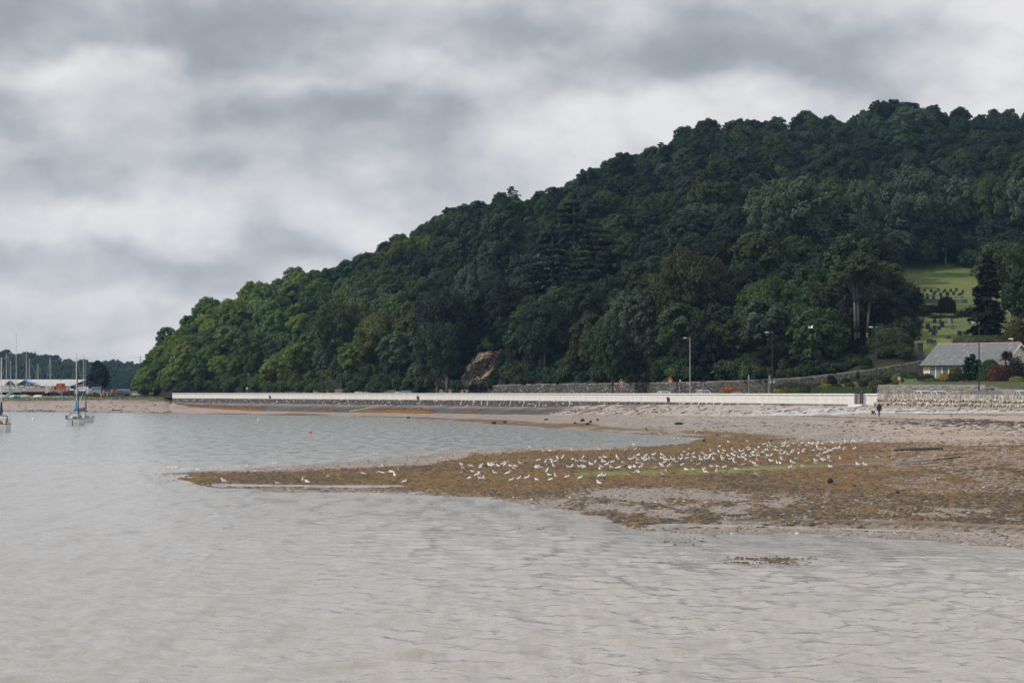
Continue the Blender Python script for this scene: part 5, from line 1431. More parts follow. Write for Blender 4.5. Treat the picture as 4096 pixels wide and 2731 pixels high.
def boxcore(L, W, H_): return lambda mb: mb.box((0, 0, H_ * .46), (L * .9, W * .86, H_ * .92))
def ballcore(rx, ry, H_): return lambda mb: mb.ball((0, 0, 0), (rx * .86, ry * .86, H_ * .88), 12, 8)
# trimmed box hedge along the road
def hedge_run(label, p0, p1, ytop, ybot_z, W, tint, n, dd=0.3, leaf=.09, name='hedge'):
    a = gline(p0, ybot_z, dd, True); b = gline(p1, ybot_z, dd, True); L = (b - a).length; zt = gline((p0 + p1) / 2, ytop, dd).z; H_ = zt - ybot_z
    me_ = leaf_box(hash(label) % 1000 if False else int(p0), L, W, H_, n, leaf); mid = (a + b) / 2
    return plant(name, label, 'hedge', me_, mid, tint, boxcore(L, W, H_), math.atan2(b.y - a.y, b.x - a.x))
hedge_run('long clipped green hedge behind the white wall, left of the garden wall', 3280, 3506, 1549, Z_ROAD, 1.2, (0.075, 0.105, 0.045), 14000)
hedge_run('short darker end block of clipped hedge beside the long one', 3255, 3277, 1549, Z_ROAD, 1.2, (0.05, 0.075, 0.035), 1800)
def at_lawn(px, D): return Vector((wx(px, D), D, hill_z(px, D)))
def dome(label, px, ybot, wpx, hpx, tint, D, n=1800, leaf=.10, power=2.0, name='shrub', cat='shrub', rough=.06, seed=None, ground=None):
    z = wz(ybot, D) if ground is None else ground; w_ = wpx / F * D / 2; H_ = hpx / F * D
    me_ = leaf_dome(seed or int(px + ybot), w_, w_ * .9, H_, n, leaf, power, rough)
    if name == 'flower_bush':
        t_ = plant(name, label, cat, leaf_dome((seed or int(px)) + 5, w_ * 1.05, w_ * .95, H_ * .95, int(n * 1.1), leaf * 1.1, 2.0, .14), (wx(px, D), D, z), (.045, .065, .025), ballcore(w_, w_ * .9, H_))
        me2 = leaf_dome(seed or int(px + ybot), w_, w_ * .9, H_, int(n * .55), leaf * .8, 2.0, .12); me2.materials.append(M_LEAF); o = link('flowers', me2, t_); o.color = (*tint, 1); return t_
    return plant(name, label, cat, me_, (wx(px, D), D, z), tint, ballcore(w_, w_ * .9, H_))
dome('yellow-green clipped dome bush above the long hedge', 3304, 1549, 56, 13, (0.14, 0.15, 0.03), 388, 1600)
dome('dark clipped dome bush next to the yellow-green one', 3348, 1549, 38, 12, (0.03, 0.05, 0.03), 386, 1200)
dome('dark rounded clipped bush left of the orange flowers', 3460, 1549, 48, 26, (0.028, 0.046, 0.024), 378, 2200, power=3)
dome('pink flowering hydrangea bush in the garden', 3228, 1568, 30, 26, (0.20, 0.08, 0.10), 392, 900, .12, rough=.12, name='flower_bush')
dome('yellow leaved low shrub at left end of the garden', 3110, 1574, 50, 16, (0.20, 0.20, 0.05), 398, 1300, rough=.14)
dome('olive low shrub right of the yellow leaved one', 3150, 1576, 60, 22, (0.09, 0.09, 0.03), 402, 1200, rough=.14)
dome('dark sprawling shrub mass on the lawn bank', 3165, 1562, 120, 30, (0.035, 0.052, 0.025), 408, 2600, rough=.11)
dome('green shrub behind the pink flowers', 3200, 1574, 70, 20, (0.06, 0.08, 0.03), 399, 1400, rough=.15)
dome('dark green hedge block on the lawn behind the dome bushes', 3245, 1556, 110, 20, (0.032, 0.05, 0.024), 404, 2200, power=4, name='hedge', cat='hedge')
dome('small golden clipped block shrub in front of the retaining wall', 3298, 1532, 22, 15, (0.26, 0.20, 0.06), 406, 900, power=5)
dome('dark ball bush right of the golden block', 3325, 1538, 44, 32, (0.020, 0.032, 0.018), 408, 2000, rough=.12)
dome('red and pink flower bed bush by the palm', 3400, 1549, 34, 16, (0.19, 0.07, 0.06), 386, 900, .11, rough=.15, name='flower_bush')
dome('crimson flower bush left of the palm', 3388, 1540, 16, 10, (0.20, 0.05, 0.07), 389, 500, .10, rough=.15, name='flower_bush')
dome('orange and yellow flower bush beside the lamp post', 3505, 1548, 56, 26, (0.36, 0.23, 0.04), 374, 1600, .10, rough=.12, name='flower_bush')
dome('dark round bush right of the orange flowers', 3545, 1535, 44, 24, (0.022, 0.036, 0.02), 376, 1600)
dome('yellow-green conical shrub right of the lamp post', 3590, 1532, 44, 32, (0.17, 0.16, 0.05), 376, 1500, rough=.14)
dome('low yellow flowers spilling over the garden wall', 3568, 1546, 46, 12, (0.38, 0.26, 0.05), 366, 900, .10, rough=.12, name='flower_bush')
dome('clipped rounded hedge block left of the bungalow', 3650, 1530, 50, 26, (0.05, 0.075, 0.03), 388, 1800, power=4, name='hedge', cat='hedge')
dome('long clipped hedge climbing towards the bungalow', 3600, 1512, 140, 24, (0.045, 0.07, 0.028), 402, 3600, power=5, name='hedge', cat='hedge')
dome('low hedge at the foot of the retaining wall', 3480, 1524, 130, 22, (0.035, 0.055, 0.025), 404, 3000, power=5, name='hedge', cat='hedge', rough=.1)
dome('dark spiky dead looking shrub in front of the glazed front', 3706, 1530, 70, 32, (0.035, 0.034, 0.022), 375, 1800, .10, rough=.11)
dome('grey-green grassy clump in front of the bungalow', 3728, 1543, 110, 26, (0.085, 0.095, 0.05), 368, 2200, .12, rough=.11)
dome('golden shrub in front of the bungalow windows', 3778, 1521, 50, 26, (0.30, 0.21, 0.04), 373, 1400, .10, rough=.11)
dome('dark green ball shrub below the bungalow', 3808, 1541, 64, 28, (0.024, 0.037, 0.022), 366, 2200)
dome('brownish low shrub beside the dark ball shrub', 3868, 1541, 46, 18, (0.07, 0.06, 0.03), 363, 1400, rough=.1)
dome('greyish low shrub at foot of the topiary', 3902, 1541, 30, 14, (0.08, 0.085, 0.06), 361, 800, rough=.1)
dome('dark leafy shrub behind the ball shrub', 3840, 1528, 90, 34, (0.03, 0.036, 0.02), 372, 2400, rough=.11)
dome('large bright green clipped topiary dome right of the lamp post', 3960, 1541, 92, 98, (0.045, 0.085, 0.020), 366, 5200, .10, power=2.6, rough=.03)
dome('reddish brown leaved shrub right of the topiary dome', 3985, 1530, 76, 60, (0.115, 0.052, 0.035), 364, 2600, .12, rough=.12)
dome('second reddish brown shrub at the right, behind the first', 4022, 1530, 60, 64, (0.10, 0.05, 0.035), 368, 2200, .12, rough=.12)
dome('dark blue-green conifer shrub by the right edge', 4065, 1530, 80, 90, (0.022, 0.036, 0.030), 370, 3200, .12, rough=.14)
dome('variegated leafy shrub at right edge', 4070, 1545, 70, 34, (0.16, 0.19, 0.07), 358, 1800, .12, rough=.12)
dome('ivy-like green hedge on the short stone wall', 4030, 1562, 130, 24, (0.075, 0.10, 0.035), 352, 3000, .11, power=4, rough=.12, name='hedge', cat='hedge')
dome('yellowish spiky shrub against the cream wall', 3822, 1508, 46, 38, (0.12, 0.11, 0.035), 376, 1800, .13, rough=.12)
dome('long clipped hedge behind the bungalow roof', 3935, 1378, 220, 32, (0.05, 0.075, 0.03), 408, 4200, .13, power=5, name='hedge', cat='hedge')
dome('dark olive tree-like shrub with orange berries by the small lamp', 4070, 1395, 110, 110, (0.075, 0.065, 0.02), 404, 3600, .16, rough=.11)
# pair of columnar cypresses in front of the roof
for px, yt, w_, lab in ((3868, 1430, 46, 'left pointed dark cypress against the grey roof'), (3890, 1418, 62, 'tallest pointed dark cypress against the grey roof, beside the lamp'), (3915, 1440, 44, 'right pointed dark cypress against the grey roof')):
    D = 371; s = w_ / F * D / 3.0; zt = wz(yt, D); zb = wz(1530, D); put_tree('cypress', 'cypress_tree', lab, 'tree', (wx(px, D), D, zb), s, jit((0.020, 0.042, 0.018), .1), None, None, (zt - zb) / (5.3 * s))
# cordyline palms: crown of long strap leaves on a stem
def palm(label, px, ytop, ybot, D, wpx, tint, n=260, upright=0.5):
    zb, zt = wz(ybot, D), wz(ytop, D); t_ = thing('palm', label, 'palm', (wx(px, D), D, zb)); H_ = zt - zb; Rr = wpx / F * D / 2
    mb = MB(); mb.path([(0, 0, 0), (.05, 0, H_ * .25), (0, .03, H_ * .5)], [.16, .13, .10], 7); mb.build('trunk', M_BARK, t_)
    rr = random.Random(int(px)); mb = MB()
    for k in range(n):
        a = rr.uniform(0, 6.28); e_ = rr.uniform(-.35, 1.5); d = Vector((math.cos(a) * math.cos(e_), math.sin(a) * math.cos(e_), math.sin(e_))); L = Rr * rr.uniform(.75, 1.1)
        up = H_ * .5 * upright; p0 = Vector((0, 0, H_ * .48 + rr.uniform(0, .25) * H_ * upright)); p1 = p0 + Vector((d.x * L * .6, d.y * L * .6, d.z * (H_ * .32))); p2 = p0 + Vector((d.x * L, d.y * L, d.z * H_ * .5 - .15 * L)); w_ = .045; sd = Vector((-math.sin(a), math.cos(a), 0)) * w_
        mb.add([p0 - sd, p0 + sd, p1 + sd, p1 - sd, p2], [(0, 1, 2, 3), (3, 2, 4)])
    o = mb.build('crown', M_LEAFP, t_); o.color = (*tint, 1); return t_
def plain_leaf():
    m = bpy.data.materials.new('strap_leaf'); m.use_nodes = True; nt = m.node_tree; b = nt.nodes['Principled BSDF']; c = nt.nodes.new('ShaderNodeObjectInfo'); nt.links.new(c.outputs['Color'], b.inputs['Base Color']); b.inputs['Roughness'].default_value = .6
    return m
M_LEAFP = plain_leaf()
palm('upright green palm standing above the long clipped hedge', 3432, 1483, 1549, 384, 30, (0.035, 0.055, 0.022))
palm('shaggy cordyline palm in front of the second roof', 4022, 1398, 1470, 372, 84, (0.07, 0.065, 0.03), 420, .3)
palm('smaller cordyline head beside the shaggy one', 4040, 1400, 1470, 374, 50, (0.085, 0.07, 0.035), 240, .3)

# round flower planter by the road
fp = thing('flower_planter', 'mounded planter of red and yellow flowers beside the black car', 'planter', Vector((wx(2925, 395), 395, Z_ROAD)))
zf = wz(1552, 395) - Z_ROAD
mb = MB(); mb.lathe([(1.0, 0), (1.15, .4), (1.05, zf * .55), (.9, zf * .8)], 14); mb.build('tub', M_BLACK, fp)
for i, (tint, n_) in enumerate((((0.45, 0.06, 0.02), 900), ((0.5, 0.40, 0.12), 700), ((0.05, 0.08, 0.02), 700))):
    me_ = leaf_dome(60 + i, 1.45, 1.0, .75, n_, .10, rough=.14); me_.materials.append(M_LEAF); o = link('flowers' if i < 2 else 'foliage', me_, fp); o.color = (*tint, 1); o.location = (0, 0, zf - .65)

# ---- cemetery
M_GRAN = [mat('grave_black', (0.016, 0.017, 0.020), .35, .3, 4), mat('grave_slate', (0.035, 0.037, 0.042), .7, .3, 4), mat('grave_grey', (0.11, 0.11, 0.11), .8, .3, 4), mat('grave_pale', (0.30, 0.29, 0.27), .85, .25, 4)]
def headstone(label, px, ybot, hpx, wpx, D, shape, mi, tilt=0.0, group=None):
    z = hill_z(px, D); t_ = thing('gravestone', label, 'gravestone', (wx(px, D), D, z - 0.1), R(-14) + random.uniform(-.15, .15), group)
    H_ = hpx / F * D; W_ = wpx / F * D / 2
    prof_ = {'round': [(-W_, 0), (W_, 0), (W_, H_ * .8)] + [(W_ * math.cos(a), H_ * .8 + H_ * .2 * math.sin(a)) for a in np.linspace(.3, math.pi - .3, 6)] + [(-W_, H_ * .8)],
             'ogee': [(-W_, 0), (W_, 0), (W_, H_ * .86), (W_ * .6, H_ * .93), (0, H_), (-W_ * .6, H_ * .93), (-W_, H_ * .86)],
             'flat': [(-W_, 0), (W_, 0), (W_, H_), (-W_, H_)], 'peak': [(-W_, 0), (W_, 0), (W_, H_ * .75), (0, H_), (-W_, H_ * .75)]}[shape]
    mb = MB(); mb.prism(prof_, -.07, .07); o = mb.build('slab', M_GRAN[mi], t_); o.rotation_euler = (random.uniform(-.04, .04), tilt, 0)
    mb = MB(); mb.box((0, 0, .08), (W_ * 2.5, .45, .22)); mb.build('plinth', M_GRAN[min(mi + 1, 3)], t_)
    return t_
# upper lawn: (x, y of foot, height, width) in photo pixels, from the photograph
UPG = [(3674, 1168, 16, 11, 0), (3673, 1176, 15, 12, 2), (3698, 1168, 15, 11, 0), (3693, 1176, 14, 10, 2), (3725, 1170, 15, 12, 0), (3754, 1167, 16, 12, 1), (3773, 1173, 13, 9, 1), (3780, 1168, 14, 10, 0), (3742, 1174, 13, 10, 0), (3803, 1168, 15, 11, 0), (3825, 1166, 15, 11, 0), (3852, 1171, 13, 10, 0), (3815, 1180, 16, 12, 0),
       (3736, 1181, 14, 11, 1), (3762, 1183, 14, 12, 0), (3790, 1182, 17, 13, 0), (3837, 1184, 14, 12, 1), (3847, 1180, 14, 10, 0), (3669, 1188, 15, 13, 0), (3689, 1193, 21, 12, 0), (3709, 1185, 14, 10, 1), (3710, 1200, 16, 13, 0), (3734, 1199, 17, 12, 0), (3765, 1195, 16, 11, 0), (3789, 1195, 14, 11, 0), (3823, 1196, 13, 10, 2), (3848, 1196, 14, 10, 2), (3681, 1200, 10, 12, 0), (3818, 1213, 14, 14, 1), (3841, 1214, 14, 12, 1), (3862, 1214, 18, 13, 1)]
rowname = lambda y: 'top row' if y < 1172 else 'second row' if y < 1186 else 'third row' if y < 1202 else 'lowest row'
UPG.sort(key=lambda g: (rowname(g[1]), g[0])); cnt = {}
ORD = ['first', 'second', 'third', 'fourth', 'fifth', 'sixth', 'seventh', 'eighth', 'ninth', 'tenth', 'eleventh', 'twelfth', 'thirteenth', 'fourteenth', 'fifteenth', 'sixteenth', 'seventeenth', 'eighteenth']
CN = ['black', 'dark slate', 'grey', 'pale']
for (px, yb, h_, w_, mi) in UPG:
    rn = rowname(yb); k = cnt.get(rn, 0); cnt[rn] = k + 1
    # walk the sight line to the sloping lawn
    D = 560.0
    while D < 660 and wz(yb, D) > hill_z(px, D): D += 0.5
    headstone(f'{CN[mi]} headstone, {ORD[k]} from the left in the {rn} of upper graves', px, yb, h_, w_, D, random.choice(['ogee', 'ogee', 'round', 'flat']), mi, group='gravestones on the upper lawn')
LOG = [(3668, 1317, 34, 22, 'round', 1), (3711, 1318, 26, 16, 'flat', 0), (3722, 1327, 17, 14, 'flat', 0), (3739, 1318, 18, 14, 'round', 0), (3756, 1320, 19, 14, 'peak', 0), (3735, 1340, 23, 15, 'flat', 0), (3742, 1333, 18, 14, 'round', 1), (3768, 1309, 26, 16, 'flat', 1), (3812, 1320, 24, 14, 'peak', 2), (3839, 1340, 19, 17, 'flat', 0), (3795, 1354, 12, 16, 'flat', 0), (3674, 1361, 15, 13, 'round', 0), (3726, 1377, 18, 14, 'flat', 0), (3714, 1384, 18, 17, 'flat', 1), (3740, 1384, 15, 12, 'round', 1), (3797, 1298, 26, 12, 'round', 3), (3760, 1296, 24, 10, 'peak', 1), (3690, 1294, 22, 10, 'flat', 1), (3805, 1294, 22, 12, 'round', 1), (3738, 1292, 20, 14, 'round', 1)]
LOG.sort(key=lambda g: g[0])
for k, (px, yb, h_, w_, shp, mi) in enumerate(LOG):
    D = 424.0
    while D < 560 and wz(yb, D) > hill_z(px, D): D += 0.5
    sn_ = {'round': 'round-topped', 'flat': 'square', 'peak': 'pointed'}[shp]
    headstone(f'{CN[mi]} {sn_} headstone, {ORD[k] if k < 18 else "near last"} from the left of the lower graves' if k < 18 else f'{CN[mi]} {sn_} headstone, {"last" if k == 19 else "last but one"} on the right of the lower graves', px, yb, h_, w_, D, shp, mi, random.uniform(-.06, .06), 'gravestones on the lower lawn')
# flat pale slab and a kerb
for (px, yb, w_, lab) in ((3786, 1322, 20, 'pale flat grave slab lying on the lower lawn'), (3880, 1170, 12, 'small pale slab at the right of the upper graves')):
    D = 424.0 if yb > 1250 else 560
    while D < 660 and wz(yb, D) > hill_z(px, D): D += .5
    t_ = thing('grave_slab', lab, 'gravestone', (wx(px, D), D, hill_z(px, D))); mb = MB(); mb.box((0, 0, .12), (w_ / F * D, .8, .3), top=.94); mb.build('slab', M_GRAN[3], t_)
# low stone wall across the cemetery and railings below it
def run_on_hill(px0, y0, px1, y1, Dstart):
    out = []
    for k in range(9):
        px = px0 + (px1 - px0) * k / 8; y = y0 + (y1 - y0) * k / 8; D = Dstart
        while D < 660 and wz(y, D) > hill_z(px, D): D += .5
        out.append(Vector((wx(px, D), D, hill_z(px, D))))
    return out
ln = run_on_hill(3680, 1212, 3870, 1214, 540); cw_ = thing('cemetery_wall', 'low stone wall crossing below the upper graves', 'wall', ln[4])
mb = MB(); mb.loft([[p - ln[4] + Vector((0, 0, -.3)), p - ln[4] + Vector((0, 0, .75)), p - ln[4] + Vector((0, .5, .75)), p - ln[4] + Vector((0, .5, -.3))] for p in ln]); mb.build('core', mat('cem_wall', (0.13, .125, .115), .95, .35, 1.2, bump=.3), cw_)
for a, b in zip(ln[:-1], ln[1:]):
    mb = MB(); mb.loft([[p - ln[4] + Vector((0, -.05, .75)), p - ln[4] + Vector((0, -.05, .9)), p - ln[4] + Vector((0, .55, .9)), p - ln[4] + Vector((0, .55, .75))] for p in (a.lerp(b, .01), a.lerp(b, .99))]); mb.build('coping', mat('ret_coping', (.24, .225, .2)), cw_)
def railing(label, ln, h, step):
    c = ln[0]; t_ = thing('railing', label, 'railing', c); 
    for zz in (.2, h - .15):
        mb = MB(); mb.path([p - c + Vector((0, 0, zz)) for p in ln], .03, 4); mb.build('rail', M_BLACK, t_)
    tot = sum((b - a).length for a, b in zip(ln[:-1], ln[1:])); n = int(tot / step); mb0 = MB(); mb0.tube((0, 0, 0), (0, 0, h - .08), .022, .022, 4); mb0.tube((0, 0, h - .08), (0, 0, h + .08), .03, .003, 4); me_ = mb0.mesh('bar', M_BLACK)
    for k in range(n):
        q_ = (k + .5) / n * (len(ln) - 1); i = int(q_); o = link('bar', me_, t_); o.location = ln[i].lerp(ln[i + 1], q_ - i) - c
railing('black spear-topped railing right of the round bush in the cemetery', run_on_hill(3822, 1250, 3885, 1247, 500), 1.5, .28)
gl_ = [Vector((wx(p, 415.5), 415.5, 9.5 + (p - 3690) * .03)) for p in (3692, 3700, 3710, 3720, 3732, 3745)]
railing('black railing gate beside the stone pillar left of the bungalow roof', gl_, 2.2, .2)
gp = thing('gate_pillar', 'grey stone gate pillar with cap left of the bungalow roof', 'pillar', Vector((wx(3680, 414), 414, 8.0)))
hp_ = wz(1374, 414) - 8.0
mb = MB(); mb.box((0, 0, hp_ / 2), (.85, .85, hp_)); mb.build('shaft', mat('pillar', (.06, .06, .06), .9, .3, 2, bump=.3), gp); mb = MB(); mb.box((0, 0, hp_ + .1), (1.15, 1.15, .2)); mb.box((0, 0, hp_ + .35), (.9, .9, .3), top=.3); mb.build('cap', mat('pillar_cap', (.11, .11, .105), .9, .3, 2), gp)
# white kerb edging going down beside the hedge
kb = thing('kerb_edging', 'line of pale kerb stones edging the lower cemetery lawn', 'kerb', at_lawn(3850, 436))
k0 = kb.location
for k in range(11):
    p = 3808 + k * 8.5; y = 1382 - k * 4.4; D = 424.
    while D < 520 and wz(y, D) > hill_z(p, D): D += .5
    q_ = Vector((wx(p, D), D, hill_z(p, D) + .12)) - k0; mb = MB(); mb.box(q_, (.42, .35, .3), random.uniform(-.3, .3)); mb.build('stone', M_GRAN[3], kb)
dome('big round dark bush between the upper and lower graves', 3786, 1275, 78, 82, (0.020, 0.034, 0.016), 520, 4200, .16, power=2.4, rough=.06)
dome('small reddish shrub left of the big round bush', 3732, 1272, 50, 48, (0.055, 0.042, 0.022), 522, 1600, .17, rough=.12)
dome('dark leaning shrub left of the upper graves', 3640, 1215, 90, 75, (0.022, 0.036, 0.02), 540, 2600, .2, rough=.12)
dome('dark hedge mass under the round bush', 3770, 1292, 190, 26, (0.016, 0.024, 0.014), 505, 2600, .18, power=4, name='hedge', cat='hedge', rough=.15)

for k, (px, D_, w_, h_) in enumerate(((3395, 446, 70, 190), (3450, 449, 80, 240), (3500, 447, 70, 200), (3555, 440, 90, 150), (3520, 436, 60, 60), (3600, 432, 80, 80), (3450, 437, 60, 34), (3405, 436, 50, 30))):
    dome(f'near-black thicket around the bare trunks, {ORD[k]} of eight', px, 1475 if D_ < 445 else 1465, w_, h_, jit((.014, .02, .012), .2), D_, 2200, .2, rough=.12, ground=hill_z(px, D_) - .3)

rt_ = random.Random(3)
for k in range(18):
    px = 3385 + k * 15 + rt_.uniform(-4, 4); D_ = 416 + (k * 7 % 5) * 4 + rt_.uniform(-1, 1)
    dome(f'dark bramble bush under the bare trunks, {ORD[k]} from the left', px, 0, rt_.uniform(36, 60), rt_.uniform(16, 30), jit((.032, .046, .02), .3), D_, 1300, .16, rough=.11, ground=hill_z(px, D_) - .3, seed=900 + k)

# loose rubble and tufts on the bare slip
its = []; rq = np.random.default_rng(44)
sp = thing('slip_debris', 'reddish rubble and torn turf strewn down the bare earth slip', 'rubble', (wx(1920, 556), 556, hill_z(1920, 556)))
for _ in range(420):
    py = rq.uniform(1392, 1560); px = 1925 + (1470 - py) * .9 + rq.normal(0, 34); D_ = edge_D(px) + .5
    while D_ < 640 and wz(py, D_) > hill_z(px, D_): D_ += .7
    g = rq.uniform(.7, 1.25); col = np.array([.17, .12, .082]) * g if rq.uniform() < .6 else np.array([.05, .055, .028]) * g
    if rq.uniform() < .03: col = np.array([.5, .47, .43])
    its.append((Vector((wx(px, D_), D_, hill_z(px, D_) + .1)), (rq.uniform(.1, .32), rq.uniform(.1, .25), rq.uniform(.05, .16)), rq.uniform(0, 3), col, 0))
o = stones('rubble', its, M_FOOT, sp, sp.location); o['kind'] = 'stuff'

rt_ = random.Random(8)
for k, (px, y, w_, h_) in enumerate(((1862, 1470, 40, 36), (1880, 1440, 44, 34), (1905, 1418, 40, 30), (1850, 1500, 36, 30), (1985, 1520, 46, 40), (1970, 1545, 50, 30), (2000, 1490, 44, 44), (1945, 1555, 40, 20), (1900, 1560, 44, 16), (2010, 1450, 40, 40), (1925, 1500, 18, 9), (1900, 1525, 20, 9), (1950, 1465, 16, 8))):
    D_ = edge_D(px) + .5
    while D_ < 640 and wz(y, D_) > hill_z(px, D_): D_ += .7
    dome(f'{"small green tuft on" if w_ < 25 else "dark bush overgrowing the edge of"} the bare slip, {ORD[k]} of thirteen', px, y, w_, h_, jit((.03, .045, .02) if w_ > 25 else (.06, .07, .03), .25), D_, 1400, .2, rough=.2, ground=hill_z(px, D_) - .4, seed=700 + k)

for k, (px, y, w_, h_, D_) in enumerate(((3612, 1290, 90, 120, 505), (3660, 1290, 70, 70, 508), (3700, 1292, 60, 52, 510), (3850, 1290, 70, 44, 505), (3885, 1292, 70, 60, 508), (3600, 1200, 70, 90, 560), (3830, 1262, 50, 20, 530), (3705, 1245, 50, 24, 535), (3590, 1150, 60, 60, 590), (3745, 1290, 60, 26, 500), (3815, 1292, 50, 24, 500))):
    dome(f'dark churchyard bush between the two grave lawns, {ORD[k]} of eleven', px, y, w_, h_, jit((.017, .026, .014), .25), D_, 2200, .2, rough=.2, ground=min(wz(y, D_), hill_z(px, D_)) - .3, seed=600 + k)
# ================================================================ along the road: lamps, signs, fences, cars
def post_at(px, D): return Vector((wx(px, D), D, Z_ROAD + 0.12 if D < ret_D(px) else hill_z(px, D)))
def street_lamp(label, px, ytop, D, arm, m, two_tone=False):
    b = post_at(px, D); t_ = thing('street_lamp', label, 'lamp', b, 0, 'tall street lamps along the promenade'); H_ = wz(ytop, D) - b.z; sg = -1 if arm < 0 else 1; A_ = abs(arm) / F * D
    mb = MB(); mb.path([(0, 0, 0), (0, 0, 1.5)], [.12, .12], 8); mb.path([(0, 0, 1.5), (0, 0, H_)], [.085, .06], 8); mb.build('post', m, t_)
    mb = MB(); mb.path([(0, 0, H_ - .05), (sg * A_ * .35, 0, H_ + .02), (sg * A_ * .55, 0, H_ + .04)], .035, 6); mb.build('arm', m, t_)
    mb = MB(); x0, x1 = sg * A_ * .45, sg * A_ * 1.15; rings = []
    for q_, (w_, h_) in zip(np.linspace(0, 1, 6), ((.06, .05), (.14, .09), (.18, .11), (.18, .11), (.14, .09), (.05, .04))):
        x = x0 + (x1 - x0) * q_; rings.append([(x, w_ * math.cos(a), H_ + .05 + h_ * math.sin(a)) for a in np.linspace(0, 2 * math.pi, 9)[:-1]])
    mb.loft(rings); mb.build('lantern', mat('lantern', (.50, .52, .55), .4, .08, 3, metal=.3), t_, sm=True)
    mb = MB(); mb.tube((0, 0, H_ + .02), (0, 0, H_ + .16), .05, .04, 6); mb.build('photocell', M_STEEL, t_)
    return t_
street_lamp('silver street lamp post in front of the dark trees, leftmost lamp', 2760, 1353, 420, -24, M_STEEL)
street_lamp('black street lamp rising behind the white direction sign', 3089, 1331, 385, -26, M_BLACK)
street_lamp('black street lamp at the right end of the clipped hedge', 3505, 1310, 345, -26, M_BLACK)
street_lamp('black street lamp in front of the bungalow roof, nearest lamp', 3916, 1293, 318, -28, M_BLACK)
sl = thing('garden_lamp', 'small pale lamp post behind the bungalow roof', 'lamp', (wx(4049, 400), 400, 8.5)); H_ = wz(1357, 400) - 8.5
mb = MB(); mb.path([(0, 0, 0), (0, 0, H_)], [.08, .05], 6); mb.build('post', M_STEEL, sl); mb = MB(); mb.ball((-.2, 0, H_ + .05), (.42, .18, .14), 10, 6); mb.build('lantern', M_FRAME, sl)

def board(mb, x, z, w, h, y=-.05, t=.03, m=0): return mb.box((x, y, z), (w, t, h), 0, m)
def text_part(body, size, m, parent, loc):
    cu = bpy.data.curves.new('lettering', 'FONT'); cu.body = body; cu.size = size; cu.align_x = 'CENTER'; cu.align_y = 'CENTER'; cu.extrude = .004
    tmp = bpy.data.objects.new('tmp', cu); COL.objects.link(tmp); bpy.context.view_layer.update(); me_ = bpy.data.meshes.new_from_object(tmp.evaluated_get(bpy.context.evaluated_depsgraph_get())); bpy.data.objects.remove(tmp); me_.materials.clear(); me_.materials.append(m)
    o = link('lettering', me_, parent, loc); o.rotation_euler = (R(90), 0, 0); return o
M_ORANGE = mat('sign_orange', (0.62, 0.22, 0.03), .5, .06, 2); M_RED = mat('sign_red', (0.55, 0.03, 0.03), .5, .06, 2); M_SWHITE = mat('sign_white', (.78, .78, .76), .5, .04, 2); M_BROWN = mat('sign_brown', (.11, .035, .02), .5, .1, 2); M_BLUE = mat('sign_blue', (.05, .22, .55), .5, .06, 2)
for px, yc, D, lab, plate in ((2486, 1532, 452, 'orange backed 40 speed limit sign with camera plate, left of the two', True), (2681, 1525, 425, 'orange backed 40 speed limit sign, right of the two, by the white car', False)):
    b = post_at(px, D); t_ = thing('speed_sign', lab, 'sign', b, 0, 'speed limit signs'); zc = wz(yc, D) - b.z; s_ = 18 / F * D
    mb = MB(); mb.tube((0, 0, 0), (0, 0, zc + s_ * .75), .05, .05, 8); mb.build('post', M_STEEL, t_)
    mb = MB(); board(mb, 0, zc, s_, s_ * 1.05); mb.build('backing', M_ORANGE, t_)
    mb = MB(); mb.tube((0, -.075, zc), (0, -.065, zc), s_ * .40, s_ * .40, 24); mb.build('ring', M_RED, t_)
    mb = MB(); mb.tube((0, -.082, zc), (0, -.076, zc), s_ * .31, s_ * .31, 24); mb.build('disc', M_SWHITE, t_)
    text_part('40', s_ * .42, M_BLACK, t_, (0, -.092, zc))
    mb = MB(); board(mb, 0, zc + s_ * .82, s_ * .62, .05, 0, .35); mb.build('solar_panel', M_SWHITE, t_)
    if plate:
        z2 = zc - s_ * .86; mb = MB(); board(mb, 0, z2, s_ * .62, s_ * .5); mb.build('plate', M_SWHITE, t_)
        mb = MB(); board(mb, -.02, z2, s_ * .36, s_ * .22, -.08); mb.box((s_ * .12, -.08, z2 - s_ * .06), (s_ * .12, .03, s_ * .3)); board(mb, -.12 * s_, z2 - .14 * s_, .1 * s_, .12 * s_, -.08); mb.build('camera_symbol', M_BLACK, t_)
    else:
        mb = MB(); mb.box((0, -.06, 1.2), (.14, .1, .4)); mb.build('control_box', M_SWHITE, t_)
def arrow_poly(w, h, tip): return [(-w / 2, -h / 2), (w / 2 - tip, -h / 2), (w / 2, 0), (w / 2 - tip, h / 2), (-w / 2, h / 2)]
# brown tourist sign
D = 415; b = post_at(2718, D); t_ = thing('tourist_sign', 'small brown tourist sign on a grey post left of the silver lamp', 'sign', b); zc = wz(1536, D) - b.z
mb = MB(); mb.tube((0, 0, 0), (0, 0, zc + .75), .05, .05, 8); mb.build('post', M_STEEL, t_); w_ = 20 / F * D
mb = MB(); mb.prism([(x, z + zc) for x, z in arrow_poly(w_, .42, .18)], -.09, -.06); mb.build('panel', M_BROWN, t_); mb = MB()
for k in range(4): board(mb, -w_ * .3 + k * .13, zc + .06 * (k % 2), .08, .10, -.10, .01)
mb.build('lettering', M_SWHITE, t_); mb = MB(); board(mb, .12, zc + .55, .16, .32, -.06); mb.build('notice', M_SWHITE, t_)
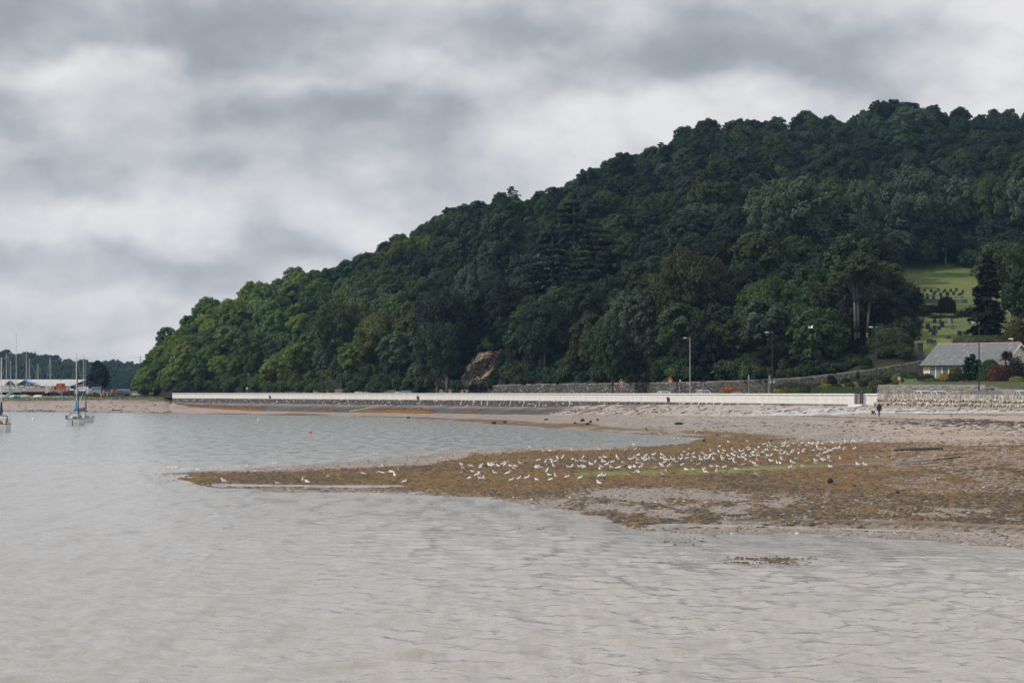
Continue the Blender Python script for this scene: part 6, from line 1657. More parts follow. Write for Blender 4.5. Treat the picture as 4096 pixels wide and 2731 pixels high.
# blue sign over brown finger sign
D = 412; b = at_lawn(2995, D); t_ = thing('information_sign', 'blue information sign above a brown finger sign on the grass verge', 'sign', b); zc = wz(1512, D) - b.z
mb = MB(); mb.tube((0, 0, 0), (0, 0, zc + .55), .045, .045, 8); mb.build('post', M_STEEL, t_)
mb = MB(); board(mb, -.05, zc, .36, .70); mb.build('panel', M_BLUE, t_); mb = MB()
for k in range(6): board(mb, -.05, zc + .27 - k * .105, .26 - .05 * (k % 3), .035, -.07, .008)
mb.build('lettering', M_SWHITE, t_)
mb = MB(); mb.prism([(x + .08, z + zc - .52) for x, z in arrow_poly(.66, .26, .12)], -.08, -.05); mb.build('finger', M_BROWN, t_); mb = MB()
for k in range(3): board(mb, -.13 + k * .16, zc - .52, .07, .12, -.09, .01)
mb.build('lettering', M_SWHITE, t_)
# white direction sign on grey post with bracket
D = 392; b = post_at(3076, D); b.z = Z_ROAD + .1; t_ = thing('direction_sign', 'white pointed direction sign on a grey bracketed post before the black lamp', 'sign', b); zt = wz(1502, D) - b.z; zc = wz(1527, D) - b.z
mb = MB(); mb.tube((0, 0, 0), (0, 0, zt), .055, .055, 8); mb.tube((0, 0, zt), (.42, 0, zt + .02), .035, .035, 6); mb.build('post', M_STEEL, t_)
mb = MB(); board(mb, .13, zt - .28, .10, .42, 0, .03); mb.build('plate', M_SWHITE, t_)
mb = MB(); mb.prism([(x + .56, z + zc) for x, z in arrow_poly(1.0, .36, .16)], -.09, -.06); mb.build('panel', M_SWHITE, t_); mb = MB()
for k in (0, 1): board(mb, .42, zc + .075 - k * .15, .60 - .1 * k, .06, -.1, .01)
mb.prism([(.86, zc - .15), (.93, zc - .15), (1.02, zc), (.93, zc + .15), (.86, zc + .15), (.95, zc)], -.105, -.095); mb.build('lettering', M_BLACK, t_)
# bus stop style post
D = 338; b = Vector((wx(3600, D), D, Z_ROAD + .12)); t_ = thing('bus_stop', 'grey bus stop post with square flag before the garden wall', 'sign', b); zc = wz(1513, D) - b.z
mb = MB(); mb.tube((0, 0, 0), (0, 0, zc + .25), .06, .06, 8); mb.build('post', M_STEEL, t_); mb = MB(); board(mb, -.14, zc, .34, .38); mb.build('flag', M_SWHITE, t_); mb = MB(); board(mb, -.14, zc + .06, .22, .12, -.07, .01); mb.build('symbol', mat('sign_grey', (.35, .35, .36)), t_)
# small round sign at the far left of the wall
D = 668; b = Vector((wx(988, D), D, Z_ROAD)); t_ = thing('road_sign', 'tiny round sign on a thin post at the far left of the wall', 'sign', b); zc = wz(1553, D) - b.z
mb = MB(); mb.tube((0, 0, 0), (0, 0, zc), .06, .06, 6); mb.build('post', M_STEEL, t_); mb = MB(); mb.tube((0, -.08, zc), (0, -.05, zc), .3, .3, 16); mb.build('disc', M_SWHITE, t_)
b = at_lawn(3656, 372); t_ = thing('washing_post', 'thin dark clothes post in the garden left of the bungalow', 'post', b); zc = wz(1507, 372) - b.z
mb = MB(); mb.tube((0, 0, 0), (0, 0, zc), .05, .05, 6); mb.tube((-1.3, 0, zc), (.1, 0, zc - .02), .03, .03, 5); mb.build('pole', mat('dark_green_paint', (.03, .05, .045), .6, .2, 3), t_)

# ---- chain-link catch fences at the foot of the slope
_w15 = off_line(-14.6)
def edge_pt(px, z=0.0):
    d = float(np.interp(px, _w15[0], _w15[1])); return Vector((wx(px, d), d, z))
def along(px0, px1):
    a, b = edge_pt(px0), edge_pt(px1); return (a + b) / 2, (b - a).length, math.atan2(b.y - a.y, b.x - a.x)
def mesh_fence(label, px0, px1, ytop, ybot, D, n, lean=0, dark=True):
    m_0, L, rz_ = along(px0, px1); D = m_0.y; c = Vector((m_0.x, m_0.y, wz(ybot, D))); t_ = thing('catch_fence', label, 'fence', c, rz_); H_ = (ybot - ytop) / F * D
    for k in range(n):
        x = -L / 2 + L * k / (n - 1); mb = MB(); mb.tube((x, 0, -.6), (x + random.uniform(-.05, .05) * lean, 0, H_ * (1 + lean * random.uniform(-.1, .15))), .10, .10, 6); mb.build('post', mat('fence_post', (.07, .075, .08) if dark else (.25, .26, .27), .7, .2, 2), t_)
    for k in range(n - 1):
        x0 = -L / 2 + L * k / (n - 1); x1 = -L / 2 + L * (k + 1) / (n - 1); mb = MB(); m_ = 8
        for i in range(m_ + 1):
            z = H_ * i / m_ * .96 + .05; sag = .06 * random.random(); mb.tube((x0, -.02, z), (x1, -.02, z - sag * lean), .018, .018, 4, cap=False)
        for i in range(1, m_): 
            x = x0 + (x1 - x0) * i / m_; mb.tube((x, -.02, .05), (x, -.02, H_ * .96), .018, .018, 4, cap=False)
        mb.build('mesh_panel', mat('fence_wire', (.16, .17, .18), .6, .2, 2, metal=.3), t_)
mesh_fence('grey mesh catch fence panel on a stone plinth, left of centre', 1278, 1366, 1523, 1558, 588, 7)
mesh_fence('short pair of fence posts among shrubs left of the slip', 1610, 1628, 1522, 1556, 545, 2)
mesh_fence('sagging mesh catch fence with dark posts below the bare slip', 1760, 1900, 1520, 1546, 530, 7, 1)
def block_wall(name, label, px0, px1, ytop, ybot, D, col):
    m_0, L, rz_ = along(px0, px1); D = m_0.y - .3; c = Vector((m_0.x - .15, D, wz(ybot, D) - .4)); t_ = thing(name, label, 'wall', c, rz_); H_ = (ybot - ytop) / F * D + .4
    mb = MB(); mb.box((0, .3, H_ / 2 - .05), (L, .5, H_ - .1)); mb.build('core', mat(name + '_core', [v * .6 for v in col], .95, .3, 2), t_)
    its = []; x = -L / 2
    while x < L / 2:
        z = 0; w_ = rf.uniform(.3, .6)
        while z < H_ - .1:
            h = rf.uniform(.18, .32); its.append((Vector((x + w_ / 2, 0.02, z + h / 2)), (w_ * .48, .12, h * .46), 0, np.array(col) * rf.uniform(.6, 1.3), 0)); z += h
        x += w_
    o = stones('stone', its, M_FOOT, t_); o['kind'] = 'stuff'
block_wall('plinth_wall', 'reddish stone plinth under the grey mesh fence panel', 1255, 1395, 1558, 1572, 587, (.24, .17, .15))
block_wall('dry_stone_wall', 'low broken stone wall below the sagging catch fence', 1745, 1885, 1557, 1572, 529, (.30, .26, .22))
block_wall('dry_stone_wall', 'low stone wall behind the hidden cars left of the slip', 1500, 1590, 1561, 1572, 552, (.16, .15, .145))
hd = []
for (p0, p1, yt, D_, lab) in ((1390, 1500, 1559, 575, 'low clipped dark hedge behind the left pair of cars'), (1600, 1745, 1557, 548, 'low clipped dark hedge behind the right pair of cars'), (940, 1250, 1562, 640, 'long low dark hedge behind the far left of the wall'), (700, 930, 1563, 690, 'low dark hedge at the far left end of the sea wall')):
    m_0, L, rz_ = along(p0, p1); D_ = m_0.y; zb = Z_ROAD; H_ = wz(yt, D_) - zb; plant('hedge', lab, 'hedge', leaf_box(int(p0), L, 1.0, H_, 5200, .13), (m_0.x, m_0.y, zb), (.03, .045, .025), boxcore(L, 1.0, H_), rz_)

# ---- cars
M_TYRE = mat('tyre', (.02, .02, .02), .9, .2, 4); M_RIM = mat('rim', (.45, .45, .46), .35, .1, 4, metal=.7); M_CGLASS = mat('car_glass', (.05, .065, .075), .06, .2, 1, spec=.8)
def car(label, loc, rz, col, kind='hatch', cat='car', rails=False):
    t_ = thing('parked_car', label, cat, loc, rz, 'cars along the promenade and yard'); L, W, H_ = {'hatch': (4.0, 1.72, 1.46), 'estate': (4.5, 1.76, 1.48), 'mpv': (4.3, 1.80, 1.68), 'van': (4.9, 1.9, 1.98), 'suv': (4.5, 1.85, 1.72)}[kind]
    cp = mat('car_paint_%d_%d_%d' % tuple(int(c * 255) for c in col), col, .28, .04, 2, spec=.6)
    fr = {'hatch': (-.10, .24, .86, .94), 'estate': (-.12, .18, .93, .98), 'mpv': (-.22, .10, .93, .98), 'van': (-.30, -.16, .97, 1.0), 'suv': (-.14, .16, .93, .97)}[kind]
    hw = W / 2; x0 = -L / 2; zs = .30; zb = H_ * .60
    # lower body: lofted sections along the length
    secs = [(0.0, .62, .42, .62), (.03, .80, .28, .66), (.12, .95, .22, .70), (.30, 1.0, .20, zb * .96), (.62, 1.0, .20, zb), (.90, .97, .22, zb), (.975, .88, .28, zb * .96), (1.0, .70, .40, zb * .80)]
    mb = MB(); rings = []
    for (q_, w_, z0, z1) in secs:
        x = -(x0 + q_ * L); w = hw * w_; zz = z1 if q_ > .25 else min(z1, zb * .92)
        rings.append([(x, -w, z0), (x, w, z0), (x, w * 1.0, (z0 + zz) * .55), (x, w * .94, zz), (x, -w * .94, zz), (x, -w * 1.0, (z0 + zz) * .55)])
    mb.loft(rings); mb.build('body', cp, t_, sm=False)
    # glasshouse: (x at belt front, x at roof front, x at roof back, x at belt back) as fraction from front
    f0, f1, r1, r0 = .5 + fr[0] * .9 - .14, .5 + fr[1] - .12, fr[2] - .06, fr[3]
    X = lambda q_: -(x0 + q_ * L); wb, wr = hw * .93, hw * .74
    A4 = [(X(f0), -wb, zb - .02), (X(f0), wb, zb - .02), (X(r0), wb, zb - .02), (X(r0), -wb, zb - .02)]; B4 = [(X(f1), -wr, H_ - .05), (X(f1), wr, H_ - .05), (X(r1), wr, H_ - .05), (X(r1), -wr, H_ - .05)]
    mb = MB(); mb.add(A4 + B4, [(0, 1, 5, 4), (1, 2, 6, 5), (2, 3, 7, 6), (3, 0, 4, 7)]); mb.build('windows', M_CGLASS, t_)
    mb = MB(); xm = (X(f1) + X(r1)) / 2; mb.add([(X(f1) + .03, -wr - .02, H_ - .06), (X(f1) + .03, wr + .02, H_ - .06), (X(r1) - .03, wr + .02, H_ - .06), (X(r1) - .03, -wr - .02, H_ - .06), (X(f1) - .12, -wr * .86, H_), (X(f1) - .12, wr * .86, H_), (X(r1) + .1, wr * .86, H_), (X(r1) + .1, -wr * .86, H_)], [(4, 5, 6, 7), (0, 1, 5, 4), (1, 2, 6, 5), (2, 3, 7, 6), (3, 0, 4, 7), (3, 2, 1, 0)]); mb.build('roof', cp, t_)
    mb = MB()
    for sy in (-1, 1):
        for (a, b_) in ((A4[0 if sy < 0 else 1], B4[0 if sy < 0 else 1]), (A4[3 if sy < 0 else 2], B4[3 if sy < 0 else 2])): mb.tube(a, b_, .045, .045, 5)
        q_ = .55; pa = [A4[0 if sy < 0 else 1][i] * (1 - q_) + A4[3 if sy < 0 else 2][i] * q_ for i in range(3)]; pb = [B4[0 if sy < 0 else 1][i] * (1 - q_) + B4[3 if sy < 0 else 2][i] * q_ for i in range(3)]; mb.tube(pa, pb, .035, .035, 5)
    mb.build('pillar', cp if kind != 'hatch' else cp, t_)
    if rails:
        mb = MB()
        for sy in (-1, 1): mb.tube((X(f1) - .2, sy * wr * .8, H_ + .05), (X(r1) + .15, sy * wr * .8, H_ + .05), .025, .025, 5)
        mb.build('roof_rail', M_RIM, t_)
    for sx in (.19, .80):
        for sy in (-1, 1):
            mb = MB(); mb.tube((X(sx), sy * (hw - .20), .31), (X(sx), sy * hw * 1.0, .31), .31, .31, 14); w = mb.build('wheel', M_TYRE, t_); mb = MB(); mb.tube((X(sx), sy * (hw * 1.0), .31), (X(sx), sy * (hw + .015), .31), .2, .18, 12); mb.build('rim', M_RIM, w)
    for sy in (-1, 1):
        mb = MB(); mb.box((X(.015), sy * hw * .62, .62), (.12, .34, .14)); mb.build('headlight', mat('headlamp', (.7, .7, .7), .15, .05, 2), t_)
        mb = MB(); mb.box((X(.99), sy * hw * .66, .78), (.10, .22, .2)); mb.build('tail_light', mat('taillamp', (.4, .02, .02), .2, .1, 2), t_)
        mb = MB(); mb.box((X(f0 + .05), sy * (hw + .08), zb + .06), (.12, .16, .12)); mb.build('mirror', cp, t_)
    return t_
def road_car(label, px, off, col, kind, flip=False, rails=False):
    # find the place on the lane with this photo x
    ss = np.linspace(0, WLEN, 900); pp = [wpos(s, off) for s in ss]; q_ = [CX + F * p.x / p.y for p in pp]; i = int(np.argmin([abs(v - px) for v in q_])); a = wrot(ss[i])
    p = pp[i]; z = Z_ROAD + (.012 if -10.5 < off < -3.5 else .13)
    return car(label, (p.x, p.y, z), a + (math.pi if flip else 0), col, kind, rails=rails)
road_car('white estate car between the speed sign and tourist sign', 2658, -5.2, (.72, .73, .74), 'estate', False, True)
road_car('pale blue people carrier behind the wall by the silver lamp', 2818, -5.0, (.42, .50, .56), 'mpv')
road_car('black car in front of the flower planter', 2952, -5.0, (.015, .016, .02), 'hatch')
road_car('white car, left of the pair below the bungalow', 3705, -4.6, (.75, .76, .77), 'estate')
road_car('silver white car, right of the pair below the bungalow', 3768, -4.6, (.66, .68, .69), 'hatch')
road_car('dark blue car left of the wheelie bin gateway', 3930, -4.6, (.03, .04, .06), 'estate', False, True)
road_car('grey-green car right of the wheelie bin gateway', 3985, -4.6, (.13, .16, .16), 'hatch')
road_car('silver car cut by the right edge of the picture', 4100, -4.6, (.55, .57, .58), 'hatch')
road_car('white car, left of the far pair hidden by the wall', 1440, -5.2, (.7, .7, .7), 'hatch'); road_car('dark car, right of the far pair hidden by the wall', 1470, -5.2, (.05, .05, .05), 'hatch')
road_car('white car behind the wall left of the slip', 1600, -5.2, (.68, .7, .7), 'hatch'); road_car('dark car behind the wall just left of the slip', 1630, -5.2, (.06, .07, .07), 'suv')
# ================================================================ boats
M_GEL = mat('gelcoat', (.74, .74, .72), .35, .05, 1.5); M_CREAMH = mat('gelcoat_cream', (.66, .63, .54), .4, .06, 1.5); M_ANTI = mat('antifoul_red', (.16, .035, .03), .85, .25, 2); M_ANTID = mat('antifoul_dark', (.025, .03, .04), .85, .25, 2)
M_NAVY = mat('navy_cloth', (.02, .03, .09), .9, .2, 4); M_BLUEC = mat('blue_cover', (.03, .24, .55), .85, .15, 4); M_WIRE = mat('wire', (.45, .46, .47), .4, .1, 4, metal=.5); M_TEAK = mat('teak', (.22, .12, .06), .7, .25, 4); M_YEL = mat('buoy_yellow', (.55, .36, .04), .6, .1, 4)
M_HATCH = mat('dark_opening', (.02, .022, .025), .4, .2, 3); M_BLKSTR = mat('stripe_black', (.02, .02, .03), .4, .1, 3)
def hull_rings(L, B, fb, d, transom=.72, sheer=.25, n=12):
    rings = []
    for k in range(n):
        q_ = k / (n - 1); x = -L / 2 + L * q_
        b = B / 2 * (transom + (1 - transom) * math.sin(min(q_ / .45, 1) * math.pi / 2)) * (1 if q_ < .45 else max(0.02, (1 - ((q_ - .45) / .55) ** 2.2)))
        top = fb * (1 + sheer * (q_ - .35) ** 2 * 2.4); dd = d * math.sin(math.pi * min(max(q_ * .9 + .12, 0), 1)) ** .7; rake = .10 * L * max(0, q_ - .8) * 2
        pr = [(1, top), (.985, top * .55), (.93, .06), (.62, -dd * .62), (0, -dd)]
        ring = [(x + rake * (z / fb if z > 0 else -.4), -b * y, z) for y, z in pr] + [(x + rake * (z / fb if z > 0 else -.4), b * y, z) for y, z in pr[-2::-1]]
        rings.append(ring)
    return rings
def yacht(name, label, loc, heading, L=8.0, B=2.6, fb=.95, mast=10.5, hullm=None, anti=None, cover=None, boom=True, ashore=0.0, spreaders=(.52,), stripe=None, cabin=True, group=None, cat='sailing boat', mastm=None, extras=(), furl=False, mast_x=.12):
    t_ = thing(name, label, cat, loc, heading, group); z0 = ashore; d = .45
    rg_ = hull_rings(L, B, fb, d); rg_ = [[(x, y, z + z0) for x, y, z in r] for r in rg_]; n = len(rg_[0])
    mb = MB(); flat = [p for r in rg_ for p in r]; fs = []; ms = []
    for k in range(len(rg_) - 1):
        for i in range(n - 1):
            fs.append((k * n + i, k * n + i + 1, (k + 1) * n + i + 1, (k + 1) * n + i)); ms.append(1 if 2 <= i <= n - 4 else 0)
    fs.append(tuple(range(n))); ms.append(0)
    b0 = 0; mb.v = flat; mb.f = fs; mb.m = ms; mb.build('hull', [hullm or M_GEL, anti or M_ANTI], t_)
    mb = MB(); dk = [((r[0][0]), r[0][1] * .97, r[0][2] - .03) for r in rg_]; dk2 = [((r[0][0]), -r[0][1] * .97, r[0][2] - .03) for r in rg_]
    for k in range(len(dk) - 1): mb.quad(dk[k], dk[k + 1], dk2[k + 1], dk2[k])
    mb.build('deck', mat('deck', (.58, .57, .54), .7, .08, 2), t_)
    mb = MB()
    for sgn in (0, n - 1):
        for k in range(len(rg_) - 1): mb.tube(rg_[k][sgn], rg_[k + 1][sgn], .045, .045, 5)
    mb.tube(rg_[0][0], rg_[0][-1], .045, .045, 5); mb.build('rubbing_strake', stripe or M_BLKSTR, t_)
    zt = z0 + fb
    if cabin:
        mb = MB(); cl = L * .36; mb.add([(-cl * .35, -B * .33, zt - .05), (cl * .75, -B * .24, zt - .05), (cl * .75, B * .24, zt - .05), (-cl * .35, B * .33, zt - .05), (-cl * .3, -B * .28, zt + .48), (cl * .55, -B * .19, zt + .36), (cl * .55, B * .19, zt + .36), (-cl * .3, B * .28, zt + .48)], [(4, 5, 6, 7), (0, 1, 5, 4), (1, 2, 6, 5), (2, 3, 7, 6), (3, 0, 4, 7)]); cb = mb.build('cabin', M_GEL, t_)
        for sgn in (-1, 1):
            for xx in (-.1, .25):
                mb = MB(); mb.box((cl * xx, sgn * (B * .30 - (xx + .1) * .25), zt + .24), (cl * .2, .06, .16)); mb.build('window', M_HATCH, cb)
        mb = MB(); mb.box((-cl * .36, 0, zt + .18), (.06, B * .26, .42)); mb.build('companionway', M_TEAK, cb)
        # spray hood and cockpit coaming
        mb = MB(); mb.box((-L * .32, -B * .30, zt + .08), (L * .26, .12, .22)); mb.box((-L * .32, B * .30, zt + .08), (L * .26, .12, .22)); mb.build('coaming', M_GEL, t_)
    mm = mastm or M_ALU; xm = L * mast_x; zm = z0 + mast
    if mast:
        mb = MB(); mb.path([(xm, 0, zt + .2), (xm, 0, zm)], [.085, .06], 7); mo = mb.build('mast', mm, t_)
        for s_ in spreaders:
            mb = MB(); z = zt + (mast - fb) * s_
            for sgn in (-1, 1): mb.tube((xm, 0, z), (xm - .15, sgn * B * .34, z + .08), .035, .03, 5)
            mb.build('spreader', mm, mo)
        mb = MB(); mb.tube((xm, 0, zm), (xm, 0, zm + .35), .015, .01, 4); mb.tube((xm - .2, 0, zm + .18), (xm + .2, 0, zm + .18), .015, .015, 4); mb.build('masthead_vane', M_HATCH, mo)
        mb = MB(); sp = zt + (mast - fb) * spreaders[0] if spreaders else zm; w_ = .014
        mb.tube((xm, 0, zm - .1), (L * .5, 0, zt + .2), w_, w_, 4); mb.tube((xm, 0, zm - .05), (-L * .48, 0, zt + .1), w_, w_, 4)
        for sgn in (-1, 1):
            mb.path([(xm, 0, zm - .2), (xm - .15, sgn * B * .34, sp + .08), (xm - .1, sgn * B * .46, zt)], w_, 4); mb.tube((xm, 0, sp), (xm + .5, sgn * B * .44, zt), w_, w_, 4)
        mb.build('rigging', M_WIRE, t_)
        if furl:
            mb = MB(); mb.tube((L * .5, 0, zt + .3), (xm + .25, 0, zm - .8), .09, .05, 6); mb.build('furled_sail', M_NAVY, t_)
        if boom:
            zb = zt + 1.25; mb = MB(); mb.tube((xm, 0, zb), (-L * .32, 0, zb - .05), .06, .05, 6); bo = mb.build('boom', mm, t_)
            mb = MB(); rr = random.Random(int(L * 100)); rings = []
            for q_ in np.linspace(0, 1, 9):
                x = xm + (-L * .32 - xm) * q_; hh = .42 * (1 - q_) ** .8 + .14; ww = .17 * (1 - .3 * q_) + rr.uniform(-.03, .03)
                rings.append([(x, ww * math.cos(a), zb + hh * .45 + hh * .6 * math.sin(a)) for a in np.linspace(0, 2 * math.pi, 9)[:-1]])
            mb.loft(rings); mb.tube((xm + .02, 0, zb + .3), (xm, 0, zb + 1.6), .2, .1, 7); mb.build('sail_cover', cover or M_BLUEC, t_)
    # pushpit, guard rails
    mb = MB(); st = [(-L * .47, -B * .36, zt), (-L * .47, B * .36, zt)]
    for sgn in (-1, 1):
        for xx in (-.47, -.3, -.05, .2): mb.tube((L * xx, sgn * B * .44 * (1 if xx > -.4 else .8), zt), (L * xx, sgn * B * .44 * (1 if xx > -.4 else .8), zt + .62), .02, .02, 4)
        mb.path([(L * xx, sgn * B * .44 * (1 if xx > -.4 else .8), zt + .62) for xx in (-.47, -.3, -.05, .2)], .015, 4); mb.path([(L * .2, sgn * B * .44, zt + .62), (L * .52, 0, zt + .75)], .015, 4)
    mb.tube((-L * .47, -B * .35, zt + .62), (-L * .47, B * .35, zt + .62), .02, .02, 4); mb.build('guard_rail', M_WIRE, t_)
    if 'rudder' in extras or ashore == 0:
        mb = MB(); mb.box((-L / 2 - .08, 0, z0 + .25), (.1, .12, 1.2)); mb.build('rudder', M_TEAK, t_)
    if 'lifebuoy' in extras:
        mb = MB(); prof_ = [(.30 + .09 * math.cos(a), .09 * math.sin(a)) for a in np.linspace(0, 2 * math.pi, 9)[:-1]]; rings = [[(-L * .47 - .1 + q_[1], q_[0] * math.cos(a) + .05, zt + .45 + q_[0] * math.sin(a)) for q_ in prof_] for a in np.linspace(0, 2 * math.pi, 17)]
        mb.loft(rings, cap=False); mb.build('lifebuoy', M_YEL, t_)
        mb = MB(); mb.path([(-L * .2, -B * .40, zt + .1), (-L * .2, -B * .36, zt + 1.05), (-L * .2, 0, zt + 1.15), (-L * .2, B * .36, zt + 1.05), (-L * .2, B * .40, zt + .1)], .06, 6); mb.build('hoop', M_BLKSTR, t_)
        mb = MB(); mb.box((-L * .49, -B * .38, zt + .35), (.08, .14, .8)); mb.build('outboard', M_BLKSTR, t_)
    if 'bluebags' in extras:
        for sgn in (-1, 1):
            mb = MB(); mb.box((-L * .44, sgn * B * .34, zt + .32), (.1, .42, .5), top=.9); mb.build('dodger', M_BLUEC, t_)
        mb = MB(); mb.path([(-L * .1, -B * .32, zt), (-L * .1, -B * .28, zt + .85), (-L * .1, 0, zt + .95), (-L * .1, B * .28, zt + .85), (-L * .1, B * .32, zt)], .05, 6); mb.build('hoop', M_HATCH, t_)
        mb = MB(); mb.ball((-L / 2 - .02, -B * .22, z0 + .45), (.04, .07, .07), 8, 5); mb.build('exhaust', M_HATCH, t_)
    if ashore > 0:
        mb = MB(); mb.loft([[(-.3 + x * 1.0, -.1, z) for x, z in ((-.9, z0 - .3), (1.0, z0 - .3), (.7, .15), (-.6, .15))], [(-.3 + x, .1, z) for x, z in ((-.9, z0 - .3), (1.0, z0 - .3), (.7, .15), (-.6, .15))]]); mb.build('keel', anti or M_ANTI, t_)
        for sx in (-.28, .25):
            for sgn in (-1, 1):
                mb = MB(); mb.tube((L * sx, sgn * B * .62, 0), (L * sx, sgn * B * .40, z0 + .1), .05, .05, 5); mb.build('prop', mat('prop_timber', (.16, .12, .09), .9, .2, 3), t_)
    return t_
# ---- afloat
D = EYE * F / (1725 - HY); yacht('sailing_yacht', 'white yacht with yellow lifebuoy at the left edge, navy sail cover', (wx(3, D), D, -.05), R(97), 8.0, 2.65, 1.0, 9.6, cover=M_NAVY, anti=M_ANTID, extras=('lifebuoy',), spreaders=())
D = EYE * F / (1700 - HY); yacht('sailing_yacht', 'white yacht moored stern-on with bright blue sail cover', (wx(303, D), D, -.05), R(93), 8.2, 2.75, 1.0, 10.9, extras=('bluebags',), furl=True, anti=M_GEL, mastm=M_ALU)
D = EYE * F / (1690 - HY); yacht('sailing_yacht', 'small white yacht with brown mast just behind the blue-covered yacht', (wx(333, D), D, -.05), R(68), 6.4, 2.2, .85, 6.2, mastm=M_TEAK, cover=mat('cover_grey', (.12, .17, .22), .9, .2, 4), spreaders=())
# ---- ashore in the boatyard (ground at about 4.0)
ZY = 3.97
def ashore(label, px, D, head, **k): return yacht('yacht_ashore', label, (wx(px, D), D, ZY), R(head), ashore=k.pop('lift', 1.3), group='yachts laid up ashore in the boatyard', **k)
ashore('large cream yacht ashore with red keel, side-on in front of the shed', 128, 738, 187, L=7.6, B=2.5, fb=1.05, mast=0, hullm=M_CREAMH, lift=1.25)
ashore('white yacht with tallest mast in the boatyard', 62, 748, 12, L=10.5, B=3.2, fb=1.15, mast=16.6, lift=1.6, spreaders=(.50,), boom=False, mast_x=.02)
ashore('long white yacht hull at the left edge of the boatyard', 22, 736, 176, L=9.0, B=2.8, fb=1.0, mast=11.5, lift=1.1, spreaders=(.45,), anti=M_ANTID, boom=False, mast_x=-.03)
ashore('white yacht ashore seen from astern with black stripes', 197, 744, 84, L=7.6, B=2.7, fb=1.35, mast=10.6, lift=1.1, stripe=M_BLKSTR, spreaders=(.42,), boom=False, anti=M_ANTID)
ashore('small blue-white yacht behind the cream yacht', 160, 748, 150, L=6.0, B=2.2, fb=.8, mast=8.6, lift=1.0, spreaders=(), boom=False, anti=M_ANTID)
ashore('white yacht with blue sail cover behind the cream yacht', 117, 752, 170, L=7.5, B=2.5, fb=1.0, mast=11.7, lift=1.5, spreaders=(.38,), anti=M_ANTID)
ashore('yacht with shorter mast and low spreaders behind the cream yacht', 128, 756, 165, L=7.2, B=2.5, fb=1.0, mast=9.9, lift=1.4, spreaders=(.28,), boom=False, anti=M_ANTID)
ashore('white yacht hull tucked behind the upturned dinghies', 72, 742, 175, L=7.0, B=2.4, fb=.9, mast=0, lift=1.2, anti=M_ANTID)
ashore('yacht with high radar pole behind the left boats', 30, 754, 20, L=8.0, B=2.6, fb=1.0, mast=9.0, lift=1.7, spreaders=(.5,), boom=False, anti=M_ANTI)
# white catamaran seen from astern
D = 740; ct = thing('catamaran', 'white catamaran ashore seen from astern beside the blue mural', 'catamaran', (wx(335, D), D, ZY), R(90))
for sgn in (-1, 1):
    rg_ = [[(x, y + sgn * 1.55, z + .9) for x, y, z in r] for r in hull_rings(7.0, 1.1, 1.0, .4, .85)]; mb = MB(); mb.loft(rg_); mb.build('hull', M_GEL, ct)
mb = MB(); mb.add([(-3.3, -1.9, 1.5), (2.2, -1.7, 1.5), (2.2, 1.7, 1.5), (-3.3, 1.9, 1.5), (-2.6, -1.6, 2.7), (1.0, -1.2, 2.7), (1.0, 1.2, 2.7), (-2.6, 1.6, 2.7)], [(4, 5, 6, 7), (0, 1, 5, 4), (1, 2, 6, 5), (2, 3, 7, 6), (3, 0, 4, 7), (3, 2, 1, 0)]); mb.build('cabin', mat('cat_grey', (.62, .63, .64), .5, .06, 2), ct)
mb = MB(); mb.box((-2.98, .2, 2.1), (.06, 1.5, .7)); mb.build('door', mat('cat_panel', (.42, .43, .44), .5, .1, 2), ct)
mb = MB(); mb.path([(-3.4, -1.9, 1.5), (-3.4, -1.7, 2.3), (-3.4, 1.7, 2.3), (-3.4, 1.9, 1.5)], .05, 5); mb.build('guard_rail', M_WIRE, ct)
mb = MB(); mb.path([(0, .1, 2.7), (0, .1, 12.6)], [.09, .06], 6); mb.tube((0, -1.2, 6.2), (0, 1.4, 6.2), .03, .03, 4); mb.tube((-.1, -1.0, 7.0), (-.1, 1.2, 7.0), .03, .03, 4); mb.build('mast', M_ALU, ct)
mb = MB(); mb.tube((.6, -.35, 2.7), (.6, -.35, 11.6), .05, .04, 5); mb.build('second_mast', M_ALU, ct)
for x_ in (-2.2, 1.8):
    for sgn in (-1, 1):
        mb = MB(); mb.box((x_, sgn * 1.55, .35), (.5, .5, .7)); mb.build('trestle', mat('prop_timber', (.16, .12, .09)), ct)
# orange workboat: wheelhouse between two inflated tubes
D = 738; ob = thing('orange_workboat', 'orange rigid workboat with boxy wheelhouse on a stand', 'boat', (wx(245, D), D, ZY), R(90)); M_ORG = mat('boat_orange', (.62, .11, .02), .55, .1, 2)
for sgn in (-1, 1):
    mb = MB(); mb.path([(-3, sgn * 1.75, 1.5), (1.5, sgn * 1.7, 1.6), (3.2, sgn * .6, 2.1)], [.34, .34, .2], 10); mb.build('tube', M_ORG, ob)
mb = MB(); mb.loft([[(x, y * w_, z) for y, z in ((-1.5, 1.5), (0, .8), (1.5, 1.5), (1.4, 1.7), (-1.4, 1.7))] for x, w_ in ((-3, 1), (1, 1), (3, .3))]); mb.build('hull', mat('boat_grey', (.30, .31, .32), .6, .1, 2), ob)
mb = MB(); mb.add([(-2.0, -1.15, 1.6), (1.2, -1.1, 1.6), (1.2, 1.1, 1.6), (-2.0, 1.15, 1.6), (-1.9, -1.1, 3.75), (.8, -1.0, 3.75), (.8, 1.0, 3.75), (-1.9, 1.1, 3.75)], [(4, 5, 6, 7), (0, 1, 5, 4), (1, 2, 6, 5), (2, 3, 7, 6), (3, 0, 4, 7)]); wh = mb.build('wheelhouse', M_ORG, ob)
mb = MB(); mb.box((-2.0, -.75, 3.1), (.06, .45, .5)); mb.box((-2.0, .75, 3.1), (.06, .45, .5)); mb.build('window', M_HATCH, wh)
mb = MB()
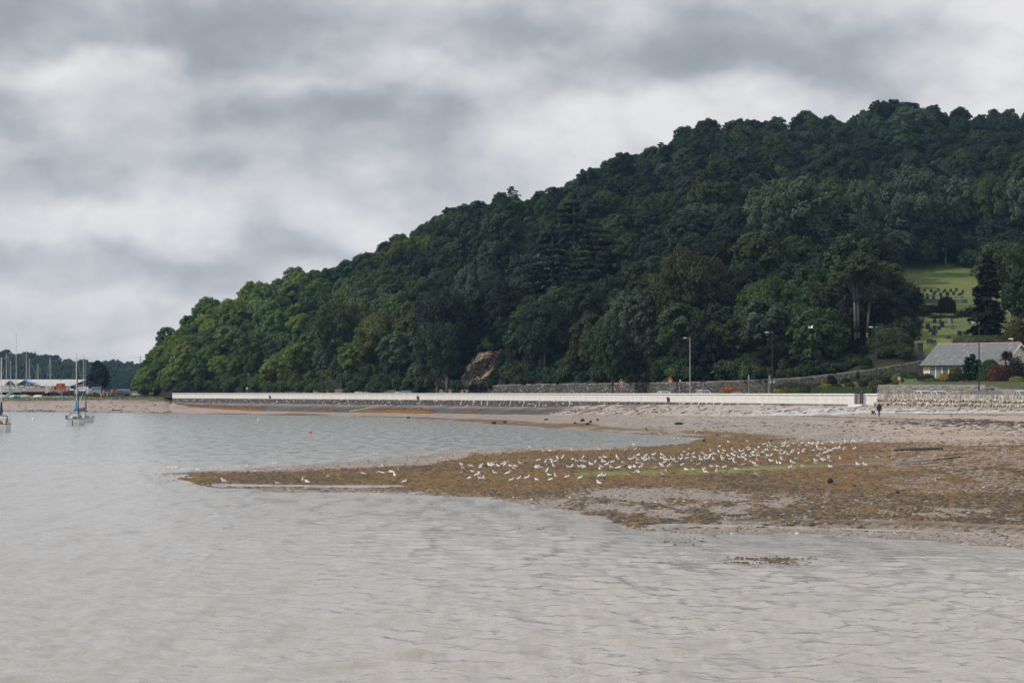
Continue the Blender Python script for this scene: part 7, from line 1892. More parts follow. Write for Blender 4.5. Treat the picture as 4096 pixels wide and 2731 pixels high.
for y_ in (-.42, .42): mb.tube((-2.1, y_, 1.6), (-2.1, y_, 3.7), .05, .05, 5)
mb.build('door_rail', M_STEEL, wh)
mb = MB(); mb.box((-2.6, -1.1, 1.75), (.5, .7, .5)); mb.box((-2.6, .1, 1.72), (.3, .8, .6)); mb.build('locker', mat('boat_grey', (.3, .31, .32)), ob)
mb = MB(); mb.tube((-.5, 0, 3.75), (-.5, 0, 5.0), .04, .03, 5); mb.tube((-.5, -.3, 4.7), (-.5, .3, 4.7), .06, .06, 5); mb.build('aerial', M_HATCH, ob)
for sgn in (-1, 1):
    mb = MB(); mb.box((0, sgn * .9, .45), (3.5, .2, .9)); mb.build('cradle', M_BLKSTR, ob)
mb = MB(); mb.tube((-3.1, -.9, .1), (-3.1, -.9, 1.5), .05, .05, 5); mb.tube((-3.1, -.5, .1), (-3.1, -.5, 1.5), .05, .05, 5)
for k in range(5): mb.tube((-3.1, -.9, .3 + k * .27), (-3.1, -.5, .3 + k * .27), .03, .03, 4)
mb.build('ladder', M_STEEL, ob)
# small workboat half hidden right of it
D = 744; t_ = thing('motor_boat', 'small white motor boat between the orange boat and the catamaran', 'boat', (wx(287, D), D, ZY), R(95)); mb = MB(); mb.loft([[(x, y, z + .8) for x, y, z in r] for r in hull_rings(5.0, 1.9, .8, .35, .9)]); mb.build('hull', mat('hull_maroon', (.10, .03, .04), .5, .1, 2), t_)
mb = MB(); mb.box((-.3, 0, 1.85), (1.8, 1.3, .6), top=.8); mb.build('cabin', M_GEL, t_)
for x_ in (-1.5, 1.3): mb = MB(); mb.box((x_, 0, .3), (.3, 1.2, .6)); mb.build('trestle', mat('prop_timber', (.16, .12, .09)), t_)
# upturned dinghies on the verge
def dinghy(label, px, yb, L, m, rz, tilt):
    D = 716; t_ = thing('dinghy', label, 'dinghy', (wx(px, D), D, 3.55), rz, 'upturned dinghies on the verge'); mb = MB(); rr = hull_rings(L, 1.35, .45, .25, .8); mb.loft([[(x, y, .55 - z) for x, y, z in r] for r in rr]); o = mb.build('hull', m, t_); o.rotation_euler = (tilt, 0, 0)
    mb = MB(); mb.tube((-L * .4, 0, .78), (L * .3, 0, .80), .03, .03, 4); o = mb.build('keel_strip', M_TEAK, t_); o.rotation_euler = (tilt, 0, 0)
dinghy('white upturned dinghy at the left edge of the verge', 8, 1585, 3.2, M_GEL, R(20), .15)
dinghy('pale grey upturned dinghy left of the teal one', 57, 1584, 3.0, mat('dinghy_grey', (.5, .5, .5), .5, .1, 2), R(170), .1)
dinghy('teal green upturned dinghy on the verge', 78, 1585, 3.2, mat('dinghy_teal', (.06, .38, .32), .5, .1, 2), R(25), -.35)
dinghy('cream upturned dinghy right of the cream yacht keel', 151, 1584, 2.8, M_CREAMH, R(165), .1)
dinghy('low grey dinghy between teal and cream dinghies', 102, 1586, 3.0, mat('dinghy_grey', (.5, .5, .5)), R(4), 0)
t_ = thing('tarpaulin', 'crumpled bright blue tarpaulin heap in front of the yachts', 'tarpaulin', (wx(34, 725), 725, 3.9)); rr = np.random.default_rng(3); nn = 9; gx, gy = np.meshgrid(np.linspace(-.8, .8, nn), np.linspace(-.5, .5, nn)); gz = .75 * np.exp(-(gx ** 2 / .4 + gy ** 2 / .2)) + rr.uniform(-.1, .1, gx.shape) + .2; me = mesh_np('sheet', np.stack([gx, gy, gz], -1).reshape(-1, 3), grid_faces(nn, nn), mat('tarp_blue', (.06, .33, .62), .6, .15, 4), False); link('sheet', me, t_)
t_ = thing('plywood_board', 'buff plywood board propped against the yachts', 'board', (wx(45, 731), 731, ZY)); mb = MB(); mb.box((0, 0, 1.35), (1.15, .06, 1.1)); o = mb.build('sheet', mat('ply', (.48, .38, .20), .8, .12, 2), t_); mb = MB(); mb.box((-.55, .1, .9), (.06, .06, 1.8)); mb.box((.55, .1, .9), (.06, .06, 1.8)); mb.build('leg', M_TEAK, t_)
# ---- big shed: white profiled roofs, dark blue walls
D = 772; sh = thing('boat_shed', 'long boatyard shed with white metal roof and dark blue walls', 'shed', (wx(215, D), D, ZY)); M_SHED = mat('shed_blue', (.022, .045, .065), .6, .2, 1.0); M_ROOFW = mat('shed_roof', (.62, .625, .62), .5, .06, .5)
def sx_(px): return wx(px, D) - wx(215, D)
ze, zr = wz(1542, D) - ZY, wz(1517, D) - ZY; xl, xr = sx_(-60), sx_(300); xg = sx_(330); dp = 13.0
xe = sx_(284)
# main roof slope towards us with right gable seen obliquely
mb = MB(); mb.add([(xl, 0, 0), (xe, 0, 0), (xe, 0, ze), (xl, 0, ze)], [(0, 1, 2, 3)]); mb.add([(xe, 0, 0), (sx_(372), dp, 0), (sx_(372), dp, ze * .95), (sx_(328), dp / 2, zr), (xe, 0, ze)], [(0, 1, 2, 3, 4)]); mb.add([(xl, dp, 0), (xl, 0, 0), (xl, 0, ze), (xl, dp, ze)], [(0, 1, 2, 3)]); mb.build('wall', M_SHED, sh)
mb = MB(); mb.add([(xl - .2, -.3, ze - .05), (xe + .1, -.3, ze - .05), (sx_(328) + .2, dp / 2, zr), (xl - .2, dp / 2, zr)], [(0, 1, 2, 3)]); mb.add([(xl - .2, dp / 2, zr), (sx_(328) + .2, dp / 2, zr), (sx_(372) + .2, dp + .3, ze * .95), (xl - .2, dp + .3, ze * .95)], [(0, 1, 2, 3)]); ro_ = mb.build('roof', M_ROOFW, sh)
nseam = 46
for k in range(nseam):
    q_ = (k + .5) / nseam; a = (xl + (xe - xl) * q_, -.32, ze + .0); b = (xl + (sx_(328) - xl) * q_, dp / 2, zr + .03); mb = MB(); mb.tube(a, b, .035, .035, 4); mb.build('roof_seam', M_ROOFW, ro_)
mb = MB(); mb.tube((xl, -.38, ze - .08), (xe, -.38, ze - .08), .08, .08, 5); mb.build('gutter', M_FRAME, sh)
for k in range(28):
    x = xl + (xe - xl) * (k + .5) / 28; mb = MB(); mb.box((x, -.02, ze / 2 - .1), (.12, .05, ze - .25)); mb.build('cladding_rib', M_SHED, sh)
mb = MB(); mb.box((sx_(274), -.12, wz(1551, D) - ZY), (19 / F * D, .08, 9 / F * D)); so_ = mb.build('sign_board', M_FRAME, sh); mb = MB(); mb.box((sx_(274), -.17, wz(1550, D) - ZY), (13 / F * D, .02, 1.6 / F * D)); mb.build('lettering', mat('sign_grey', (.35, .35, .36)), so_)
mb = MB(); mb.box((sx_(276), -.1, 1.0), (1.4, .1, 2.2)); mb.build('door', M_HATCH, sh)
mb = MB(); mb.box((sx_(309), dp / 2 + .2, zr + .12), (1.0, .6, .3)); mb.build('roof_vent', M_HATCH, ro_)
# front gabled bays
for (p0, pa, p1, ya, lab) in ((66, 100, 138, 1519, 'front gable of the boatyard shed between the tall masts'), (20, 40, 60, 1521, 'smaller dark gable of the shed at left behind the yachts')):
    c = Vector((wx(pa, 766), 766, ZY)); t_ = thing('shed_gable', lab, 'shed', c); u_ = lambda p: wx(p, 766) - c.x; za = wz(ya, 766) - ZY; zb = wz(1537, 766) - ZY
    mb = MB(); mb.add([(u_(p0), 0, 0), (u_(p1), 0, 0), (u_(p1), 0, zb), (0, 0, za), (u_(p0), 0, zb)], [(0, 1, 2, 3, 4)]); mb.build('wall', M_SHED, t_)
    mb = MB()
    for (pp, q_) in (((u_(p0) - .3, zb - .1), (0, za + .08)), ((0, za + .08), (u_(p1) + .3, zb - .1))): mb.add([(pp[0], -.3, pp[1]), (q_[0], -.3, q_[1]), (q_[0], 7, q_[1]), (pp[0], 7, pp[1]), (pp[0], -.3, pp[1] - .15), (q_[0], -.3, q_[1] - .15)], [(0, 1, 2, 3), (4, 5, 1, 0)])
    mb.build('roof', M_ROOFW, t_)
    for k in range(9):
        x = u_(p0) + (u_(p1) - u_(p0)) * (k + .5) / 9; hh = zb + (za - zb) * (1 - abs((k + .5) / 9 * 2 - 1)); mb = MB(); mb.box((x, -.03, hh / 2), (.1, .05, hh - .2)); mb.build('cladding_rib', mat('shed_rib', (.03, .06, .085), .6, .1, 2), t_)
# mural hoarding: sea and sky with a pale figure
D = 737; mu = thing('mural_hoarding', 'square hoarding painted with blue sky and teal sea beside the catamaran', 'hoarding', (wx(385, D), D, ZY))
def mural():
    m = bpy.data.materials.new('mural'); m.use_nodes = True; nt = m.node_tree; b = nt.nodes['Principled BSDF']; b.inputs['Roughness'].default_value = .6; tc = nt.nodes.new('ShaderNodeTexCoord'); sp = nt.nodes.new('ShaderNodeSeparateXYZ'); nt.links.new(tc.outputs['Generated'], sp.inputs[0]); nz = nt.nodes.new('ShaderNodeTexNoise'); nz.inputs['Scale'].default_value = 4; nt.links.new(tc.outputs['Generated'], nz.inputs['Vector']); ad = nt.nodes.new('ShaderNodeMath'); ad.operation = 'MULTIPLY_ADD'; nt.links.new(nz.outputs['Fac'], ad.inputs[0]); ad.inputs[1].default_value = .35; nt.links.new(sp.outputs['Z'], ad.inputs[2]); rp = nt.nodes.new('ShaderNodeValToRGB'); rp.color_ramp.elements[0].color = (.10, .30, .28, 1); rp.color_ramp.elements[1].color = (.03, .22, .48, 1); e = rp.color_ramp.elements.new(.55); e.color = (.35, .55, .60, 1); e = rp.color_ramp.elements.new(.4); e.color = (.08, .33, .33, 1); nt.links.new(ad.outputs[0], rp.inputs[0]); nt.links.new(rp.outputs[0], b.inputs['Base Color']); return m
mb = MB(); mb.box((0, 0, 1.45), (2.45, .08, 2.1)); mb.build('panel', mural(), mu)
mb = MB(); mb.path([(-1.25, -.06, .4), (-1.25, -.06, 2.55), (1.25, -.06, 2.55), (1.25, -.06, .4)], .05, 5); mb.build('frame', M_FRAME, mu); mb = MB(); mb.box((-1.1, .1, .2), (.12, .12, .5)); mb.box((1.1, .1, .2), (.12, .12, .5)); mb.build('leg', M_TEAK, mu)
D = 728; t_ = thing('small_tractor', 'small red tractor in front of the painted hoarding', 'tractor', (wx(386, D), D, ZY)); mb = MB(); mb.box((.1, 0, .75), (1.0, .8, .5)); mb.box((-.35, 0, 1.1), (.5, .7, .4)); mb.build('body', mat('tractor_red', (.45, .05, .03), .5, .1, 2), t_)
mb = MB(); mb.path([(-.5, -.4, .9), (-.5, -.4, 1.75), (-.2, -.4, 1.85), (.45, -.4, 1.6), (.5, -.4, .9)], .05, 5); mb.path([(-.5, .4, .9), (-.5, .4, 1.75), (.45, .4, 1.6), (.5, .4, .9)], .05, 5); mb.build('roll_bar', M_STEEL, t_)
for x_, r_ in ((-.45, .48), (.5, .32)):
    for y_ in (-.5, .5): mb = MB(); mb.tube((x_, y_ - .1, r_), (x_, y_ + .1, r_), r_, r_, 14); mb.build('wheel', M_TYRE, t_)
t_ = thing('mooring_buoy', 'round orange mooring buoy propped in front of the hoarding', 'buoy', (wx(373, 730), 730, ZY)); mb = MB(); mb.ball((0, 0, 1.15), .33, 12, 8); mb.build('float', mat('buoy_orange', (.62, .12, .04), .6, .1, 2), t_, sm=True); mb = MB(); mb.tube((0, 0, 0), (0, 0, .9), .06, .06, 5); mb.build('stand', M_STEEL, t_)
# channel buoys ashore: truncated cones
for px, D, h_, w_, lab in ((416, 732, 15, 15, 'left rusty orange channel buoy ashore'), (451, 732, 17, 18, 'right rusty orange channel buoy ashore, beside the cars')):
    t_ = thing('channel_buoy', lab, 'buoy', (wx(px, D), D, ZY), 0, 'channel buoys ashore'); W_ = w_ / F * D / 2; H_ = h_ / F * D + .1; mb = MB(); mb.lathe([(W_ * 1.0, .55), (W_ * 1.02, .75), (W_ * .95, .55 + H_ * .4), (W_ * .72, .55 + H_), (W_ * .6, .55 + H_ + .05)], 16); mb.build('body', mat('rust_orange', (.36, .10, .05), .8, .25, 3), t_, sm=True); mb = MB(); mb.box((0, 0, .3), (1.2, 1.0, .5)); mb.build('skid', M_BLKSTR, t_); mb = MB(); mb.box((.1, -W_ * .95, .95), (.3, .12, .3)); mb.build('hatch', M_HATCH, t_)
for px, D, col, lab in ((421, 729, (.35, .36, .38), 'grey winch frame in front of the left channel buoy'), (434, 730, (.03, .18, .13), 'green cone marker between the two channel buoys')):
    t_ = thing('yard_gear', lab, 'equipment', (wx(px, D), D, ZY)); mb = MB()
    if px == 421:
        mb.path([(-.7, 0, .1), (-.6, 0, .9), (.5, 0, 1.2), (.6, 0, .1)], .07, 6); mb.path([(-.7, .5, .1), (-.6, .5, .9), (.5, .5, 1.2), (.6, .5, .1)], .07, 6); mb.tube((-.5, 0, .5), (-.5, .5, .5), .25, .25, 10)
    else: mb.lathe([(.5, 0), (.45, .3), (.12, 1.5), (.05, 1.6)], 12)
    mb.build('body', mat('gear_%d' % px, col, .6, .2, 3), t_)
# cars at the yard end
car('dark blue car with white roof load, left of the yard cars', (wx(484, 730), 730, ZY), R(184), (.02, .03, .09), 'suv'); car('dark green four-wheel drive with white roof near the wood', (wx(506, 727), 727, ZY), R(100), (.02, .035, .03), 'suv')
car('white van behind the dark blue yard car', (wx(490, 740), 740, ZY), R(180), (.72, .73, .73), 'van'); car('white car right of the four-wheel drive', (wx(531, 729), 729, ZY), R(175), (.66, .67, .66), 'hatch'); car('silver car half hidden at the wood edge', (wx(548, 733), 733, ZY), R(170), (.5, .5, .5), 'hatch')
car('black car with glinting windscreen under the headland trees', (wx(613, 724), 724, Z_ROAD), R(80), (.02, .02, .022), 'hatch')
# yard kerb wall
kw = thing('yard_kerb', 'low dark kerb wall edging the boatyard above the verge', 'wall', (wx(420, 722), 722, 3.6))
for k in range(30):
    px = 300 + k * 12.5; mb = MB(); mb.box((wx(px, 722) - wx(420, 722), 0, .22), (.86, .35, .5)); mb.build('block', mat('kerb_dark', (.07, .07, .075), .9, .3, 2), kw)
# big dark pine in the yard
put_tree('bigpine', 'pine_tree', 'big dark bushy pine standing behind the boatyard', 'tree', (wx(395, 790), 790, ZY - .2), 98 / F * 790 / 10.0, (.020, .032, .022), None, 1.0, (wz(1436, 790) - ZY) / (12.2 * 98 / F * 790 / 10.0))
# grass tufts on the verge
items = []; rg = np.random.default_rng(9)
gp_ = np.stack([np.zeros(2600)] * 3, 1); px = rg.uniform(-60, 690, 2600); D_ = rg.uniform(705, 721, 2600); gp_[:, 0] = wx(px, D_); gp_[:, 1] = D_; gp_[:, 2] = np.array([float(np.clip(z, 2, 4)) for z in shore_z(px, D_)])
cg = np.array([.07, .09, .03]) * rg.uniform(.5, 1.6, (2600, 1)) + (rg.uniform(0, 1, (2600, 1)) < .12) * np.array([.18, .15, .08]); scatter_pieces('verge_grass', gp_, rg.uniform(.2, .55, 2600), .8, cg, 'rough grass and weeds on the verge below the boatyard', 'verge_grass', rg, 'grass')

# ================================================================ far shore: wooded hills, pylons, wires
FS = np.array([(-900, 1405), (-60, 1420), (0, 1412), (30, 1410), (50, 1420), (80, 1412), (110, 1409), (140, 1414), (165, 1424), (200, 1428), (230, 1442), (260, 1452), (285, 1450), (310, 1446), (345, 1452), (400, 1456), (430, 1449), (460, 1455), (480, 1452), (500, 1464), (540, 1458), (580, 1458), (700, 1470), (900, 1500)], float)
mbV = []; cc = []; DF = 2500.0; cols = np.arange(-900, 900, 12.0); fr = np.linspace(0, 1, 14)
for px in cols:
    zc = wz(np.interp(px, FS[:, 0], FS[:, 1]), DF) - 11.5
    for t in fr: D = 1900 + (DF - 1900) * t; mbV.append((wx(px, D), D, 4.0 + (zc - 4.0) * t ** .9)); cc.append((.07, .085, .035) if (px < 100 and .35 < t < .75) else (.022, .03, .018))
    mbV.append((wx(px, 2900), 2900, 4.0)); cc.append((.03, .04, .02))
ix = np.arange(len(cols) * 15).reshape(len(cols), 15); q = np.stack([ix[:-1, :-1], ix[1:, :-1], ix[1:, 1:], ix[:-1, 1:]], -1).reshape(-1, 4)
me = mesh_np('far_hills', mbV, q, attr_mat('far_ground', rough=.95, var=.2, scale=.05), True); color_attr(me, 'col', cc); tag(link('far_hills', me), kind='structure')
far = []
for _ in range(2400):
    px = random.uniform(-700, 640); t = random.random() ** .8; 
    if px < 95 and .36 < t < .74: continue
    D = 1900 + (DF - 1900) * t; zc = wz(np.interp(px, FS[:, 0], FS[:, 1]), DF) - 11.5; z = 4 + (zc - 4) * t ** .9; s = random.uniform(.7, 1.5) * (.85 if t > .93 else 1.1); key = random.choice(ALLK[:6] + ['airy0', 'airy1'])
    if t > .9 and 165 < px < 235: key = 'pine'; s *= .75
    far.append((wx(px, D), D, z - 1.5, s, 1.0, key, jit(PAL[random.choice(['dark green', 'deep bluish-green', 'mid green', 'dark green'])], .25)))
gn_mass('far_woodland', far, 'distant hazy woodland on the hills behind the boatyard', ALLK)
def pylon(label, px, ytop, ybase, D, w):
    zb, zt = wz(ybase, D) - 14, wz(ytop, D); t_ = thing('pylon', label, 'pylon', (wx(px, D), D, zb), 0, 'electricity pylons on the far hill'); H_ = zt - zb; W_ = w / F * D / 2; mb = MB(); r_ = .16
    for sx in (-1, 1):
        for sy in (-1, 1): mb.path([(sx * W_ * 1.6, sy * W_ * 1.6, 0), (sx * W_ * .5, sy * W_ * .5, H_ * .65), (0, 0, H_)], r_, 4)
    mb.build('leg', M_STEEL, t_)
    mb = MB()
    for k in range(7):
        z0_, z1_ = H_ * k / 7, H_ * (k + 1) / 7; f = lambda z: W_ * (1.6 - 1.1 * z / (H_ * .65)) if z < H_ * .65 else W_ * .5 * (1 - (z - H_ * .65) / (H_ * .36))
        for sy in (-1, 1): mb.tube((-f(z0_), sy * f(z0_), z0_), (f(z1_), sy * f(z1_), z1_), .1, .1, 3); mb.tube((f(z0_), sy * f(z0_), z0_), (-f(z1_), sy * f(z1_), z1_), .1, .1, 3)
    mb.build('bracing', M_STEEL, t_)
    for k, z in enumerate((.7, .82, .93)):
        mb = MB(); mb.tube((-W_ * 2.2, 0, H_ * z), (W_ * 2.2, 0, H_ * z), .16, .16, 4); mb.build('cross_arm', M_STEEL, t_)
pylon('lattice pylon beside the left edge of the headland', 562, 1421, 1458, 2520, 9); pylon('lattice pylon on the far hill above the boatyard masts', 142, 1403, 1414, 2600, 7)
for (y0, y1, lab) in ((1414, 1428, 'upper power line slung between the two pylons'), (1422, 1440, 'lower power line slung between the two pylons')):
    a, b = P(142, y0, 2600), P(562, y1, 2520); mb = MB(); pts = []
    for k in range(15): t = k / 14; p = a.lerp(b, t); pts.append(Vector((p.x, p.y, p.z - 4 * 4.2 * t * (1 - t))) - a)
    mb.path(pts, .09, 4); c2 = P(1100, y1 - 6, 2450); mb.path([b - a, (b.lerp(c2, .5) - a) + Vector((0, 0, -4)), c2 - a], .09, 4); t_ = mb.build('power_line', mat('cable', (.25, .26, .27), .6, .1, 2)); t_.location = a; tag(t_, lab, 'cable')
# ================================================================ birds
M_GW = mat('gull_white', (.84, .84, .83), .8, .04, 8); M_GG = mat('gull_grey', (.66, .67, .68), .8, .08, 8); M_GB = mat('gull_black', (.03, .03, .03), .7, .1, 8); M_BILL = mat('gull_bill', (.45, .16, .03), .5, .1, 8); M_GBR = mat('gull_brown', (.40, .33, .27), .85, .25, 14); M_GBR2 = mat('gull_mottled', (.50, .44, .38), .85, .25, 14)
def bird_mesh(name, spine, radii, wing=True, legs=.12, mats=None, flatten=1.0, beak=.05, tailw=1.0):
    """one continuous body lofted along a spine from tail to bill, facing +x; folded wings are the flank faces"""
    mb = MB(); n = 10; rings = []
    for k, (p, r) in enumerate(zip(spine, radii)):
        a = Vector(spine[max(k - 1, 0)]); b = Vector(spine[min(k + 1, len(spine) - 1)]); d = (b - a).normalized(); up = Vector((0, 1, 0)).cross(d) * -1; up = d.cross(Vector((0, 1, 0))) * -1 if False else Vector((-d.z, 0, d.x))
        rr = r if isinstance(r, tuple) else (r, r); rings.append([Vector(p) + Vector((0, 1, 0)) * rr[0] * math.cos(t) + up * rr[1] * math.sin(t) for t in np.linspace(0, 2 * math.pi, n + 1)[:-1]])
    nsp = len(spine); flat = [v for r in rings for v in r]; fs = []; ms = []
    for k in range(nsp - 1):
        for i in range(n):
            j = (i + 1) % n; fs.append((k * n + i, k * n + j, (k + 1) * n + j, (k + 1) * n + i)); top = 0 <= i <= 4
            mi = 0
            if wing and 1 <= k <= 4 and top: mi = 1
            if wing and k == 0: mi = 2 if top else 0
            if k >= nsp - 2: mi = 3
            ms.append(mi)
    fs.append(tuple(range(n - 1, -1, -1))); ms.append(2); fs.append(tuple((nsp - 1) * n + i for i in range(n))); ms.append(3)
    mb.v = [tuple(v) for v in flat]; mb.f = fs; mb.m = ms
    if legs > 0:
        for y in (-.035, .035): mb.path([(.0, y, -legs - .01), (.005, y, -legs * .5), (-.01, y, .03)], .009, 5, 3); mb.tube((0, y, -legs), (.05, y, -legs - .005), .010, .006, 4, 3)
        mb.v = [(x, y, z + legs) for x, y, z in mb.v]
    return mb.mesh(name, mats or [M_GW, M_GG, M_GB, M_BILL], True)
ST = [(-.27, 0, .03), (-.20, 0, .05), (-.10, 0, .09), (0, 0, .11), (.08, 0, .13), (.13, 0, .19), (.145, 0, .25), (.17, 0, .285), (.20, 0, .28), (.235, 0, .27)]
RT = [(.03, .012), (.055, .035), (.085, .075), (.095, .095), (.085, .085), (.055, .055), (.045, .048), (.047, .045), (.03, .028), (.008, .008)]
SIT = [(x, y, z - .0) for x, y, z in ST]
G_STAND = bird_mesh('gull_standing', ST, RT); G_STAND2 = bird_mesh('gull_standing', [(p[0] * 1.05, 0, p[2] - (.05 if i > 4 else 0)) for i, p in enumerate(ST)], RT)
G_SIT = bird_mesh('gull_sitting', [(p[0], 0, p[2] + .02 - (.06 if i > 4 else 0)) for i, p in enumerate(ST)], RT, legs=0)
G_PREEN = bird_mesh('gull_preening', [(-.26, 0, .06), (-.18, 0, .07), (-.08, 0, .09), (.02, 0, .11), (.09, 0, .13), (.12, .03, .18), (.09, .06, .21), (.05, .07, .20), (.02, .075, .175), (.0, .08, .15)], RT)
G_FRONT = bird_mesh('gull_upright', [(-.16, 0, .0), (-.13, 0, .03), (-.08, 0, .08), (-.02, 0, .13), (.03, 0, .19), (.05, 0, .25), (.06, 0, .30), (.08, 0, .335), (.11, 0, .33), (.145, 0, .32)], RT)
BRN = [M_GBR2, M_GBR, M_GB, M_GB]
G_YOUNG = bird_mesh('young_gull', ST, RT, mats=BRN); G_YOUNGS = bird_mesh('young_gull', [(p[0], 0, p[2] + .02 - (.06 if i > 4 else 0)) for i, p in enumerate(ST)], RT, legs=0, mats=BRN)
G_WADER = bird_mesh('wader', [(p[0] * .85, 0, p[2] * .9) for p in ST[:-1]] + [(.29, 0, .25)], [tuple(v * .8 for v in r) for r in RT], mats=[M_GW, M_GB, M_GB, M_BILL])
zA = [(118,438),(136,478),(210,462),(230,455),(325,440),(316,470),(403,445),(425,450),(450,440),(470,405,2),(505,450),(553,430),(575,448),(618,405,3),(633,452),(668,465),(688,445),(738,422),(778,397,3),(238,512),(282,550),(305,545),(318,572),(355,595),(200,580),(88,598,2),(470,530),(603,532),(640,588),(718,582),(806,580),(908,597),(835,250),(975,292),(1047,290),(1098,222,2),(1273,285),(923,380),(1000,412),(1060,375),(1065,398),(1105,390),(1125,375),(1180,368),(1282,380),(1327,402),(1378,388),(1392,365),(1410,395),(1018,440,3),(1083,460),(905,470),(915,445),(948,468),(1240,468),(1275,465),(1353,462),(1390,440),(1400,468),(1475,438),(1015,510),(1040,535),(995,490,2),(1103,570),(1050,585),(1222,570),(1360,568),(1520,412),(1562,275),(1570,362),(1622,362),(1665,285,3),(1590,412),(1612,408),(1697,398),(1640,438),(1565,468),(1585,460),(1690,472),(1750,460),(1778,475),(1808,422),(1745,362),(1762,372),(1835,278,3),(1855,272,3),(1925,218),(1937,268),(1992,270,3),(1880,380),(1908,370),(1940,365),(1968,372),(1968,338),(1880,460),(1900,452),(1930,450),(1958,418),(2012,435),(1990,465),(2018,372),(2035,355),(2045,345),(2040,395),(2065,385),(2085,375),(2118,335),(2130,330),(2125,362),(2155,385,2),(1568,562),(1605,548),(1935,520,2),(1965,520),(1560,640),(2148,462,2),(2210,440),(2222,458),(2240,412),(2285,460),(2305,440),(2212,368),(2215,330),(2245,345),(2250,372),(2280,388),(2315,380),(2340,385),(2225,545,2),(2270,510,3)]
zB = [(135,232),(90,275),(65,300),(120,298),(110,325),(45,335),(62,345),(10,355),(68,385),(170,288),(182,325),(155,350),(220,395,2),(108,440),(172,440),(258,282),(268,292),(240,325),(245,345),(298,310),(328,308),(345,298),(375,292),(280,335),(315,335),(362,348),(335,265),(412,272),(418,218),(455,275,2),(462,258),(437,310),(448,332),(450,350),(505,175),(502,308),(540,252),(535,282),(568,275),(558,305),(610,268),(635,262),(640,290),(665,298),(605,325),(642,328),(665,348),(520,340),(550,348),(562,370),(683,220),(680,168),(697,248),(745,258),(762,255),(730,282),(710,305),(740,305),(780,298),(795,280,2),(788,218),(835,190),(872,220),(905,215),(887,185),(830,265),(850,255),(875,258),(875,298),(910,305),(860,330,2),(905,360),(720,370),(745,370),(773,352),(645,385,2),(952,218),(938,248),(960,260),(985,260),(1005,248),(998,290),(1030,285),(1065,298),(1000,320),(1005,335),(960,378),(990,370),(1042,350,2),(1018,195),(1020,215),(1045,195),(1062,218),(1118,185),(1105,250),(1098,268),(1165,240,2),(1212,240),(1210,272),(1163,288),(1142,332),(1092,368),(1120,380),(1172,208),(1195,190),(1240,210),(1270,190),(1297,200),(1290,270,2),(1300,250),(1340,188),(1350,190),(1388,185),(1338,230),(1355,252),(1385,258),(1370,285),(1405,282),(1430,275),(1418,240),(1440,260),(1468,252),(1350,305),(1380,332),(1390,355),(1415,350),(1445,340),(1450,310),(1465,352,2),(1495,245),(1535,240),(1550,235),(1590,245),(1470,185),(1485,190),(1602,178),(1668,175),(1685,172),(1705,175),(1760,172),(1858,168),(1915,165),(1208,140),(1687,242),(1555,345),(1268,358,2),(1238,375,2),(1325,360),(1322,385),(1755,340),(1905,335),(2050,328,2),(2298,315),(1720,392),(1790,400),(1462,405),(1203,412),(1082,420),(768,412),(762,472),(580,430),(465,412),(400,412),(348,418),(270,428),(290,470),(392,468)]
zC = [(775,470),(1198,478,2),(1393,455),(1430,460),(1595,415,2),(1873,392),(2020,345),(2095,390),(2115,415),(2190,462),(2152,372,3)]
BIRDS = [(1800 + b[0] / 2.6133, 1700 + b[1] / 2.6133, b[2] if len(b) > 2 else 1) for b in zA] + [(2700 + b[0] / 2.352, 1700 + b[1] / 2.352, b[2] if len(b) > 2 else 1) for b in zB] + [(500 + b[0] / 1.96, 1700 + b[1] / 1.96, b[2] if len(b) > 2 else 1) for b in zC]
gr = random.Random(77)
def zone(px, py):
    gy = float(np.interp(px, [2200, 2500, 2800, 3000, 3300, 3500, 3900], [1897, 1890, 1884, 1878, 1862, 1852, 1824]))
    if abs(py - gy) < 12 and px > 2350: return 'beside the green stream'
    if py > gy: return 'below the green stream'
    if px < 1820: return 'on the left tongue of the spit'
    if py < 1800 and px > 2400: return 'on the far edge of the weed'
    if px < 2350: return 'in the left part of the flock'
    if px < 2900: return 'in the middle of the flock'
    return 'in the right part of the flock'
print('BIRDS', len(BIRDS))
for (px, py, k) in BIRDS:
    p = ground_hit(px, py); 
    s = gr.uniform(0.66, 0.84); rz = gr.choice([gr.uniform(-.5, .5), math.pi + gr.uniform(-.6, .6), gr.uniform(0, 6.28), math.pi + gr.uniform(-.6, .6)])
    if k == 1:
        me, ps = gr.choice([(G_STAND, 'standing'), (G_STAND2, 'hunched'), (G_SIT, 'sitting'), (G_SIT, 'sitting'), (G_PREEN, 'preening'), (G_FRONT, 'upright'), (G_STAND, 'standing')]); side = 'facing right' if math.cos(rz) > .3 else 'facing left' if math.cos(rz) < -.3 else 'seen end-on'
        nm, lab, cat = 'gull', f'white gull {ps} and {side} {zone(px, py)}', 'gull'; grp = f'white gulls {ps}, {side}, {zone(px, py)}'
    elif k == 2:
        me, ps = gr.choice([(G_YOUNG, 'standing'), (G_YOUNGS, 'sitting')]); nm, lab, cat = 'young_gull', f'brown mottled young gull {ps} {zone(px, py)}', 'gull'; grp = f'brown young gulls {ps} {zone(px, py)}'
    else:
        me = G_WADER; nm, lab, cat = 'wader', f'small dark wading bird {zone(px, py)}', 'wading bird'; grp = f'dark wading birds {zone(px, py)}'; s *= .85
    o = link(nm, me, None, (p.x, p.y, p.z - .01), rz); o.scale = (s, s, s); tag(o, lab, cat, grp)
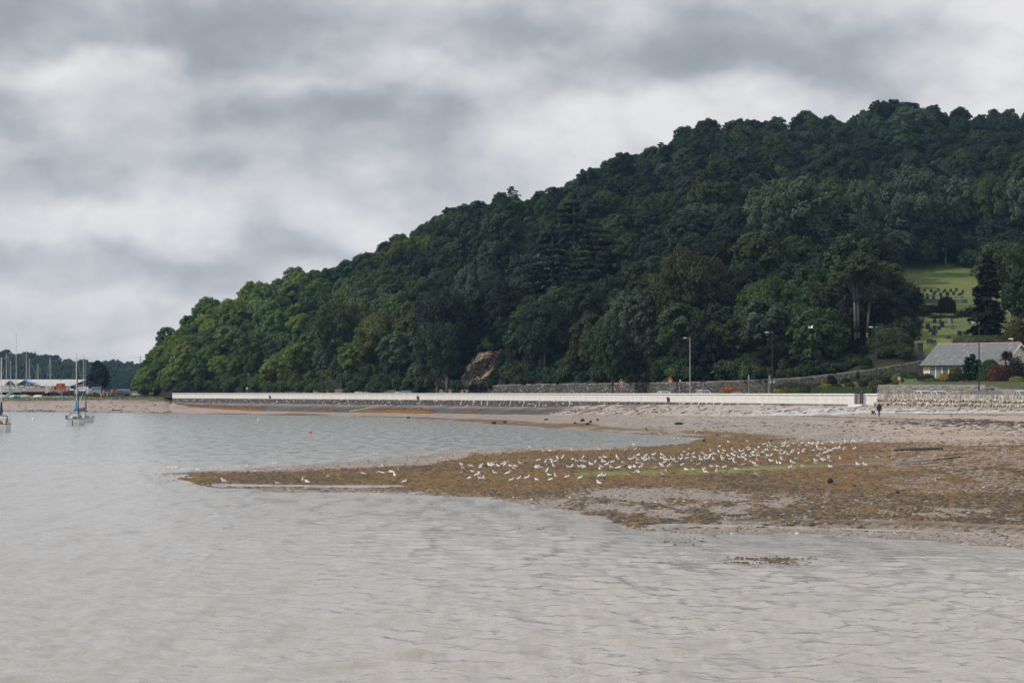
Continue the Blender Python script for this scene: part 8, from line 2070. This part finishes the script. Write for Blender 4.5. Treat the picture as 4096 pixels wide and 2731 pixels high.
# gulls on the wing
def flying(label, loc, rz, span, lift, s=1.0):
    body = bird_mesh('gull_flying', [(-.30, 0, 0), (-.22, 0, .0), (-.12, 0, .01), (0, 0, .02), (.08, 0, .02), (.14, 0, .02), (.18, 0, .025), (.21, 0, .025), (.24, 0, .02), (.27, 0, .01)], [(.06, .008), (.05, .02), (.06, .05), (.07, .06), (.06, .055), (.05, .05), (.045, .045), (.04, .04), (.025, .022), (.006, .006)], legs=0)
    t_ = thing('flying_gull', label, 'gull', loc, rz); t_.scale = (s, s, s); link('body', body, t_)
    for sg in (-1, 1):
        mb = MB(); pts = [(0, 0), (.30, lift[0]), (.62, lift[1])]; secs = []
        for q_ in np.linspace(0, 1, 7):
            y = span / 2 * q_; z = float(np.interp(q_, [0, .45, 1], [0, lift[0], lift[1]])); c0 = .09 - .10 * abs(q_ - .42); ch = .19 * (1 - q_) ** .55 + .015; secs.append(((c0 + ch * .25, sg * (.04 + y), z + .03), (c0 - ch * .75, sg * (.04 + y), z + .015)))
        for k in range(6):
            a, b = secs[k]; c, d = secs[k + 1]; m_ = 1 if k == 5 else 0; th = .012
            mb.add([a, c, d, b, (a[0], a[1], a[2] - th), (c[0], c[1], c[2] - th), (d[0], d[1], d[2] - th), (b[0], b[1], b[2] - th)], [(0, 1, 2, 3), (7, 6, 5, 4), (0, 4, 5, 1), (3, 2, 6, 7)], m_)
        mb.build('wing', [M_GW, M_GB], t_)
flying('white gull flying across the dark trees with raised right wing', P(3243, 1312, 225), R(150), 1.15, (.12, .26))
flying('white gull landing with spread wings at the left of the flock', Vector(ground_hit(1535, 1918)) + Vector((0, 0, .35)), R(80), 1.0, (.10, .02), .95)
for i, (px, py, D) in enumerate(((3265, 1355, 250),)): pass
# small floats and birds on the water
for px, py, col, r_, lab in ((1240, 1733, (.62, .16, .10), .24, 'small red mooring buoy floating in the inner bay'), (705, 1672, (.6, .25, .2), .2, 'tiny red float near the far shore'), (135, 1680, (.75, .74, .7), .3, 'white mooring buoy left of the moored yacht'), (1032, 1681, (.7, .68, .66), .2, 'tiny pale float in the inner bay')):
    D = EYE * F / (py - HY); t_ = thing('mooring_buoy', lab, 'buoy', (wx(px, D), D, 0)); mb = MB(); mb.ball((0, 0, r_ * .4), r_, 10, 6); mb.build('float', mat('float_%d' % px, col, .5, .1, 3), t_, sm=True); mb = MB(); mb.tube((0, 0, r_ * 1.3), (0, 0, r_ * 1.7), .04, .04, 5); mb.build('ring', M_STEEL, t_)
# boulders, log and pale stones on the flats
def boulder(label, px, py, w, h, col, name='boulder'):
    p = ground_hit(px, py); D = p.y; W_ = w / F * D / 2; H_ = h / F * D; mb = MB(); mb.ball((0, 0, H_ * .4), (W_, W_ * .8, H_ * .62), 14, 9); rr = random.Random(int(px)); mb.v = [tuple(c * (1 + rr.uniform(-.09, .09)) for c in v) for v in mb.v]
    o = mb.build(name, mat(f'rock_{int(col[0] * 1000)}', col, .9, .4, 6, bump=.5), None, p, rr.uniform(0, 6), True); tag(o, label, 'rock'); return o
boulder('round dark boulder alone on the brown weed at right', 3321, 1934, 26, 20, (.035, .03, .025)); boulder('dark boulder in the shallow tip of the inner bay', 2815, 1765, 13, 8, (.03, .028, .026)); boulder('small dark rock at the bay edge right of the tip boulder', 3085, 1765, 14, 7, (.04, .03, .025))
boulder('pale rounded stone on the shingle below the flock', 2703, 2012, 16, 10, (.46, .40, .33)); boulder('second pale stone lower down on the shingle', 2640, 2036, 16, 8, (.42, .36, .29)); boulder('small pale stone among weed at lower right', 3300, 2014, 14, 8, (.40, .34, .27))
boulder('dark weedy rock in the water by the far shore', 2715, 1697, 40, 9, (.03, .026, .02)); boulder('dark rock with white patch at the waterline below the wall', 1633, 1675, 20, 8, (.06, .055, .05)); boulder('dark rock at the waterline, right of the middle', 1975, 1695, 20, 9, (.035, .03, .025))
for k, (px, py, w, h) in enumerate(((2330, 1685, 20, 11), (2362, 1690, 16, 9), (2390, 1682, 14, 8), (2350, 1699, 18, 9), (2300, 1695, 14, 7), (2185, 1680, 18, 6), (2020, 1691, 16, 8), (3590, 1975, 20, 12), (3420, 1948, 18, 8), (1945, 1868, 12, 9), (2585, 1720, 10, 6), (2870, 1741, 10, 5))):
    boulder(f'dark weed-covered rock, {ORD[k]} of the scattered rocks on the weed from far to near', px, py, w, h, (.045, .035, .024), 'weedy_rock')
a, b = ground_hit(3575, 1806), ground_hit(3770, 1801); lg = thing('driftwood_log', 'long dark driftwood timber lying on the weed at right', 'log', a); mb = MB(); mb.path([Vector((0, 0, .1)), (b - a) * .4 + Vector((0, .1, .12)), (b - a) * .85 + Vector((0, 0, .14)), (b - a) + Vector((0, 0, .12))], [.06, .085, .08, .05], 8); mb.build('trunk', mat('wet_timber', (.03, .026, .022), .8, .3, 3), lg)
p = ground_hit(470, 1643); lg = thing('beached_timber', 'old timber sleeper at the waterline below the boatyard', 'log', p); mb = MB(); mb.box((0, 0, .15), (2.4, .35, .22), .05); mb.box((-1.2, .1, .3), (.25, .3, .5), .2); mb.build('beam', mat('wet_timber', (.03, .026, .022)), lg)

# ================================================================ person and dog
def skin_body(name, pts, edges, rad, m, parent, sub=2, root=0):
    me = bpy.data.meshes.new(name); me.from_pydata(pts, edges, []); o = link(name, me, parent); me.materials.append(m)
    sk = o.modifiers.new('skin', 'SKIN'); sk.use_smooth_shade = True
    for i, v in enumerate(me.skin_vertices[0].data):
        r = rad[i]; v.radius = r if isinstance(r, tuple) else (r, r); v.use_root = (i == root)
    sb = o.modifiers.new('sub', 'SUBSURF'); sb.levels = sub; sb.render_levels = sub
    return o
pp = ground_hit(3517, 1667)
pe = thing('person', 'person in a long dark navy jacket and black leggings walking away up the beach', 'person', pp, R(4))
M_SKIN = mat('skin', (.45, .30, .22), .6, .1, 6); M_JKT = mat('jacket_navy', (.018, .018, .045), .85, .25, 8, bump=.2); M_LEG = mat('leggings', (.012, .013, .020), .8, .2, 8); M_HAIR = mat('hair_fair', (.46, .32, .17), .7, .25, 20); M_SHOE = mat('shoe', (.40, .33, .28), .7, .2, 8)
# body seen from behind: left foot planted, right heel lifted; facing +y
BP = [(0, 0, .86), (0, .01, 1.02), (0, .03, 1.22), (0, .05, 1.34), (0, .07, 1.42), (0, .10, 1.52), (0, .115, 1.60), (-.085, 0, .80), (-.08, .05, .46), (-.06, -.06, .10), (-.06, .05, .045), (.085, 0, .80), (.075, .09, .45), (.07, .06, .08), (.07, .18, .04), (-.17, .04, 1.31), (-.23, .0, 1.04), (-.235, .04, .82), (-.235, .06, .74), (.17, .04, 1.31), (.24, .0, 1.05), (.27, .03, .83), (.275, .05, .75)]
BE = [(0, 1), (1, 2), (2, 3), (3, 4), (4, 5), (5, 6), (0, 7), (7, 8), (8, 9), (9, 10), (0, 11), (11, 12), (12, 13), (13, 14), (3, 15), (15, 16), (16, 17), (17, 18), (3, 19), (19, 20), (20, 21), (21, 22)]
BR = [(.13, .11), (.12, .10), (.14, .11), (.12, .09), .052, .085, .075, .085, .055, .038, .035, .085, .055, .038, .035, .06, .045, .035, .036, .06, .045, .035, .036]
skin_body('body', BP, BE, BR, M_LEG, pe)
# jacket as one loose shell with sleeves
JP = [(0, -.0, .66), (0, .0, .90), (0, .02, 1.12), (0, .04, 1.30), (0, .06, 1.40), (-.17, .04, 1.31), (-.24, .0, 1.05), (-.25, .03, .80), (.17, .04, 1.31), (.25, .0, 1.05), (.285, .03, .82)]
skin_body('jacket', JP, [(0, 1), (1, 2), (2, 3), (3, 4), (3, 5), (5, 6), (6, 7), (3, 8), (8, 9), (9, 10)], [(.22, .16), (.205, .16), (.19, .15), (.17, .13), (.085, .08), .09, .07, .055, .09, .07, .055], M_JKT, pe, root=2)
mb = MB(); mb.ball((0, .045, 1.42), (.115, .10, .055), 12, 6); mb.build('hood', M_JKT, pe, sm=True)
mb = MB(); mb.ball((0, .105, 1.555), (.088, .10, .115), 14, 10); hd_ = mb.build('head', M_SKIN, pe, sm=True)
mb = MB(); mb.ball((0, .088, 1.572), (.096, .10, .115), 14, 10); mb.build('hair', M_HAIR, pe, sm=True)
mb = MB(); mb.ball((0, .205, 1.545), (.016, .022, .022), 6, 4); [mb.ball((sx * .09, .105, 1.545), (.014, .022, .03), 6, 4) for sx in (-1, 1)]; mb.build('face_features', M_SKIN, pe, sm=True)
for i, (sx, x0, z0) in enumerate(((-1, -.235, .735), (1, .275, .745))):
    mb = MB(); mb.ball((x0, .05, z0), (.03, .045, .045), 8, 6)
    for f in range(4): mb.path([(x0, .02 + f * .02, z0 - .03), (x0, .025 + f * .02, z0 - .07), (x0 - sx * .015, .025 + f * .02, z0 - .095 + abs(f - 1.5) * .006)], [.010, .009, .007], 5)
    mb.path([(x0, .08, z0 + .01), (x0 - sx * .01, .105, z0 - .02), (x0 - sx * .015, .105, z0 - .05)], [.011, .010, .008], 5); mb.build('hand', M_SKIN, pe, sm=True)
for (x, y, z, tilt) in ((-.06, .0, .05, .7), (.07, .12, .035, 0)):
    mb = MB(); mb.ball((0, 0, 0), (.048, .13, .045), 10, 6); o = mb.build('shoe', M_SHOE, pe, (x, y, z), None, True); o.rotation_euler = (-tilt, 0, 0)
pd = ground_hit(3493, 1663); dg = thing('dog', 'black and white dog trotting left of the walking person', 'dog', pd, R(112))
M_DOGB = mat('dog_black', (.014, .013, .013), .8, .2, 8); M_DOGW = mat('dog_white', (.62, .60, .57), .8, .1, 8)
DP = [(-.28, 0, .46), (-.05, 0, .47), (.20, 0, .48), (.30, 0, .54), (.40, 0, .58), (.52, 0, .55), (-.40, 0, .40), (-.55, 0, .30), (-.62, 0, .24), (-.24, -.09, .34), (-.33, -.10, .20), (-.30, -.10, .04), (-.24, .09, .34), (-.22, .10, .20), (-.28, .10, .04), (.20, -.08, .30), (.22, -.09, .16), (.20, -.09, .03), (.20, .08, .30), (.27, .09, .17), (.32, .09, .06)]
DE = [(0, 1), (1, 2), (2, 3), (3, 4), (4, 5), (0, 6), (6, 7), (7, 8), (0, 9), (9, 10), (10, 11), (0, 12), (12, 13), (13, 14), (2, 15), (15, 16), (16, 17), (2, 18), (18, 19), (19, 20)]
DR = [(.11, .13), (.11, .13), (.12, .15), .085, .085, .04, .05, .05, .025, .065, .035, .03, .065, .035, .03, .05, .032, .03, .05, .032, .03]
skin_body('body', DP, DE, DR, M_DOGB, dg, root=1)
for (x, y, z) in ((-.29, -.10, .07), (-.27, .10, .07), (.205, -.09, .06), (.31, .09, .08)):
    mb = MB(); mb.ball((x, y, z), (.05, .04, .09), 8, 6); mb.build('sock', M_DOGW, dg, sm=True)
mb = MB(); mb.ball((-.40, 0, .33), (.035, .06, .15), 8, 6); mb.build('rump_patch', M_DOGW, dg, sm=True)
for sy in (-1, 1): mb = MB(); mb.add([(.37, sy * .05, .64), (.43, sy * .08, .63), (.38, sy * .09, .60), (.385, sy * .085, .72)], [(0, 1, 3), (1, 2, 3), (2, 0, 3)]); mb.build('ear', M_DOGB, dg)

# ================================================================ the air: thin even haze round everything
mb = MB(); mb.box((0, 1500, 100), (9000, 3300, 212)); hz = mb.build('haze', None)
hz.data.materials.clear(); hm = bpy.data.materials.new('haze'); hm.use_nodes = True; nt = hm.node_tree; nt.nodes.clear(); out = nt.nodes.new('ShaderNodeOutputMaterial'); pv = nt.nodes.new('ShaderNodeVolumePrincipled'); pv.inputs['Color'].default_value = (.34, .62, 1.0, 1); pv.inputs['Density'].default_value = 0.000058; pv.inputs['Anisotropy'].default_value = 0.0; nt.links.new(pv.outputs[0], out.inputs['Volume']); hz.data.materials.append(hm)
tag(hz, kind='stuff')
